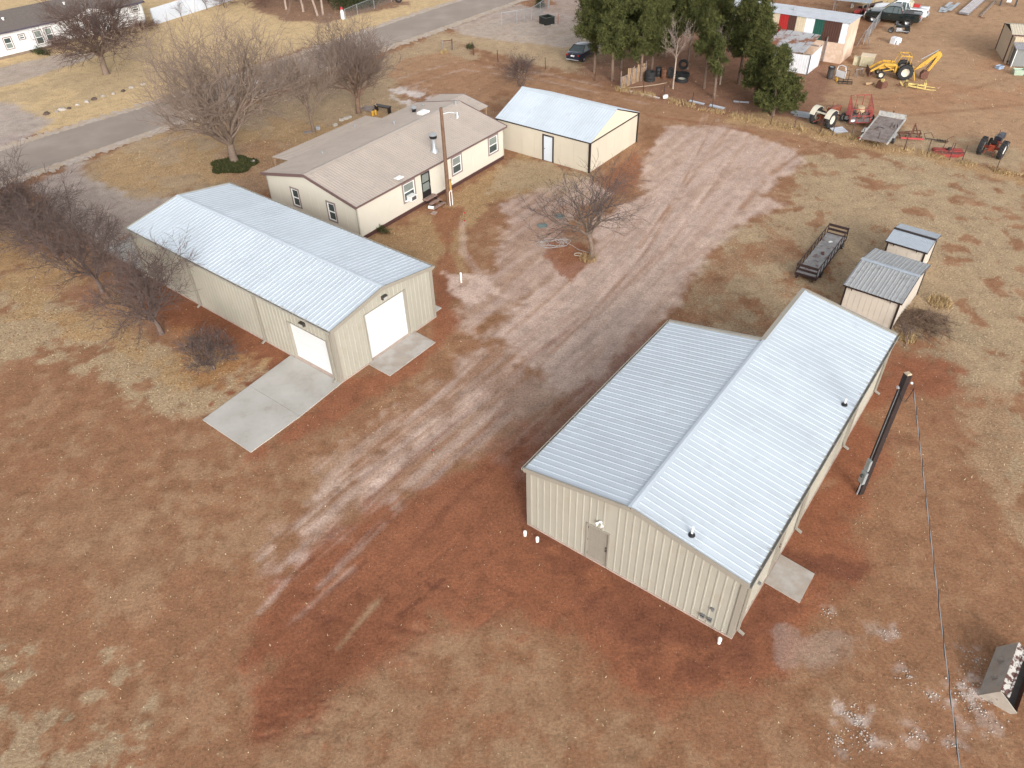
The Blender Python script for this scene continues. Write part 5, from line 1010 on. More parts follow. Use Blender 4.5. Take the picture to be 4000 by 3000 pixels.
# evergreen hedge by the chain link fence, tree in the fire-box yard
rng = np.random.default_rng(5)
def bush(name, label, loc, rx, ry, h, n, seed, m=HEDGE, size=.22, cat='shrub'):
    g_ = np.random.default_rng(seed); o = thing(name, label, cat, loc, -.66); q = g_.normal(size=(n, 3)); q /= np.linalg.norm(q, axis=1)[:, None]; q *= (g_.random((n, 1))**.35)*(1+.18*np.sin(q[:, :1]*7+seed)+.15*np.cos(q[:, 1:2]*9)); C = np.c_[q[:, 0]*rx, q[:, 1]*ry, np.abs(q[:, 2])*h+.08]
    put('foliage', clump_mesh('foliage', C, size, 6, m, g_), o); put('stem', np_mesh('stem', *tubes([(0, 0, -.05, g_.normal()*.2*rx, g_.normal()*.2*ry, h*.7, .04, .01) for _ in range(5)], 5), BARKD), o)
bush('evergreen_hedge', 'dark evergreen hedge behind the chain link fence across the road', P(1405, 20), 2.6, 4.2, 2.1, 1900, 3); bush('evergreen_hedge', 'dark evergreen mass at the top edge beside the pale trunks', P(1330, -10), 3, 3.5, 3.0, 1800, 4)
bush('round_shrub', 'dark rounded shrub by the gate of the fenced yard at the top', P(2108, 30), .55, .55, 1.9, 420, 8, size=.2); bush('weed_tuft', 'small green bush inside the low wire fence', P(1838, 190), .5, .5, .45, 160, 9, IVY, .16)
bush('green_weed', 'green weeds growing at the foot of the house skirting', P(1490, 905), .9, .4, .35, 260, 10, IVY, .12, 'weed'); bush('house_juniper', 'low dark juniper before the white ranch house', P(165, 210), 1.6, .7, .5, 420, 12, HEDGE, .16)
# groundcover ring under the tall tree
cgn = 5200; g_ = np.random.default_rng(21); a = g_.random(cgn)*6.283; rr = np.sqrt(g_.random(cgn))*(1+.12*np.sin(a*5)); c = P(905, 642); C = np.c_[rr*np.cos(a)*1.75+.25, rr*np.sin(a)*1.55-.25, .03+.10*g_.random(cgn)]
put('groundcover', clump_mesh('groundcover', C, .10, 4, IVY, g_, spike=False), None, loc=c, kind='stuff')
# brush pile behind the sheds
bpz = D(1988, 700); seg = []; r = random.Random(77)
for k in range(520):
    a = r.uniform(0, 6.283); q = r.random()**.6; x, y = math.cos(a)*q*1.7, math.sin(a)*q*1.3; z = r.uniform(.05, .75)*(1-q*.8); L_ = r.uniform(.3, 1.1); t = r.uniform(0, 6.283); e = r.uniform(-.25, .3); seg.append((x, y, z, x+math.cos(t)*L_, y+math.sin(t)*L_, max(.02, z+e*L_), r.uniform(.006, .02), .004))
bp_ = thing('brush_pile', 'heap of dead brown branches and weeds beside the larger cream shed', 'brush pile', bpz); put('branches', np_mesh('branches', *tubes(seg, 4), mat('dead_branches', (.13, .082, .058), .95, var=.35, scale=3)), bp_, kind='stuff')
bare_tree('dead_sapling', 'thin leafless sapling standing in front of the brush pile', 'tree', D(1955, 748), 1.7, .8, 131, fork=.15, limbs=5, levels=3, dens=.9, up=.6, bark=BARKD, twig=TWIGD, trunk_r=.03)
# tall straw grass: fence line, brush pile, post feet
STRAW = leaf_material('straw_blades', (.30, .19, .09), (.54, .41, .22)); DRYG = leaf_material('dry_turf_blades', (.30, .215, .13), (.58, .49, .32)); LEAF = leaf_material('fallen_leaf_litter', (.20, .085, .035), (.46, .24, .085))
def blades(name, P0, hgt, wid, m, rng, lean=.5):
    n = len(P0); az = rng.random(n)*6.283; h = hgt*(.5+.8*rng.random(n)); l = h*lean*rng.random(n); w = wid*(.6+.8*rng.random(n)); dx, dy = np.cos(az), np.sin(az); az2 = rng.random(n)*6.283
    V = np.stack([P0-np.c_[dx*w, dy*w, 0*w], P0+np.c_[dx*w, dy*w, 0*w], P0+np.c_[np.cos(az2)*l, np.sin(az2)*l, h]], 1); t = np.repeat(rng.random(n), 3)
    return np_mesh(name, V.reshape(-1, 3), np.arange(3*n).reshape(-1, 3), m, {'tone': t})
pts_ = []
for p, q in zip(fp_, fp_[1:]):
    n = int((q-p).length*190); t = g_.random(n); d = (q-p).normalized(); nn = np.array([-d.y, d.x]); off_ = g_.normal(size=n)*.30; b = np.outer(1-t, p[:2])+np.outer(t, q[:2])+off_[:, None]*nn; k = fbm(b[:, 0], b[:, 1], 1.6, 3, 3) > .40; pts_.append(b[k])
for c, r_, n in ((D(1960, 733), .45, 420), (D(2030, 655), .7, 500), (D(1920, 690), .5, 260), (P(1735, 205), .5, 260), (P(2430, 350), .8, 400), (D(1270, 560), .6, 260)):
    a = g_.random(n)*6.283; q = np.sqrt(g_.random(n))*r_; pts_.append(np.c_[c.x+np.cos(a)*q, c.y+np.sin(a)*q])
pts_ = np.concatenate(pts_); put('tall_straw_grass', blades('tall_straw_grass', np.c_[pts_, np.zeros(len(pts_))], .30, .016, STRAW, g_, .8), None, kind='stuff')

# ------------------------------------------------------------------ wheels and vehicles (local x forward, y left)
def wheel(par, c, r, w, rim=None, hub=.55, lugs=0, axis=(0, 1, 0), n=22, dish=.25):
    'tyre with rounded tread (part) and dished rim (sub-part)'
    ax = Vector(axis).normalized(); h = w/2
    b = MB().lathe([(r*hub, -h*.75), (r*.86, -h), (r*.97, -h*.8), (r, -h*.3), (r, h*.3), (r*.97, h*.8), (r*.86, h), (r*hub, h*.75)], c, ax, n); c = Vector(c)
    if lugs:
        x = ax.cross(Vector((0, 0, 1))).normalized(); y = ax.cross(x)
        for k in range(lugs):
            for s in (-1, 1):
                a = 2*math.pi*(k+(.5 if s > 0 else 0))/lugs; a2 = a+.16; p = c+(x*math.cos(a)+y*math.sin(a))*(r+.012)+ax*s*h*.92; q = c+(x*math.cos(a2)+y*math.sin(a2))*(r+.012)+ax*s*h*.05; b.beam(p, q, .05, .05, (x*math.cos(a)+y*math.sin(a)))
    t = b.build('tyre', RUBBER, par)
    rm = rim or mat('alloy_rim', (.45, .46, .47), .35, metal=.6)
    MB().lathe([(r*hub*1.03, -h*.72), (r*hub*.9, -h*.5), (r*hub*.35, -h*dish), (.001, -h*dish)], c, ax, n).build('rim', rm, t); MB().lathe([(r*hub*1.03, h*.72), (r*hub*.9, h*.5), (r*hub*.35, h*dish), (.001, h*dish)], c, ax, n).build('rim', rm, t)
    return t
def ring(x, pts): return [(x, y, z) for y, z in pts]+[(x, -y, z) for y, z in reversed(pts)]
def pickup(label, loc, rz, paint, chrome, plate=True, tonneau=None):
    o = thing('pickup_truck', label, 'truck', loc, rz); W_ = .98
    def sec(x, zb, zt, w=1.0, crown=.03): return ring(x, [(W_*w*.86, zb), (W_*w, zb+.12), (W_*w*1.01, zb+.42), (W_*w*.985, zt-.08), (W_*w*.90, zt), (W_*w*.4, zt+crown)])
    xs = [(2.86, .52, .98, .86), (2.70, .44, 1.08, .93), (2.2, .42, 1.16, .99), (1.35, .40, 1.20, 1), (.2, .38, 1.20, 1), (-1.0, .38, 1.20, 1), (-1.02, .38, 1.22, 1), (-2.8, .42, 1.24, .99), (-2.92, .5, 1.22, .97)]
    MB().loft([sec(*q) for q in xs]).build('body', paint, o, smooth=35)
    def gr(x, zb, zt, wb, wt): return ring(x, [(W_*wb, zb), (W_*wt, zt)])
    MB().loft([gr(1.28, 1.19, 1.20, .93, .93), gr(.62, 1.19, 1.78, .94, .74), gr(-.70, 1.19, 1.80, .94, .76), gr(-1.04, 1.19, 1.24, .94, .94)]).build('window_glass', GLASS, o, smooth=None)
    MB().loft([gr(.58, 1.77, 1.83, .75, .70), gr(.1, 1.80, 1.88, .77, .70), gr(-.72, 1.79, 1.84, .77, .70)]).build('roof', paint, o)
    pl = MB()
    for s in (-1, 1):
        for a, b in (((1.28, .92*W_*s, 1.2), (.60, .745*W_*s, 1.8)), ((.02, .945*W_*s, 1.2), (-.02, .755*W_*s, 1.81)), ((-1.03, .94*W_*s, 1.24), (-.70, .765*W_*s, 1.8)), ((-.55, .95*W_*s, 1.2), (-.52, .76*W_*s, 1.81))): pl.beam(a, b, .06, .05, (0, s, 0))
    pl.build('pillar', paint, o, smooth=None)
    bd = MB(); bd.bx(-2.78, -1.14, -.78, .78, 1.235, 1.262); bd.build('bed_cover', tonneau or mat('dark_bed', (.07, .07, .07), .7), o, smooth=None)
    if not tonneau:
        for s in (-1, 1): MB().bx(-2.8, -1.12, s*.88-.06, s*.88+.06, 1.23, 1.30).build('bed_rail', BLACK, o, smooth=None)
    for x in (1.85, -1.78):
        for s in (-1, 1):
            wheel(o, (x, s*.86, .40), .40, .27, lugs=0); MB().lathe([(.50, -.02), (.50, .06), (.44, .06)], (x, s*.94, .42), (0, s, 0), 22).build('wheel_arch', BLACK, o)
    bm_ = chrome; MB().loft([ring(2.98, [(.86, .45), (.86, .66)]), ring(2.78, [(.99, .42), (.99, .70)])]).build('front_bumper', bm_, o, smooth=None); MB().bx(-3.06, -2.90, -.94, .94, .48, .66).build('rear_bumper', bm_, o, smooth=None)
    MB().bx(2.84, 2.90, -.55, .55, .70, 1.0).build('grille', BLACK, o, smooth=None)
    for s in (-1, 1):
        MB().bx(2.72, 2.89, s*.58, s*.86, .78, 1.0).build('headlight', mat('headlamp', (.55, .57, .58), .15), o, smooth=None); MB().bx(-2.95, -2.84, s*.80, s*.96, .85, 1.18).build('tail_light', mat('red_lens', (.28, .015, .012), .25), o, smooth=None)
        MB().box((1.0, s*1.12, 1.22), (.12, .24, .18)).build('mirror', BLACK, o, smooth=None); MB().beam((.35, s*1.0, .98), (.2, s*1.0, .98), .03, .04, (0, 0, 1)).build('door_handle', bm_, o, smooth=None)
    MB().bx(-2.95, -2.93, -.8, .8, .72, 1.2).build('tailgate', paint, o, smooth=None)
    return o
CHROME = mat('chrome', (.55, .56, .57), .15, metal=.9, var=.05)
a, b = P(3409, 88), P(3540, 103); d_ = a-b; rz = math.atan2(d_.y, d_.x); mid = (a+b)/2-Vector((math.cos(rz+math.pi/2), math.sin(rz+math.pi/2), 0))*.95
nv = Vector((math.cos(rz-math.pi/2), math.sin(rz-math.pi/2), 0)); mid = (a+b)/2+nv*.95
BKP = mat('black_car_paint', (.010, .016, .016), .15, var=.05, spec=.8)
pickup('black crew-cab pickup with chrome bumpers parked in the dirt yard', mid, rz, BKP, CHROME)
pickup('white pickup parked close behind the black one, tools in its bed', mid+nv*2.5+Vector((math.cos(rz), math.sin(rz), 0))*-.4, rz+.03, mat('white_car_paint', (.72, .74, .76), .2, var=.03), CHROME, tonneau=mat('grey_bed', (.35, .35, .36), .6))
tl = mid+nv*2.5-Vector((math.cos(rz), math.sin(rz), 0))*1.9
MB().bx(-.4, .4, -.25, .25, 0, .3).build('tool_box', mat('red_tool_box', (.42, .03, .025), .5), None, smooth=None, loc=tl+Vector((0, 0, 1.27)), rz=rz, label='red tool box in the bed of the white pickup', cat='tool box')
cz = thing('work_crate', 'cream boxy machine riding in the bed of the white pickup', 'machine', tl+Vector((math.cos(rz)*.55, math.sin(rz)*.55, 1.27)), rz)
MB().bx(-.25, .25, -.3, .3, 0, .5).build('housing', mat('cream_paint', (.55, .50, .38), .6, var=.1), cz, smooth=None); MB().bx(-.27, -.25, -.22, .22, .1, .4).build('vent', BLACK, cz, smooth=None)
# sedan
def sedan(label, loc, rz, paint):
    o = thing('sedan', label, 'car', loc, rz); W_ = .90
    def sec(x, zb, zt, w): return ring(x, [(W_*w*.85, zb), (W_*w, zb+.14), (W_*w*1.01, zb+.36), (W_*w*.97, zt-.06), (W_*w*.86, zt), (W_*w*.35, zt+.03)])
    MB().loft([sec(*q) for q in ((2.36, .32, .62, .72), (2.2, .24, .70, .88), (1.7, .21, .80, .98), (.9, .20, .90, 1), (-.6, .20, .93, 1), (-1.6, .22, .96, .99), (-2.1, .28, .97, .93), (-2.32, .36, .88, .84), (-2.36, .4, .6, .80))]).build('body', paint, o, smooth=35)
    g = lambda x, zb, zt, wb, wt: ring(x, [(W_*wb, zb), (W_*wt, zt)])
    MB().loft([g(.98, .89, .90, .90, .88), g(.30, .92, 1.36, .92, .70), g(-.75, .92, 1.37, .92, .70), g(-1.62, .95, .98, .90, .80)]).build('window_glass', GLASS, o, smooth=None)
    MB().loft([g(.32, 1.35, 1.39, .71, .64), g(-.2, 1.38, 1.44, .73, .64), g(-.78, 1.36, 1.40, .71, .64)]).build('roof', paint, o)
    pl = MB()
    for s in (-1, 1):
        for p, q in (((.98, .88*W_*s, .9), (.30, .705*W_*s, 1.38)), ((-.2, .93*W_*s, .92), (-.22, .72*W_*s, 1.39)), ((-1.6, .86*W_*s, .97), (-.76, .705*W_*s, 1.38))): pl.beam(p, q, .07, .04, (0, s, 0))
    pl.build('pillar', paint, o, smooth=None)
    for x in (1.42, -1.38):
        for s in (-1, 1): wheel(o, (x, s*.80, .32), .32, .2, hub=.68)
    for s in (-1, 1):
        MB().box((-2.28, s*.60, .80), (.14, .30, .17), rz=s*.18).build('tail_light', _M['red_lens'], o, smooth=None); MB().box((2.2, s*.62, .62), (.2, .3, .12)).build('headlight', _M['headlamp'], o, smooth=None); MB().box((.72, s*.98, .95), (.1, .18, .12)).build('mirror', paint, o, smooth=None); MB().beam((1.0, s*.91, .34), (-1.0, s*.91, .34), .02, .03).build('sill_trim', CHROME, o, smooth=None)
    MB().bx(-2.375, -2.355, -.20, .20, .66, .80).build('licence_plate', WHITE, o, smooth=None); MB().lathe([(.001, .012), (.055, .01), (.06, 0)], (-2.345, 0, .88), (-1, 0, .2), 14).build('round_emblem', CHROME, o); MB().bx(-2.42, -2.34, -.70, .70, .33, .40).build('bumper_trim', GALV, o, smooth=None)
    return o
a, b, c = P(2209, 238), P(2271, 251), P(2316, 222); fw = (c-b).normalized(); rz = math.atan2(fw.y, fw.x)
sedan('dark blue sedan seen from behind, its nose under the leftmost pine', (a+b)/2+fw*2.1, rz, mat('dark_blue_paint', (.012, .020, .038), .15, var=.05, spec=.8))
# motorcycle
a, b = P(3477, 128), P(3542, 132); d_ = a-b; rz = math.atan2(d_.y, d_.x); mc = thing('motorcycle', 'black touring motorcycle with chrome exhaust beside the black pickup', 'motorcycle', (a+b)/2, rz)
DR_ = mat('dark_rim', (.06, .06, .062), .4, metal=.5); wheel(mc, (.80, 0, .31), .31, .13, DR_, hub=.7); wheel(mc, (-.78, 0, .31), .31, .16, DR_, hub=.7)
MB().loft([ring(.45, [(.10, .62), (.14, .80), (.06, .90)]), ring(.1, [(.15, .60), (.19, .80), (.10, .92)]), ring(-.15, [(.10, .6), (.12, .75), (.06, .82)])]).build('fuel_tank', BKP, mc); MB().loft([ring(-.1, [(.12, .64), (.16, .74), (.08, .76)]), ring(-.55, [(.14, .64), (.18, .74), (.1, .78)]), ring(-.95, [(.12, .68), (.14, .80), (.08, .86)])]).build('seat', BLACK, mc)
MB().box((.05, 0, .40), (.55, .34, .38)).build('engine', GALV, mc, smooth=None); MB().tube([(.80, -.1, .31), (.55, -.1, .85), (.45, -.08, 1.0)], .025, 6).build('fork', CHROME, mc); MB().tube([(.80, .1, .31), (.55, .1, .85), (.45, .08, 1.0)], .025, 6).build('fork', CHROME, mc)
MB().tube([(.2, -.42, 1.02), (.42, -.25, 1.08), (.46, 0, 1.04), (.42, .25, 1.08), (.2, .42, 1.02)], .018, 6).build('handlebar', CHROME, mc); MB().loft([ring(.62, [(.16, .85), (.20, 1.0), (.1, 1.05)]), ring(.50, [(.20, .85), (.26, 1.05), (.12, 1.30)])]).build('windscreen_fairing', BKP, mc)
for s in (-1, 1): MB().box((-.75, s*.27, .58), (.50, .16, .26)).build('saddlebag', BKP, mc, smooth=None); MB().cyl((.1, s*.2, .28), (-1.0, s*.24, .26), .045, n=10).build('exhaust', CHROME, mc)
# white appliance lying behind the motorcycle
wa = thing('scrap_appliance', 'white dented appliance parts lying on the dirt below the motorcycle', 'appliance', P(3490, 170), .4)
MB().box((0, 0, .32), (.6, .55, .64), rz=.2).build('cabinet', mat('white_enamel', (.66, .68, .72), .35, var=.1), wa, smooth=None); MB().box((.62, .05, .25), (.45, .5, .46), rz=-.3).build('drum_case', _M['white_enamel'], wa, smooth=None); MB().box((.1, -.45, .2), (.35, .25, .38), rz=.6).build('panel', _M['white_enamel'], wa, smooth=None)
# ------------------------------------------------------------------ tractors and the backhoe
def tractor(par, body, rimm, scale=1.0, fr=.36, rr=.68, fenders=None, hood=True, steer=True):
    wb = 1.95
    for s in (-1, 1):
        wheel(par, (-.1, s*.72, rr), rr, .36, rimm, .52, 16, n=26); wheel(par, (wb, s*.62, fr), fr, .18, rimm, .55, n=18)
    MB().box((.25, 0, .72), (1.3, .42, .46)).build('gearbox', body, par, smooth=None); MB().cyl((-.1, -.56, rr), (-.1, .56, rr), .11, n=10).build('rear_axle', body, par); MB().beam((wb, -.55, fr+.05), (wb, .55, fr+.05), .10, .12).build('front_axle', body, par, smooth=None)
    MB().box((1.35, 0, .75), (1.0, .36, .40)).build('engine', mat('greasy_engine', (.045, .035, .03), .7, var=.3), par, smooth=None)
    if hood: MB().loft([ring(.72, [(.24, .92), (.26, 1.16), (.18, 1.26)]), ring(1.5, [(.24, .92), (.25, 1.16), (.17, 1.24)]), ring(2.15, [(.22, .72), (.23, 1.10), (.15, 1.18)])]).build('hood', fenders or body, par)
    MB().loft([ring(-.05, [(.22, 1.0), (.24, 1.05)]), ring(-.35, [(.22, 1.02), (.25, 1.10)]), ring(-.44, [(.20, 1.1), (.23, 1.36)])]).build('seat', BLACK, par)
    if steer:
        MB().cyl((.66, 0, 1.15), (.42, 0, 1.38), .02, n=6).build('steering_column', BLACK, par); pts = [(.40+.08*math.sin(t), .21*math.cos(t), 1.38+.17*math.sin(t)) for t in [k*math.pi/8 for k in range(17)]]; MB().tube(pts, .016, 6).build('steering_wheel', BLACK, par)
    MB().cyl((1.25, .12, 1.2), (1.25, .12, 1.62), .028, n=8).build('exhaust_stack', RUST, par)
    for s in (-1, 1): MB().beam((-.2, s*.28, .5), (-.95, s*.36, .42), .05, .07).build('lift_arm', body, par, smooth=None)
    MB().beam((-.35, 0, .9), (-.95, 0, .62), .05, .05).build('top_link', body, par, smooth=None)
ORG = mat('faded_orange_red', (.25, .065, .03), .6, var=.25, scale=6, col2=(.09, .035, .025), thr=.55, dscale=5)
CRM = mat('cream_rim', (.58, .54, .44), .6, var=.12)
a, b, c = P(3176, 478), P(3247, 500), P(3290, 478); fw = (a-b); rz = math.atan2(fw.y, fw.x)-math.pi/2
t1 = thing('tractor', 'old orange-red tractor with cream fenders, backed up to the wire fence beside the pine', 'tractor', (a+b)/2, rz); tractor(t1, ORG, CRM, fr=.36, rr=.70)
for s in (-1, 1):
    q = []
    for k in range(8): t = math.pi*(.15+.75*k/7); q.append([(-.1+math.cos(t)*.78, s*.46, .70+math.sin(t)*.80), (-.1+math.cos(t)*.78, s*.92, .70+math.sin(t)*.80), (-.1+math.cos(t)*.74, s*.92, .70+math.sin(t)*.76), (-.1+math.cos(t)*.74, s*.46, .70+math.sin(t)*.76)])
    MB().loft(q).build('fender', CRM, t1)
MB().beam((-.52, -.75, 1.18), (-.52, .75, 1.18), .24, .06).build('rear_panel', CRM, t1, smooth=None)
a, b = P(3826, 598), P(3905, 617); fw = (a-b); rz = math.atan2(fw.y, fw.x)-math.pi/2
t2 = thing('tractor', 'small red tractor with dark hood, alone at the right of the dirt yard', 'tractor', (a+b)/2, rz); tractor(t2, mat('bright_rusty_red', (.28, .045, .02), .6, var=.25, scale=6, col2=(.08, .03, .02), thr=.58, dscale=5), mat('pale_rim', (.6, .58, .54), .6), fr=.32, rr=.66, fenders=mat('blue_black_hood', (.018, .022, .035), .4))
# backhoe loader
a, b = P(3523, 313), P(3426, 309); fw = (b-a); rz = math.atan2(fw.y, fw.x); side = Vector((-math.sin(rz), math.cos(rz), 0))
bh = thing('backhoe_loader', 'yellow backhoe loader with folded digging arm raised, in the dirt yard', 'backhoe', a-side*.75, rz); tractor(bh, YELLOW, mat('dirty_white_rim', (.55, .50, .40), .6, var=.2), fr=.36, rr=.70)
for s in (-1, 1):
    MB().beam((.75, s*.48, 1.25), (.75, s*.48, .6), .16, .14, (1, 0, 0)).build('loader_post', YELLOW, bh, smooth=None); la = MB(); la.beam((.75, s*.50, 1.25), (1.9, s*.50, 1.32), .10, .20, (0, 0, 1)); la.beam((1.85, s*.50, 1.36), (2.95, s*.50, .62), .10, .18, (0, 0, 1)); la.build('loader_arm', YELLOW, bh, smooth=None)
    MB().cyl((.85, s*.5, .75), (1.75, s*.5, 1.2), .05, n=8).build('lift_cylinder', YELLOW, bh); MB().beam((.9, s*.5, .9), (2.2, s*.46, .55), .06, .08).build('side_brace', YELLOW, bh, smooth=None)
    MB().tube([(-.35, s*.55, .95), (-.35, s*.55, 2.05), (.55, s*.55, 2.10)], .035, 8).build('roll_bar_post', YELLOW, bh); MB().cyl((.55, s*.55, 2.1), (.85, s*.52, 1.25), .03, n=8).build('roll_bar_post', YELLOW, bh); MB().beam((-.35, s*.55, 2.08), (.62, s*.55, 2.12), .07, .09).build('canopy_rail', YELLOW, bh, smooth=None)
    MB().beam((-.9, s*.35, .75), (-1.0, s*1.05, .08), .10, .10).build('stabiliser', YELLOW, bh, smooth=None)
MB().beam((-.35, -.55, 2.10), (-.35, .55, 2.10), .07, .09).build('canopy_rail', YELLOW, bh, smooth=None); MB().beam((.6, -.55, 2.12), (.6, .55, 2.12), .07, .09).build('canopy_rail', YELLOW, bh, smooth=None)
MB().beam((2.92, -.9, .35), (2.92, .9, .35), .5, .06, (.6, 0, .8)).build('loader_bucket_floor', RUST, bh, smooth=None); MB().beam((3.05, -.9, .55), (3.05, .9, .55), .06, .5).build('loader_bucket_back', RUST, bh, smooth=None)
MB().beam((-.75, 0, .35), (-.75, 0, 1.05), .5, .3, (1, 0, 0)).build('swing_frame', YELLOW, bh, smooth=None)
b0, b1, b2, b3 = Vector((-.95, .05, .85)), Vector((-2.65, .05, 2.45)), Vector((-2.95, .05, 2.2)), Vector((-2.15, .05, .55))
MB().prism([(b0.x, -.08, b0.z-.12), (b0.x-.4, -.08, b0.z+.45), (b1.x+.05, -.08, b1.z+.12), (b1.x-.15, -.08, b1.z-.05), (b0.x-.8, -.08, b0.z+.3)], (0, .24, 0)).build('boom', YELLOW, bh, smooth=None)
MB().prism([(-2.70, -.06, 2.55), (-3.02, -.06, 2.2), (-2.85, -.06, 1.8), (-2.2, -.06, .5), (-2.06, -.06, .55), (-2.55, -.06, 1.9)], (0, .2, 0)).build('dipper_arm', YELLOW, bh, smooth=None)
MB().cyl((-1.35, .05, 1.75), (-2.6, .05, 2.62), .045, n=8).build('boom_cylinder', CHROME, bh); MB().cyl((-2.5, .05, 1.9), (-2.0, .05, .9), .04, n=8).build('dipper_cylinder', DARK, bh)
MB().prism([(-2.3, -.25, .72), (-1.85, -.25, .75), (-1.62, -.25, .45), (-1.72, -.25, .1), (-2.2, -.25, .05), (-2.3, -.25, .2)], (0, .6, 0)).build('digging_bucket', RUST, bh, smooth=None)
MB().box((-.55, 0, 1.15), (.2, .7, .3)).build('control_tower', BLACK, bh, smooth=None)
# yellow forks and attachments lying in front
fk = thing('pallet_fork_frame', 'pale yellow fork frame lying in the dirt before the backhoe', 'attachment', P(3575, 343), -.35)
for y in (-.45, .45): MB().beam((-.7, y*.6, .25), (.75, y, .12), .10, .12).build('side_beam', PALEYEL, fk, smooth=None); MB().beam((.75, y, .06), (1.7, y*.8, .05), .09, .05).build('fork', PALEYEL, fk, smooth=None)
for x, h in ((-.7, .4), (.1, .2), (.75, .55)): MB().beam((x, -.48, h), (x, .48, h), .08, .12).build('cross_beam', PALEYEL, fk, smooth=None)
for y in (-.45, .45): MB().beam((.75, y, .06), (.75, y, .62), .08, .1, (1, 0, 0)).build('upright', PALEYEL, fk, smooth=None)
mh = thing('scrap_linkage', 'tangle of pale yellow and rusty linkage just left of the fork frame', 'attachment', P(3525, 338), .3)
for k in range(7): q = Vector((RNG.uniform(-.4, .4), RNG.uniform(-.4, .4), RNG.uniform(.05, .3))); MB().beam(q, q+Vector((RNG.uniform(-.6, .6), RNG.uniform(-.5, .5), RNG.uniform(.05, .55))), .07, .08).build('link', PALEYEL if k % 2 else RUST, mh, smooth=None)
bk = thing('digger_bucket', 'rusty digging bucket tipped on the ground near the backhoe front wheel', 'bucket', P(3442, 342), .5)
MB().prism([(-.4, -.3, 0), (.35, -.3, 0), (.45, -.3, .3), (.2, -.3, .62), (-.25, -.3, .6)], (0, .05, 0)).build('side_plate', RUST, bk, smooth=None); MB().prism([(-.4, .3, 0), (.35, .3, 0), (.45, .3, .3), (.2, .3, .62), (-.25, .3, .6)], (0, .05, 0)).build('side_plate', RUST, bk, smooth=None); MB().box((-.05, 0, .04), (.75, .58, .05)).build('floor', RUST, bk, smooth=None); MB().beam((-.36, -.28, .3), (-.36, .28, .3), .05, .6).build('back_plate', RUST, bk, smooth=None); MB().box((.0, .05, .66), (.3, .25, .18), rz=.3).build('coupler', PALEYEL, bk, smooth=None)
lg = MB().cyl((-.45, 0, .13), (.45, .1, .13), .13, .12, 10).build('log_round', RAWWOOD, None, loc=P(3395, 332), rz=.2, label='short cut log lying left of the tipped digging bucket', cat='log')
# pallet box, saw-horse, rusty gate near shed
pb = thing('pallet_tank', 'cream pallet box standing between the patchwork shed and the backhoe', 'box', P(3382, 258), -.5)
for k in range(5): MB().bx(-.6+k*.24, -.38+k*.24, -.5, -.47, .1, 1.0).build('side_board', mat('cream_board', (.55, .49, .33), .7, var=.12), pb, smooth=None)
MB().bx(-.6, .6, -.46, .5, .05, .95).build('liner', _M['cream_board'], pb, smooth=None); MB().box((0, 0, 1.03), (1.3, 1.1, .06)).build('lid', mat('pale_lid', (.62, .52, .38), .7, var=.1), pb, smooth=None)
MB().bx(-.35, .35, -.3, .3, 0, .75).build('cabinet', _M['cream_board'], None, smooth=None, loc=P(3345, 252), rz=-.4, label='small cream cabinet between the pallet box and the shed corner', cat='cabinet')
sh_ = thing('saw_horse', 'weathered saw horse left of the backhoe loader', 'saw horse', P(3350, 300), .4); MB().beam((-.5, 0, .72), (.5, 0, .72), .1, .1).build('beam', WOOD, sh_, smooth=None)
for x in (-.4, .4):
    for s in (-1, 1): MB().beam((x, 0, .7), (x+.05, s*.3, 0), .05, .05).build('leg', WOOD, sh_, smooth=None)
# white car door, black carrier, drum and wheel by lean-to
cd = thing('car_door', 'white car door with open window frame propped up beside the lean-to', 'car door', P(3280, 303), -1.0)
MB().prism([(-.5, 0, .02), (.5, 0, .02), (.52, 0, .6), (-.52, 0, .6)], (0, .08, 0)).build('panel', mat('white_car_paint', (.72, .74, .76)), cd, smooth=None)
MB().tube([(-.5, .04, .6), (-.42, .04, .95), (-.1, .04, 1.12), (.35, .04, 1.08), (.5, .04, .6)], .04, 6).build('window_frame', _M['white_car_paint'], cd)
dr_ = thing('steel_drum', 'dark rusty drum with a wheel on its top at the corner of the lean-to', 'drum', P(3240, 306), 0); MB().lathe([(.001, 0), (.30, 0), (.31, .28), (.30, .3), (.31, .58), (.30, .6), (.30, .88), (.27, .88), (.27, .84), (.001, .84)], (0, 0, 0), n=18).build('shell', mat('dark_drum', (.05, .04, .035), .7, var=.25), dr_)
wl = thing('spare_tyre', 'tyre and rim lying on top of the dark rusty drum', 'wheel', P(3240, 306)+Vector((0, 0, .88)), 0); wheel(wl, (0, 0, .11), .33, .2, axis=(0, 0, 1))
gc = thing('cargo_carrier', 'black steel cargo rack with tall hoop handle in front of the lean-to', 'rack', P(3300, 326), -.3)
for y in (-.28, .28): MB().beam((-.6, y, .3), (.6, y, .3), .04, .04).build('rail', BLACK, gc, smooth=None); MB().beam((-.6, y, .08), (.6, y, .08), .04, .04).build('rail', BLACK, gc, smooth=None)
for x in (-.6, -.2, .2, .6): MB().beam((x, -.28, .08), (x, .28, .08), .04, .04).build('slat', BLACK, gc, smooth=None); MB().beam((x, -.28, .05), (x, -.28, .32), .03, .03, (1, 0, 0)).build('stake', BLACK, gc, smooth=None); MB().beam((x, .28, .0), (x, .28, .32), .03, .03, (1, 0, 0)).build('stake', BLACK, gc, smooth=None)
MB().tube([(-.15, .28, .1), (-.15, .3, 1.0), (-.05, .3, 1.1), (.15, .3, 1.1), (.25, .3, 1.0), (.25, .28, .1)], .02, 6).build('hoop', BLACK, gc)
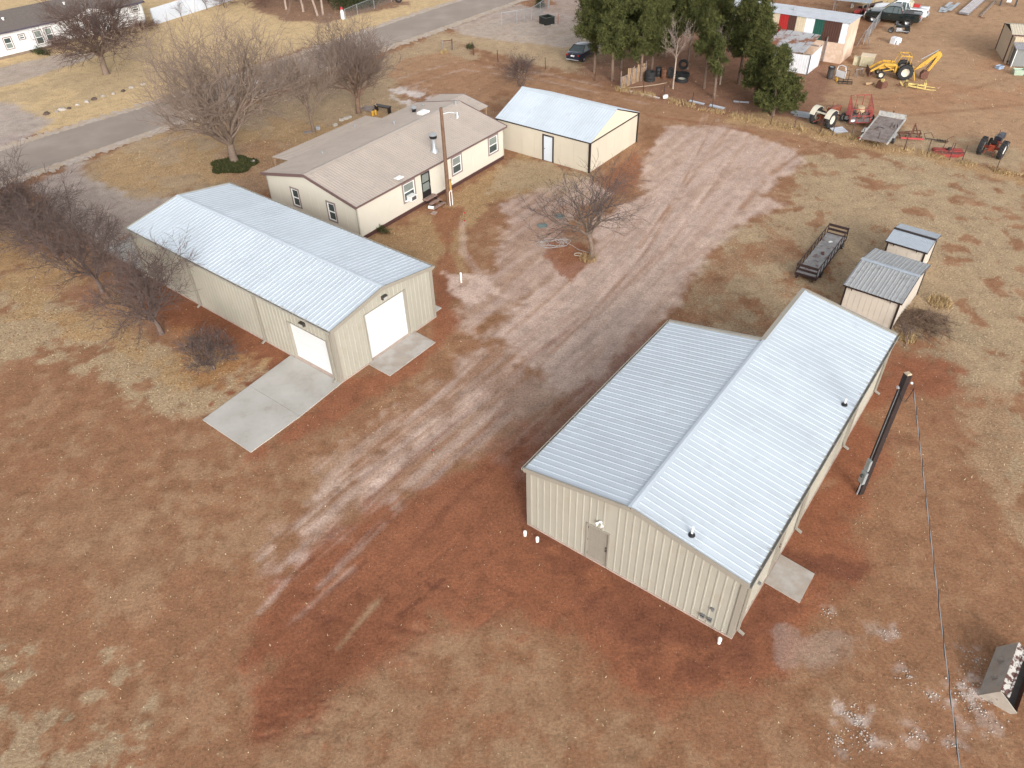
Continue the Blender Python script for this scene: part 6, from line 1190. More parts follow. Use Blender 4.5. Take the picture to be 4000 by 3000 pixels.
yb = MB().lathe([(.11, 0), (.14, .3), (.13, .3), (.10, .03), (.001, .03)], (0, 0, 0), n=14).build('pail', YELLOW, None, loc=P(3268, 318), label='small yellow pail beside the white car door', cat='pail')
# red mowers behind
for i, (px, py) in enumerate(((3350, 58), (3378, 56))):
    m_ = thing('riding_mower', ('red riding mower parked nearer the grey shade roof', 'red riding mower parked nearer the black pickup')[i], 'mower', P(px, py), -2.2+.4*i, 'red riding mowers')
    MB().loft([ring(.9, [(.28, .35), (.3, .6), (.2, .68)]), ring(.2, [(.3, .35), (.32, .66), (.2, .76)])]).build('hood', REDP, m_); MB().loft([ring(.2, [(.42, .25), (.42, .36)]), ring(-.7, [(.42, .3), (.42, .5)])]).build('deck', REDP, m_); MB().box((-.4, 0, .7), (.1, .4, .36)).build('seat', BLACK, m_, smooth=None)
    for x, r_ in ((.65, .18), (-.45, .25)):
        for s in (-1, 1): wheel(m_, (x, s*.42, r_), r_, .16, n=14)
sk_ = thing('dirt_scoop', 'dark tilted trailer body beside the red riding mowers', 'trailer', P(3412, 44), -.3); MB().prism([(-.8, -.5, .35), (.8, -.5, .85), (.75, -.5, 1.05), (-.9, -.5, .6)], (0, 1.0, 0)).build('tub', mat('dark_maroon_steel', (.06, .025, .022), .6), sk_, smooth=None); wheel(sk_, (0, -.55, .25), .25, .15, n=14); wheel(sk_, (0, .55, .25), .25, .15, n=14)
# stacks of cream boards and tank at top
tk = thing('storage_tank', 'cream horizontal tank on legs at the top edge behind the shade roof', 'tank', P(3352, 32), -.66); MB().lathe([(.001, -1.3), (.4, -1.2), (.62, -.95), (.66, 0), (.62, .95), (.4, 1.2), (.001, 1.3)], (0, 0, 1.05), (1, 0, 0), 20).build('shell', mat('cream_tank', (.52, .46, .32), .5, var=.08), tk)
for x in (-.7, .7): MB().bx(x-.08, x+.08, -.45, .45, 0, .55).build('saddle', CONC, tk, smooth=None)
bw = thing('board_stack', 'upright cream wall panels standing behind the white pickup', 'panels', P(3400, 22), -.66)
for k in range(7): MB().box((k*.72, 0, .75), (.68, .08, 1.5+.12*(k % 3))).build('panel', mat('yellow_cream_panel', (.56, .44, .25), .7, var=.1), bw, smooth=None)
# sheet metal and beams at the top right
def slab_stack(name, label, c, rz, parts, m, cat='metal'):
    o = thing(name, label, cat, c, rz)
    for n_, ctr, dim, r_ in parts: MB().box(ctr, dim, rz=r_).build(n_, m, o, smooth=None)
    return o
d_ = Vector((58.0, 98.7, 0))-Vector((53.6, 93.3, 0)); rz = math.atan2(d_.y, d_.x)
sp_ = thing('roofing_stack', 'stack of long grey ribbed roofing sheets on the dirt, longest of the two', 'metal', Vector((53.2, 93.6, 0)), rz)
for k in range(3): sheet(profile(0, 1.05, .21, .08, .03, .03, .1), lambda x: 0, lambda x: 8.5).build('sheet', mat('weathered_galv', (.44, .40, .40), .5, var=.15, scale=2), sp_, smooth=None, M=Matrix(((0, 1, 0, k*.12), (-1, 0, 0, .2+k*.04), (0, 0, 1, .16+.05*k), (0, 0, 0, 1))))
for x in (.6, 4, 7.5): MB().bx(x-.06, x+.06, -1.0, .3, 0, .16).build('bearer', WOOD, sp_, smooth=None)
sp2 = thing('scrap_sheets', 'loose heap of bent grey metal sheets left of the long roofing stack', 'metal', Vector((51.8, 94.7, 0)), rz)
for k in range(5): MB().box((1.2+k*.5, RNG.uniform(-.5, .6), .06+.05*k), (RNG.uniform(2.2, 4.5), .38, .03), rz=RNG.uniform(-.15, .15)).build('sheet', GALV, sp2, smooth=None)
bmz = P(3830, 66); bmx = thing('steel_channel', 'long rusty steel channel with a hooked end right of the roofing stack', 'metal', bmz, rz+.02); MB().beam((0, 0, .1), (8, 0, .1), .22, .16).build('channel', mat('brown_steel', (.24, .18, .14), .7, var=.2), bmx, smooth=None); MB().tube([(0, 0, .1), (-.4, .02, .12), (-.6, -.15, .1), (-.55, -.4, .06), (-.2, -.5, .05)], .04, 6).build('hook', RUST, bmx)
bt_ = thing('dark_implement', 'black framed implement with pale centre panel at the top right', 'implement', P(3935, 24), -.45)
for x in (-.8, .8): MB().beam((x, 0, 0), (x, .3, 1.2), .18, .2).build('leg', BLACK, bt_, smooth=None)
MB().beam((-.9, .3, 1.1), (.9, .3, 1.1), .35, .35).build('crossbar', BLACK, bt_, smooth=None); MB().box((0, .1, .75), (.5, .12, .7)).build('panel', mat('pale_panel', (.55, .58, .62), .5), bt_, smooth=None)
# ------------------------------------------------------------------ row along the wire fence
a, b = P(3312, 500), P(3393, 498); rz = math.atan2((b-a).y, (b-a).x); ct_ = thing('cage_trailer', 'red steel cage trailer filled with scrap, next to the cream-fendered tractor', 'trailer', a, rz); CWd, CLn_, z0, z1 = (b-a).length, 3.4, .42, 1.55
rot = -.30
def cpt(x, y): return (x+y*math.sin(-rot), y*math.cos(rot))
for (x0, y0), (x1, y1) in (((0, 0), (CWd, 0)), ((CWd, 0), (CWd, CLn_)), ((CWd, CLn_), (0, CLn_)), ((0, CLn_), (0, 0))):
    for z in (z0, z1) + (((z0+z1)/2,) if y0 == 0 and y1 == 0 else ()): MB().beam((*cpt(x0, y0), z), (*cpt(x1, y1), z), .05, .05).build('rail', REDP, ct_, smooth=None)
for k in range(7):
    for x in (0, CWd): MB().beam((*cpt(x, k*CLn_/6), z0), (*cpt(x, k*CLn_/6), z1), .04, .04, (1, 0, 0)).build('upright', REDP, ct_, smooth=None)
for x in (CWd/3, 2*CWd/3):
    for y in (0, CLn_): MB().beam((*cpt(x, y), z0), (*cpt(x, y), z1), .04, .04, (1, 0, 0)).build('upright', REDP, ct_, smooth=None)
MB().prism([(*cpt(0, 0), z0-.03), (*cpt(CWd, 0), z0-.03), (*cpt(CWd, CLn_), z0-.03), (*cpt(0, CLn_), z0-.03)], (0, 0, .04)).build('deck', WOOD, ct_, smooth=None)
for x in (-.15, CWd+.15): q = cpt(x, 1.5); wheel(ct_, (q[0], q[1], .32), .32, .18, n=16); MB().box((q[0], q[1], .70), (.24, .75, .05), rz=-.3).build('mudguard', REDP, ct_, smooth=None)
MB().box((*cpt(.25, -.03), .62), (.32, .02, .16)).build('licence_plate', WHITE, ct_, smooth=None); MB().cyl((*cpt(CWd/2, CLn_), .42), (*cpt(CWd/2, CLn_+1.0), .40), .04, n=8).build('drawbar', REDP, ct_)
sc = thing('cable_spool', 'tan plastic drum riding inside the red cage trailer', 'spool', ct_.matrix_basis @ Vector((0, 0, 0)) if False else Vector(a)+Matrix.Rotation(rz, 3, 'Z') @ Vector((*cpt(CWd*.55, 2.2), z0+.02)), rz); MB().lathe([(.001, 0), (.36, 0), (.38, .3), (.3, .55), (.001, .6)], (0, 0, 0), n=12).build('drum', mat('tan_plastic', (.48, .36, .21), .6), sc)
jk = thing('scrap_iron', 'jumble of dark bars and hoses lying in the red cage trailer', 'scrap', Vector(a)+Matrix.Rotation(rz, 3, 'Z') @ Vector((*cpt(CWd*.5, 1.0), z0+.02)), rz)
for k in range(14): q = Vector((RNG.uniform(-.6, .6), RNG.uniform(-.8, .8), RNG.uniform(.02, .35))); MB().beam(q, q+Vector((RNG.uniform(-.5, .5), RNG.uniform(-.6, .6), RNG.uniform(-.02, .4))), .05, .05).build('bar', RUST if k % 2 else DARK, jk, smooth=None)
# weathered flatbed trailer
c0, c1, c2, c3 = (P(*q, .55) for q in ((3367, 540), (3459, 560), (3529, 468), (3437, 452))); o_ = (c0+c1)/2; ax_ = ((c2+c3)/2-o_); rz = math.atan2(ax_.y, ax_.x); fl_w, fl_l = 1.95, ax_.length
ft = thing('flatbed_trailer', 'grey weathered plank flatbed trailer parked against the wire fence', 'trailer', (o_.x, o_.y, 0), rz)
for k in range(9): y = -fl_w/2+fl_w*(k+.5)/9; MB().bx(RNG.uniform(-.05, .05), fl_l, y-fl_w/18+.008, y+fl_w/18-.008, .52, .56+RNG.uniform(-.006, .01)).build('plank', WOOD, ft, smooth=None)
for y in (-fl_w/2-.06, fl_w/2+.06): MB().bx(0, fl_l+.3, y-.05, y+.05, .42, .62).build('side_rail', mat('pale_steel', (.42, .42, .40), .6, var=.2, col2=(.2, .1, .06), thr=.6, dscale=5), ft, smooth=None); MB().box((fl_l*.3, y*1.14, .62), (1.0, .22, .04)).build('mudguard', _M['pale_steel'], ft, smooth=None); wheel(ft, (fl_l*.3, y*1.14, .30), .30, .18, n=16)
MB().bx(fl_l, fl_l+.1, -fl_w/2-.1, fl_w/2+.1, .42, .95).build('head_rail', _M['pale_steel'], ft, smooth=None)
for y in (-.6, .6): MB().beam((fl_l+.1, y, .45), (fl_l+1.3, 0, .45), .07, .09).build('drawbar', _M['pale_steel'], ft, smooth=None)
MB().cyl((fl_l+1.1, .12, .0), (fl_l+1.1, .12, .75), .04, n=8).build('jack', DARK, ft); MB().box((-.02, fl_w*.5+.12, .58), (.05, .14, .1)).build('tail_light', _M['red_lens'], ft, smooth=None)
for k in range(3): ob = MB().box((0, 0, .05), (1.2-.25*k, .12, .08)).build('loose_timber', WOOD, None, smooth=None, loc=ft.location+Matrix.Rotation(rz, 3, 'Z') @ Vector((fl_l*.68+.1*k, -.55-.18*k, .565)), rz=rz+.15*k, label=('longest', 'middle', 'shortest')[k]+' loose timber on the flatbed trailer deck', cat='timber')
ch_ = MB().tube([(.0, -.3, .02), (.2, -.1, .02), (.1, .2, .02), (-.15, .1, .02), (-.3, .3, .02)], .025, 6).build('tow_chain', DARK, None, loc=ft.location+Matrix.Rotation(rz, 3, 'Z') @ Vector((fl_l*.5, .25, .575)), rz=rz, label='dark chain lying on the flatbed trailer planks', cat='chain')
# implements
im = thing('box_scraper', 'rusty tractor implement with tall A-frame hitch and red front bar', 'implement', P(3562, 545), -.25)
MB().beam((-.95, -.35, .22), (.75, -.35, .22), .10, .12).build('front_bar', mat('pinkish_red_paint', (.42, .06, .06), .55, var=.15), im, smooth=None)
for x in (-.95, -.2, .55): MB().beam((x, -.35, .2), (x, .65, .25), .08, .1).build('side_beam', RUST, im, smooth=None)
MB().beam((-.95, .65, .25), (.75, .65, .25), .09, .11).build('rear_bar', RUST, im, smooth=None)
for p, q in (((-.3, -.3, .25), (.0, .5, 1.15)), ((.4, -.3, .25), (.0, .5, 1.15)), ((.0, .5, 1.15), (.1, .65, .25)), ((-.9, .6, .3), (.4, .1, .75)), ((.4, .1, .75), (.7, .6, .28))): MB().beam(p, q, .07, .07).build('hitch_strut', RUST, im, smooth=None)
for x in (-.9, -.5, -.1, .3, .7): MB().beam((x, .2, .25), (x+.05, .12, 0), .05, .03).build('shank', DARK, im, smooth=None)
au = thing('post_auger', 'black post-hole auger lying beside the rusty A-frame implement', 'auger', P(3612, 548), -.42); MB().cyl((0, 0, .16), (1.7, 0, .14), .035, n=8).build('shaft', DARK, au)
for k in range(7): MB().lathe([(.03, 0), (.15, .03), (.15, .045), (.03, .02)], (.85+k*.12, 0, .15), (1, 0, .15), 14).build('flight', BLACK, au)
MB().tube([(0, 0, .16), (-.2, .1, .5), (.3, .12, .62), (.6, .05, .25)], .03, 6).build('gear_boom', RUST, au)
bg_ = thing('brush_mower', 'faded red rotary mower deck lying between the auger and the small tractor', 'mower', P(3702, 600), -.2)
MB().prism([(-1.05, -.3, .18), (-.55, -.72, .18), (.55, -.72, .18), (1.05, -.3, .18), (1.05, .5, .18), (-1.05, .5, .18)], (0, 0, .04)).build('deck', mat('dull_red_deck', (.20, .05, .04), .65, var=.2, col2=(.11, .06, .045), thr=.52), bg_, smooth=None)
pl_ = [(-1.05, -.3), (-.55, -.72), (.55, -.72), (1.05, -.3), (1.05, .5), (-1.05, .5)]
for (x0, y0), (x1, y1) in zip(pl_, pl_[1:]+pl_[:1]): MB().beam((x0, y0, .13), (x1, y1, .13), .04, .24).build('skirt', REDP, bg_, smooth=None)
for y in (-.1, .2): MB().beam((-1.0, y, .26), (1.0, y, .26), .07, .07).build('stiffener', REDP, bg_, smooth=None)
MB().cyl((0, .0, .22), (0, 0, .5), .16, .12, 10).build('gearbox', DARK, bg_)
for p, q in (((-.3, .45, .25), (-.2, .5, .95)), ((-.2, .5, .95), (.25, .65, 1.15)), ((.3, .45, .25), (.35, .5, .7))): MB().cyl(p, q, .03, n=6).build('hitch_rod', RUST, bg_)
# flat and corrugated sheets by first tractor
fs_ = thing('metal_hatch', 'flat grey metal lid propped low in the straw beside the cream-fendered tractor', 'metal', P(3275, 515), .25); MB().box((0, 0, .16), (1.15, .95, .03), M=Matrix.Rotation(.12, 4, 'X')).build('plate', mat('pale_grey_sheet', (.46, .48, .53), .5, var=.08), fs_, smooth=None)
for y in (-.3, .3): MB().box((0, y, .195), (1.1, .05, .035), M=Matrix.Rotation(.12, 4, 'X')).build('stiffener', _M['pale_grey_sheet'], fs_, smooth=None)
MB().box((0, .2, .07), (.1, .5, .15)).build('prop', WOOD, fs_, smooth=None)
cs_ = thing('corrugated_sheets', 'grey corrugated sheets lying in the dirt beside the bushy corner pine', 'metal', P(3165, 462), .95)
for k in range(2): sheet(profile(0, .9, .15, .09, .03, .02, .07), lambda x: 0, lambda x: 2.6).build('sheet', GALV, cs_, smooth=None, M=Matrix.Translation((-.2+k*.5, -1.2+.4*k, .03+.035*k)) @ Matrix.Rotation(.08*k, 4, 'Z'))
# tyres, drums, scrap under pines
def tyre(par, c, r, w, axis=(0, 0, 1)): return wheel(par, c, r, w, axis=axis, n=20)
def loose_tyre(label, loc, r, w, axis=(0, 0, 1), rim=False, lugs=0):
    o = thing('tractor_tyre' if lugs else 'tyre', label, 'tyre', loc, 0, 'old tyres under the pines'); ax = Vector(axis).normalized(); h = w/2; c = Vector((0, 0, (h if abs(ax.z) > .7 else r)))
    MB().lathe([(r*.58, -h*.7), (r*.85, -h), (r*.97, -h*.8), (r, 0), (r*.97, h*.8), (r*.85, h), (r*.58, h*.7), (r*.62, 0), (r*.58, -h*.7)], c, ax, 22).build('casing', RUBBER, o)
    if rim: MB().lathe([(r*.6, h*.5), (r*.4, h*.3), (r*.15, h*.35), (.001, h*.35)], c, ax, 18).build('rim', CRM, o)
    return o
s0 = P(2537, 316)
for k, lb in enumerate(('bottom', 'middle', 'top')): loose_tyre(lb+' tyre of the neat stack by the board fence', s0+Vector((0, 0, k*.30)), .52, .30)
s1 = P(2662, 318); loose_tyre('flat-lying tyre with pale rim nearest the lane', s1, .62, .34, rim=True)
loose_tyre('tyre leaning upright against the brown drum', P(2618, 305), .52, .28, (.8, -.5, .2)); loose_tyre('large tyre lying behind the pale-rimmed one', P(2668, 298), .62, .34); loose_tyre('tyre standing upright at the back of the heap', P(2668, 290)+Vector((0, .3, .34)), .5, .28, (.3, 1, .25)); loose_tyre('tyre in the middle of the heap, left of the pale-rimmed one', P(2640, 295), .55, .3)
def drum(label, loc, m, lab='steel_drum'):
    o = thing(lab, label, 'drum', loc, 0); MB().lathe([(.001, 0), (.285, 0), (.29, .28), (.30, .3), (.29, .32), (.29, .56), (.30, .58), (.29, .6), (.285, .86), (.27, .86), (.26, .8), (.001, .8)], (0, 0, 0), n=20).build('shell', m, o); return o
drum('brown rusty drum standing beside the heap of tyres', P(2592, 304), mat('rust_brown_drum', (.14, .06, .03), .7, var=.25)); drum('black drum standing between the tyre stack and the brown drum', P(2570, 298), mat('black_drum', (.02, .02, .022), .6))
# timber, gutters and sheets along the lane
MB().tube([(0, 0, .06), (1.2, .25, .05), (2.6, .55, .06), (4.0, 1.1, .06)], .05, 6).build('fallen_branch', mat('pale_branch', (.32, .24, .17), .9, var=.2), None, loc=P(2448, 346), label='long pale fallen branch on the ground under the pines', cat='branch')
gp_ = [(2462, 358), (2492, 365), (2508, 369), (2522, 372), (2545, 377)]
for k, (q, nx_) in enumerate(zip([(2462, 357), (2506, 367), (2524, 371), (2554, 378)], [(2470, 359), (2518, 370), (2545, 377), (2575, 384)])):
    p_, n_ = P(*q), P(*nx_); b = MB(); d_ = n_-p_
    b.beam((0, 0, .04), d_+Vector((0, 0, .04)), .16, .06); b.build('edging_block', mat('pale_edging', (.55, .50, .46), .8, var=.1), None, smooth=None, loc=p_, label=('first', 'second', 'third', 'last')[k]+' pale edging piece along the lane, counted from the board fence', cat='edging')
MB().lathe([(.001, 0), (.19, 0), (.20, .1), (.20, .40), (.17, .42), (.001, .42)], (0, 0, .19), (1, -.3, .08), 14).build('plastic_jug', WHITE, None, loc=P(2590, 386), label='white plastic bucket on its side at the edge of the red lane', cat='bucket')
for k, (p_, q_, wd_, lb) in enumerate((((2690, 398), (2748, 412), .32, 'left strip of bent galvanised flashing by the lane'), ((2768, 416), (2825, 430), .45, 'wider right strip of bent galvanised flashing by the lane'), ((2865, 400), (2925, 404), .18, 'thin white strip lying before the bushy corner pine'))):
    a, b = P(*p_), P(*q_); d_ = b-a; o = thing('metal_flashing', lb, 'metal', a, math.atan2(d_.y, d_.x)); L_ = d_.length; FLM = mat('bright_flashing', (.52, .56, .62), .35, metal=.3, var=.1)
    MB().beam((0, 0, .05), (L_, 0, .05), wd_*.55, .02, (0, .25, 1)).build('flange', FLM, o, smooth=None); MB().beam((0, wd_*.45, .10), (L_, wd_*.45, .10), wd_*.45, .02, (0, -.5, 1)).build('flange', FLM, o, smooth=None); MB().box((L_/2, 0, .02), (.08, wd_, .03)).build('bearer', WOOD, o, smooth=None)
# ------------------------------------------------------------------ things on the home lot
def pvc(label, loc, h, r=.075, cap=True):
    o = thing('pvc_pipe', label, 'pipe', loc, 0); MB().cyl((0, 0, -.1), (0, 0, h), r*.86, n=14).build('riser', PVC, o); MB().lathe([(r, h-.12), (r, h), (r*.7, h+.02), (.001, h+.02)], (0, 0, 0), n=14).build('cap', PVC, o)
pvc('tall white plastic riser pipe on a gravel heap by the left workshop', P(1802, 1103), .68, .065); pvc('white capped clean-out pipe at the near workshop left corner, farther from the wall', P(2051, 2091), .24, .075); pvc('white capped clean-out pipe nearest the left end of the gable wall', P(2099, 2115), .24, .075); pvc('white capped clean-out pipe at the right corner of the near workshop', P(2808, 2512), .30, .075)
# low-sided stock cart
ca = thing('stake_cart', 'long low dark cart with stake sides on the dry field', 'cart', (17.3, 38.91, 0), -.64); cw_, cl_, chh = 1.24, 5.87, .95
MB().bx(0, cw_, 0, cl_, .30, .36).build('deck', mat('grey_deck_boards', (.27, .26, .255), .8, var=.25, scale=2.5, col2=(.14, .06, .05), thr=.6, dscale=2.2), ca, smooth=None)
CRT = mat('dark_brown_steel', (.035, .018, .016), .6, var=.25)
for x in (0, cw_): MB().beam((x, 0, .28), (x, cl_, .28), .07, .14).build('frame_rail', CRT, ca, smooth=None); MB().beam((x, 0, chh), (x, cl_, chh), .05, .05).build('top_rail', CRT, ca, smooth=None)
for k in range(10):
    for x in (0, cw_): MB().beam((x, k*cl_/9, .25), (x, k*cl_/9, chh), .04, .04, (1, 0, 0)).build('stake', CRT, ca, smooth=None)
for y in (0, cl_):
    for z in (chh, .66, .34): MB().beam((-.02, y, z), (cw_+.02, y, z), .05, .14 if z < chh else .16).build('end_board', CRT, ca, smooth=None)
for y in (.9, cl_-.9):
    MB().cyl((-.1, y, .19), (cw_+.1, y, .19), .04, n=8).build('axle', CRT, ca)
    for x in (-.06, cw_+.06): wheel(ca, (x, y, .19), .19, .1, axis=(1, 0, 0), n=14)
for x in (.15, cw_-.15): MB().box((x, -.12, .22), (.14, .2, .14)).build('hitch_bracket', CRT, ca, smooth=None)
for k, (x, y, s, lb) in enumerate(((.5, 4.6, .14, 'pale scrap nearest the far end of the stake cart deck'), (.75, 2.9, .2, 'rusty red scrap in the middle of the stake cart deck'), (.3, .5, .16, 'pale scrap at the near end of the stake cart deck'))):
    MB().prism([(0, 0, 0), (s*2, s*.3, 0), (s*1.4, s*1.2, 0), (s*.2, s*.9, 0)], (0, 0, .04)).build('scrap_piece', (WHITE, RUST, PALEYEL)[k], None, smooth=None, loc=Vector((17.3, 38.91, .362))+Matrix.Rotation(-.64, 3, 'Z') @ Vector((x, y, 0)), rz=k, label=lb, cat='scrap')
# old loader bucket with peeling paint
lb_ = thing('loader_bucket', 'old loader bucket with peeling pale paint at the lower right edge', 'bucket', P(3818, 2717), -.72)
PEEL = mat('peeling_pale_paint', (.36, .315, .265), .75, var=.12, scale=4, col2=(.10, .055, .045), thr=.60, wid=.03, dscale=2.2, bump=.2); OUT = mat('dusty_grey_steel', (.33, .295, .265), .75, var=.18, scale=4, col2=(.33, .27, .22), thr=.58, dscale=2); PEELW = mat('flaking_white_paint', (.52, .49, .45), .7, var=.08, col2=(.10, .045, .035), thr=.50, wid=.02, dscale=5)
bl_ = 2.3; pr = [(0, 0), (1.02, 0), (1.14, .20), (.44, .80)]      # end plate outline (x along the near end, z up)
INNER = mat('shaded_dark_worn_steel', (.045, .035, .032), .6, var=.3, scale=5)  # dark steel, with the shade inside the bucket put into its colour
for y in (0, bl_): MB().prism([(x, y, z) for x, z in pr], (0, .04, 0)).build('end_plate', PEEL, lb_, smooth=None)
def plate(n_, a, b, m, t=.03): MB().prism([(a[0], .045, a[1]), (b[0], .045, b[1]), (b[0]+t*(b[1]-a[1]), .045, b[1]-t*(b[0]-a[0])), (a[0]+t*(b[1]-a[1]), .045, a[1]-t*(b[0]-a[0]))], (0, bl_-.05, 0)).build(n_, m, lb_, smooth=None)
plate('back_plate', (0, .01), (.43, .79), OUT); plate('inner_plate', (.07, .01), (.47, .72), INNER); plate('floor_plate', (.05, .05), (1.04, .05), INNER); plate('top_plate', (.43, .80), (.68, .715), PEELW); plate('cutting_edge', (1.03, .04), (1.13, .2), RUST)
MB().beam((.70, .05, .70), (.70, bl_-.01, .70), .06, .07).build('lip_rib', PEELW, lb_, smooth=None)
for y in (.7, 1.5): MB().beam((.12, y, .36), (.22, y, .55), .06, .12, (-.8, 0, .5)).build('mount_ear', OUT, lb_, smooth=None)
# lids, hose, flags near the lone tree
for (x, y), lb in (((1209, 467), 'round greenish buried-tank lid half covered with leaves, farther from the lane'), ((1171, 487), 'round greenish buried-tank lid on the pale gravel')):
    o = MB().lathe([(.001, .06), (.30, .05), (.36, .03), (.38, -.02)], (0, 0, 0), n=24).build('tank_lid', mat('grey_green_lid', (.14, .19, .18), .7, var=.25, scale=5, col2=(.26, .17, .12), thr=.58), None, loc=D(x, y), label=lb, cat='lid')
hz_ = D(1195, 527); hs_ = []; r = random.Random(9)
for k in range(160): t = k/159*2*math.pi*4.2; rr = .62+.25*math.sin(k*.13)+.08*math.sin(k*.7); hs_.append((math.cos(t)*rr*1.25+.15*math.sin(k*.05), math.sin(t)*rr*.7, .03+.012*(k % 7)))
hs_ += [(1.2, -.3, .03), (1.6, -.9, .03), (2.2, -1.3, .03), (2.55, -1.5, .03)]
ho = thing('garden_hose', 'pale garden hose lying in loose coils left of the lone bare tree', 'hose', hz_, 0); MB().tube(hs_, .016, 5).build('hose', mat('pale_hose', (.40, .37, .35), .6), ho)
MB().tube([(1.5+.25*math.cos(t), -1.0+.17*math.sin(t)-.5, .05) for t in [k*.4 for k in range(33)]], .02, 5).build('coil', mat('cream_hose', (.55, .50, .42), .6), ho)
for i, (x, y, lb) in enumerate(((1001, 469, 'small red marker flag nearest the utility pole'), (1002, 487, 'small red marker flag below the first one'), (1009, 561, 'red marker flag in the grass by the left workshop corner'), (937, 985, 'tiny red marker on the bare red drive'))):
    o = thing('marker_flag', lb, 'flag', D(x, y), i*.7, 'red marker flags'); MB().cyl((0, 0, 0), (.03, 0, .38), .006, n=5).build('wire_stake', GALV, o); MB().box((.08, 0, .33), (.12, .008, .10)).build('pennant', mat('red_flag', (.42, .02, .03), .6), o, smooth=None)
# ------------------------------------------------------------------ odds and ends at the back of the house and along the road
pq = thing('wood_pallet', 'grey wooden pallet lying behind the house porch', 'pallet', P(1437, 428), -.45)
for k in range(6): MB().bx(-.6, .6, -.5+k*.19, -.38+k*.19, .10, .13).build('slat', WOOD, pq, smooth=None)
for x in (-.55, 0, .5): MB().bx(x, x+.08, -.5, .58, 0, .10).build('runner', WOOD, pq, smooth=None)
for k, (x, y, lb) in enumerate(((1457, 452, 'left yellow gas can behind the porch roof'), (1468, 448, 'right yellow gas can behind the porch roof'))):
    o = thing('gas_can', lb, 'can', P(x, y), k, 'yellow gas cans'); MB().lathe([(.001, 0), (.12, 0), (.13, .34), (.10, .42), (.04, .46), (.001, .46)], (0, 0, 0), n=14).build('body', YELLOW, o); MB().cyl((0, 0, .44), (.1, 0, .56), .025, n=8).build('spout', BLACK, o)
for k, (x, y) in enumerate(((1335, 472), (1352, 466), (1365, 462), (1310, 492))):
    o = thing('cinder_block', ('grey cinder block nearest the slender tree', 'second grey cinder block along the porch edge', 'third grey cinder block along the porch edge', 'grey cinder block lying apart toward the house corner')[k], 'block', P(x, y), .3*k, 'cinder blocks behind the porch'); b = MB()
    for yy in (-.08, .08): b.bx(-.2, .2, yy-.02, yy+.02, 0, .2)
    for xx in (-.18, 0, .18): b.bx(xx-.02, xx+.02, -.06, .06, 0, .2)
    b.build('shell', CONC, o, smooth=None)
MB().box((0, 0, .12), (.34, .3, .24), rz=.3).build('ice_chest', mat('grey_bin', (.28, .30, .32), .6), None, smooth=None, loc=P(1243, 505), label='small grey bin at the foot of the slender tree', cat='bin'); MB().box((0, 0, .04), (.7, .5, .06), rz=.2).build('old_board', WOOD, None, smooth=None, loc=P(1203, 518), label='short pale board lying left of the slender tree', cat='board')
cmp_ = thing('scrap_bench', 'dark timber trestle with crossed pale sticks behind the porch roof', 'trestle', P(1497, 438), -.5)
MB().bx(-.8, .8, -.25, .25, .5, .58).build('top', DARK, cmp_, smooth=None)
for x in (-.7, .7): MB().bx(x-.05, x+.05, -.2, .2, 0, .5).build('leg', DARK, cmp_, smooth=None)
for s in (-1, 1): MB().beam((-.6-.2*s, -.3, .55), (-.6+.25*s, -.3, 1.1), .04, .04).build('stick', RAWWOOD, cmp_, smooth=None)
for k, (x, y, h, lb) in enumerate(((1020, 352, 1.1, 'silver mailbox on a post beside the road, left of the black one'), (1037, 362, 1.15, 'black mailbox on a post beside the road'))):
    o = thing('mailbox', lb, 'mailbox', P(x, y+16), .9); MB().bx(-.04, .04, -.04, .04, -.05, h).build('post', WOOD, o, smooth=None); b = MB(); b.loft([[(xx, yy, h+zz) for yy, zz in ((-.09, 0), (.09, 0), (.09, .14), (.05, .21), (-.05, .21), (-.09, .14))] for xx in (-.26, .26)]); bx_ = b.build('box', (WHITE, BLACK)[k], o, smooth=None); MB().box((.1, .1, h+.12), (.1, .012, .05)).build('flag', mat('red_flag', (.42, .02, .03)), bx_, smooth=None)
lh_ = thing('yard_ornament', 'white bottle-shaped yard ornament with red top by the leaf-strewn thicket', 'ornament', P(1340, 74), 0); MB().lathe([(.001, 0), (.26, 0), (.24, .75), (.16, 1.0), (.10, 1.1)], (0, 0, 0), n=16).build('body', mat('mottled_white', (.62, .66, .66), .5, var=.12, scale=8), lh_); MB().lathe([(.16, 1.08), (.17, 1.2), (.03, 1.38), (.001, 1.4)], (0, 0, 0), n=16).build('cap', mat('bright_red', (.5, .03, .05), .5), lh_)
fb = thing('fire_box', 'square black open-topped fire box on the straw lawn', 'fire pit', P(2136, 92), .55); q = .62
for s, a_ in ((-1, 0), (1, 0), (-1, 1), (1, 1)): MB().box((s*q, 0, .38) if not a_ else (0, s*q, .38), (.06, 2*q+.06, .76) if not a_ else (2*q-.06, .06, .76)).build('side', mat('dark_plank', (.016, .018, .016), .7, var=.2), fb, smooth=None)
for s, a_ in ((-1, 0), (1, 0), (-1, 1), (1, 1)): MB().box((s*q, 0, .79) if not a_ else (0, s*q, .79), (.16, 2*q+.2, .05) if not a_ else (2*q-.16, .16, .05)).build('rim_board', mat('greenish_black', (.035, .05, .035), .6), fb, smooth=None)
MB().box((0, 0, .45), (2*q-.1, 2*q-.1, .04)).build('ash_bed', mat('ash', (.12, .07, .06), .9), fb, smooth=None)
for k in range(6): a_ = k*1.05; MB().lathe([(.001, .16), (.12, .12), (.16, .03), (.12, -.04)], (0, 0, 0), n=7).build('edging_stone', mat('pale_stone', (.40, .34, .28), .9, var=.15), None, loc=fb.location+Vector((math.cos(a_)*1.05, math.sin(a_)*1.05, 0)), rz=k, label='pale stone at the '+('right', 'far right', 'far left', 'left', 'near left', 'near right')[k]+' of the black fire box', cat='stone', group='stones round the fire box')
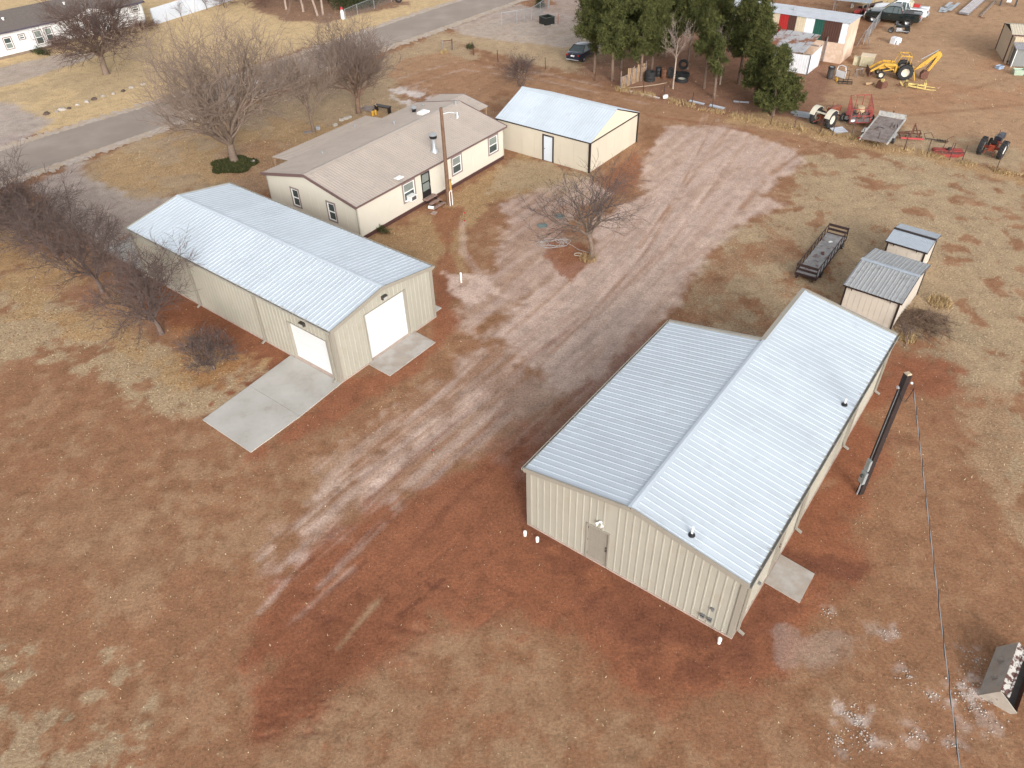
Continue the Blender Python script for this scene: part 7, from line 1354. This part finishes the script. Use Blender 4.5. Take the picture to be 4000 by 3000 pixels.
MB().cyl((0, 0, -.05), (0, 0, 1.1), .03, n=8).build('marker_stake', mat('orange_stake', (.40, .10, .03), .6), None, loc=P(2180, 93), label='orange stake standing right of the black fire box', cat='stake')
MB().lathe([(.34, -.12), (.5, -.14), (.5, .14), (.34, .12), (.34, -.12)], (0, 0, .5), (.3, 1, 0), 20).build('tyre', RUBBER, None, loc=P(1558, 10), label='single black tyre standing by the road at the top edge', cat='tyre')
# stones edging the lawn across the road
srx = [(183, 446), (222, 437), (243, 430), (270, 424), (303, 411), (340, 399), (368, 389), (402, 377), (444, 367), (482, 357), (515, 344), (560, 330)]
for k, (x, y) in enumerate(srx):
    r = random.Random(k); s = r.uniform(.16, .30); v = []
    b = MB().lathe([(.001, .8*s), (.6*s, .7*s), (s, .25*s), (.95*s, -.2*s), (.001, -.25*s)], (0, 0, 0), n=7); b.v = [(a*r.uniform(.75, 1.25)*1.3, c*r.uniform(.75, 1.2), z*r.uniform(.7, 1.2)) for a, c, z in b.v]
    b.build('lawn_stone', (mat('dark_stone', (.10, .07, .055), .9, var=.25), mat('grey_stone', (.36, .32, .28), .9, var=.2))[1 if k % 3 else 0], None, loc=P(x, y), rz=r.random()*6, label=('first second third fourth fifth sixth seventh eighth ninth tenth eleventh last'.split()[k])+' stone from the left in the row edging the straw lawn', cat='stone', group='stones edging the lawn')
st_ = MB().lathe([(.001, .2), (.18, .15), (.26, .05), (.2, -.05)], (0, 0, 0), n=8).build('lawn_stone', _M['grey_stone'], None, loc=P(990, 634), label='pale stone at the right edge of the groundcover ring', cat='stone')

# ------------------------------------------------------------------ scattered grass, leaves and stones
g_ = np.random.default_rng(99)
def scatter(n, field, x0, x1, y0, y1, power=1.0, foot=()):
    'random points with density following a field given on the ground grid, thinned with distance'
    xs = g_.uniform(x0, x1, n); ys = g_.uniform(y0, y1, n); i = np.clip(np.searchsorted(gx, xs), 0, len(gx)-1); j = np.clip(np.searchsorted(gy, ys), 0, len(gy)-1)
    w = field.reshape(ny, nx)[j, i]; k = g_.random(n) < np.clip(w, 0, 1)**power; xs, ys, j, i = xs[k], ys[k], j[k], i[k]
    ok = np.ones(len(xs), bool)
    for (ox, oy, r_, w_, l_) in foot:
        c, s = math.cos(r_), math.sin(r_); u = c*(xs-ox)+s*(ys-oy); v = -s*(xs-ox)+c*(ys-oy); ok &= ~((u > -.1) & (u < w_+.1) & (v > -.1) & (v < l_+.1))
    return np.c_[xs[ok], ys[ok], Z.reshape(ny, nx)[j[ok], i[ok]]]
FOOT = [(AX, AY, AR, AW, AL), (BX, BY, BR, BW, BLR), (CX, CY, CR, CW, CLn), (GX_, GY_, GR, GW, GL), (18.577, 34.997, -.701, 2.859, 4.653), (22.94, 39.96, -.706, 2.13, 2.42), (AX+(-6.1)*math.cos(AR)+.36*math.sin(AR), AY-6.1*math.sin(AR)-.36*math.cos(AR), AR, 6.1, 4.3)]
near = scatter(190000, grass, -32, 34, 9, 60, 1.3, FOOT)
put('dry_turf', blades('dry_turf', near, .055, .016, DRYG, g_, 1.6), None, kind='stuff')
far = scatter(60000, grass*(1-sstep(-4, 0, sdist(X, Y, up+lo[::-1]))), -68, 62, 58, 112, 1.3, FOOT)
put('dry_turf', blades('dry_turf', far, .085, .03, DRYG, g_, 1.5), None, kind='stuff')
lv = scatter(130000, leaves, -36, 30, 24, 80, 1.0, FOOT); n = len(lv); az = g_.random(n)*6.283; s = .035+.03*g_.random(n); t = g_.random((n, 2))*.5; dx, dy = np.cos(az)*s, np.sin(az)*s; lv[:, 2] += .012
V = np.stack([lv+np.c_[dx, dy, s*t[:, 0]], lv+np.c_[-dy*.6, dx*.6, s*.1], lv+np.c_[-dx, -dy, s*t[:, 1]], lv+np.c_[dy*.6, -dx*.6, s*.1]], 1)
put('fallen_leaves', np_mesh('fallen_leaves', V.reshape(-1, 3), np.arange(4*n).reshape(-1, 4), LEAF, {'tone': np.repeat(g_.random(n), 4)}), None, kind='stuff')
# stones: white caliche by the bucket, small pebbles over the red work area and drive
def stones(name, Pts, lo_, hi_, m):
    n = len(Pts); s = lo_+(hi_-lo_)*g_.random(n)**2; base = np.array([(1, 0, 0), (0, 1, 0), (-1, 0, 0), (0, -1, 0), (0, 0, .8), (0, 0, -.4)]); q = base[None]*(.6+.8*g_.random((n, 6, 1)))*s[:, None, None]; a = g_.random(n)*6.283; c, sn = np.cos(a)[:, None], np.sin(a)[:, None]
    V = np.stack([q[..., 0]*c-q[..., 1]*sn, q[..., 0]*sn+q[..., 1]*c, q[..., 2]], -1)+Pts[:, None, :]
    f = np.array([(0, 1, 4), (1, 2, 4), (2, 3, 4), (3, 0, 4), (1, 0, 5), (2, 1, 5), (3, 2, 5), (0, 3, 5)]); F = (np.arange(n)[:, None, None]*6+f[None]).reshape(-1, 3)
    put(name, np_mesh(name, V.reshape(-1, 3), F, m, {'tone': np.repeat(g_.random(n), 6)}), None, kind='stuff')
cp = []
for x, y, r_ in CAL:
    c = D(x, y); n = int(95*r_+8); a = g_.random(n)*6.283; q = np.abs(g_.normal(size=n))*r_*.55; cp.append(np.c_[c.x+np.cos(a)*q, c.y+np.sin(a)*q, np.full(n, .005)])
c = np.concatenate(cp); stones('caliche_chips', c, .008, .045, leaf_material('white_caliche', (.34, .28, .24), (.56, .50, .45)))
rk = np.where((rough > .35) | (colr[:, 0] > .26), .5, .06)
pb_ = scatter(15000, rk, -22, 22, 10, 50, 1.0, FOOT); stones('pebbles', pb_, .008, .028, leaf_material('reddish_pebbles', (.16, .08, .05), (.45, .34, .28)))
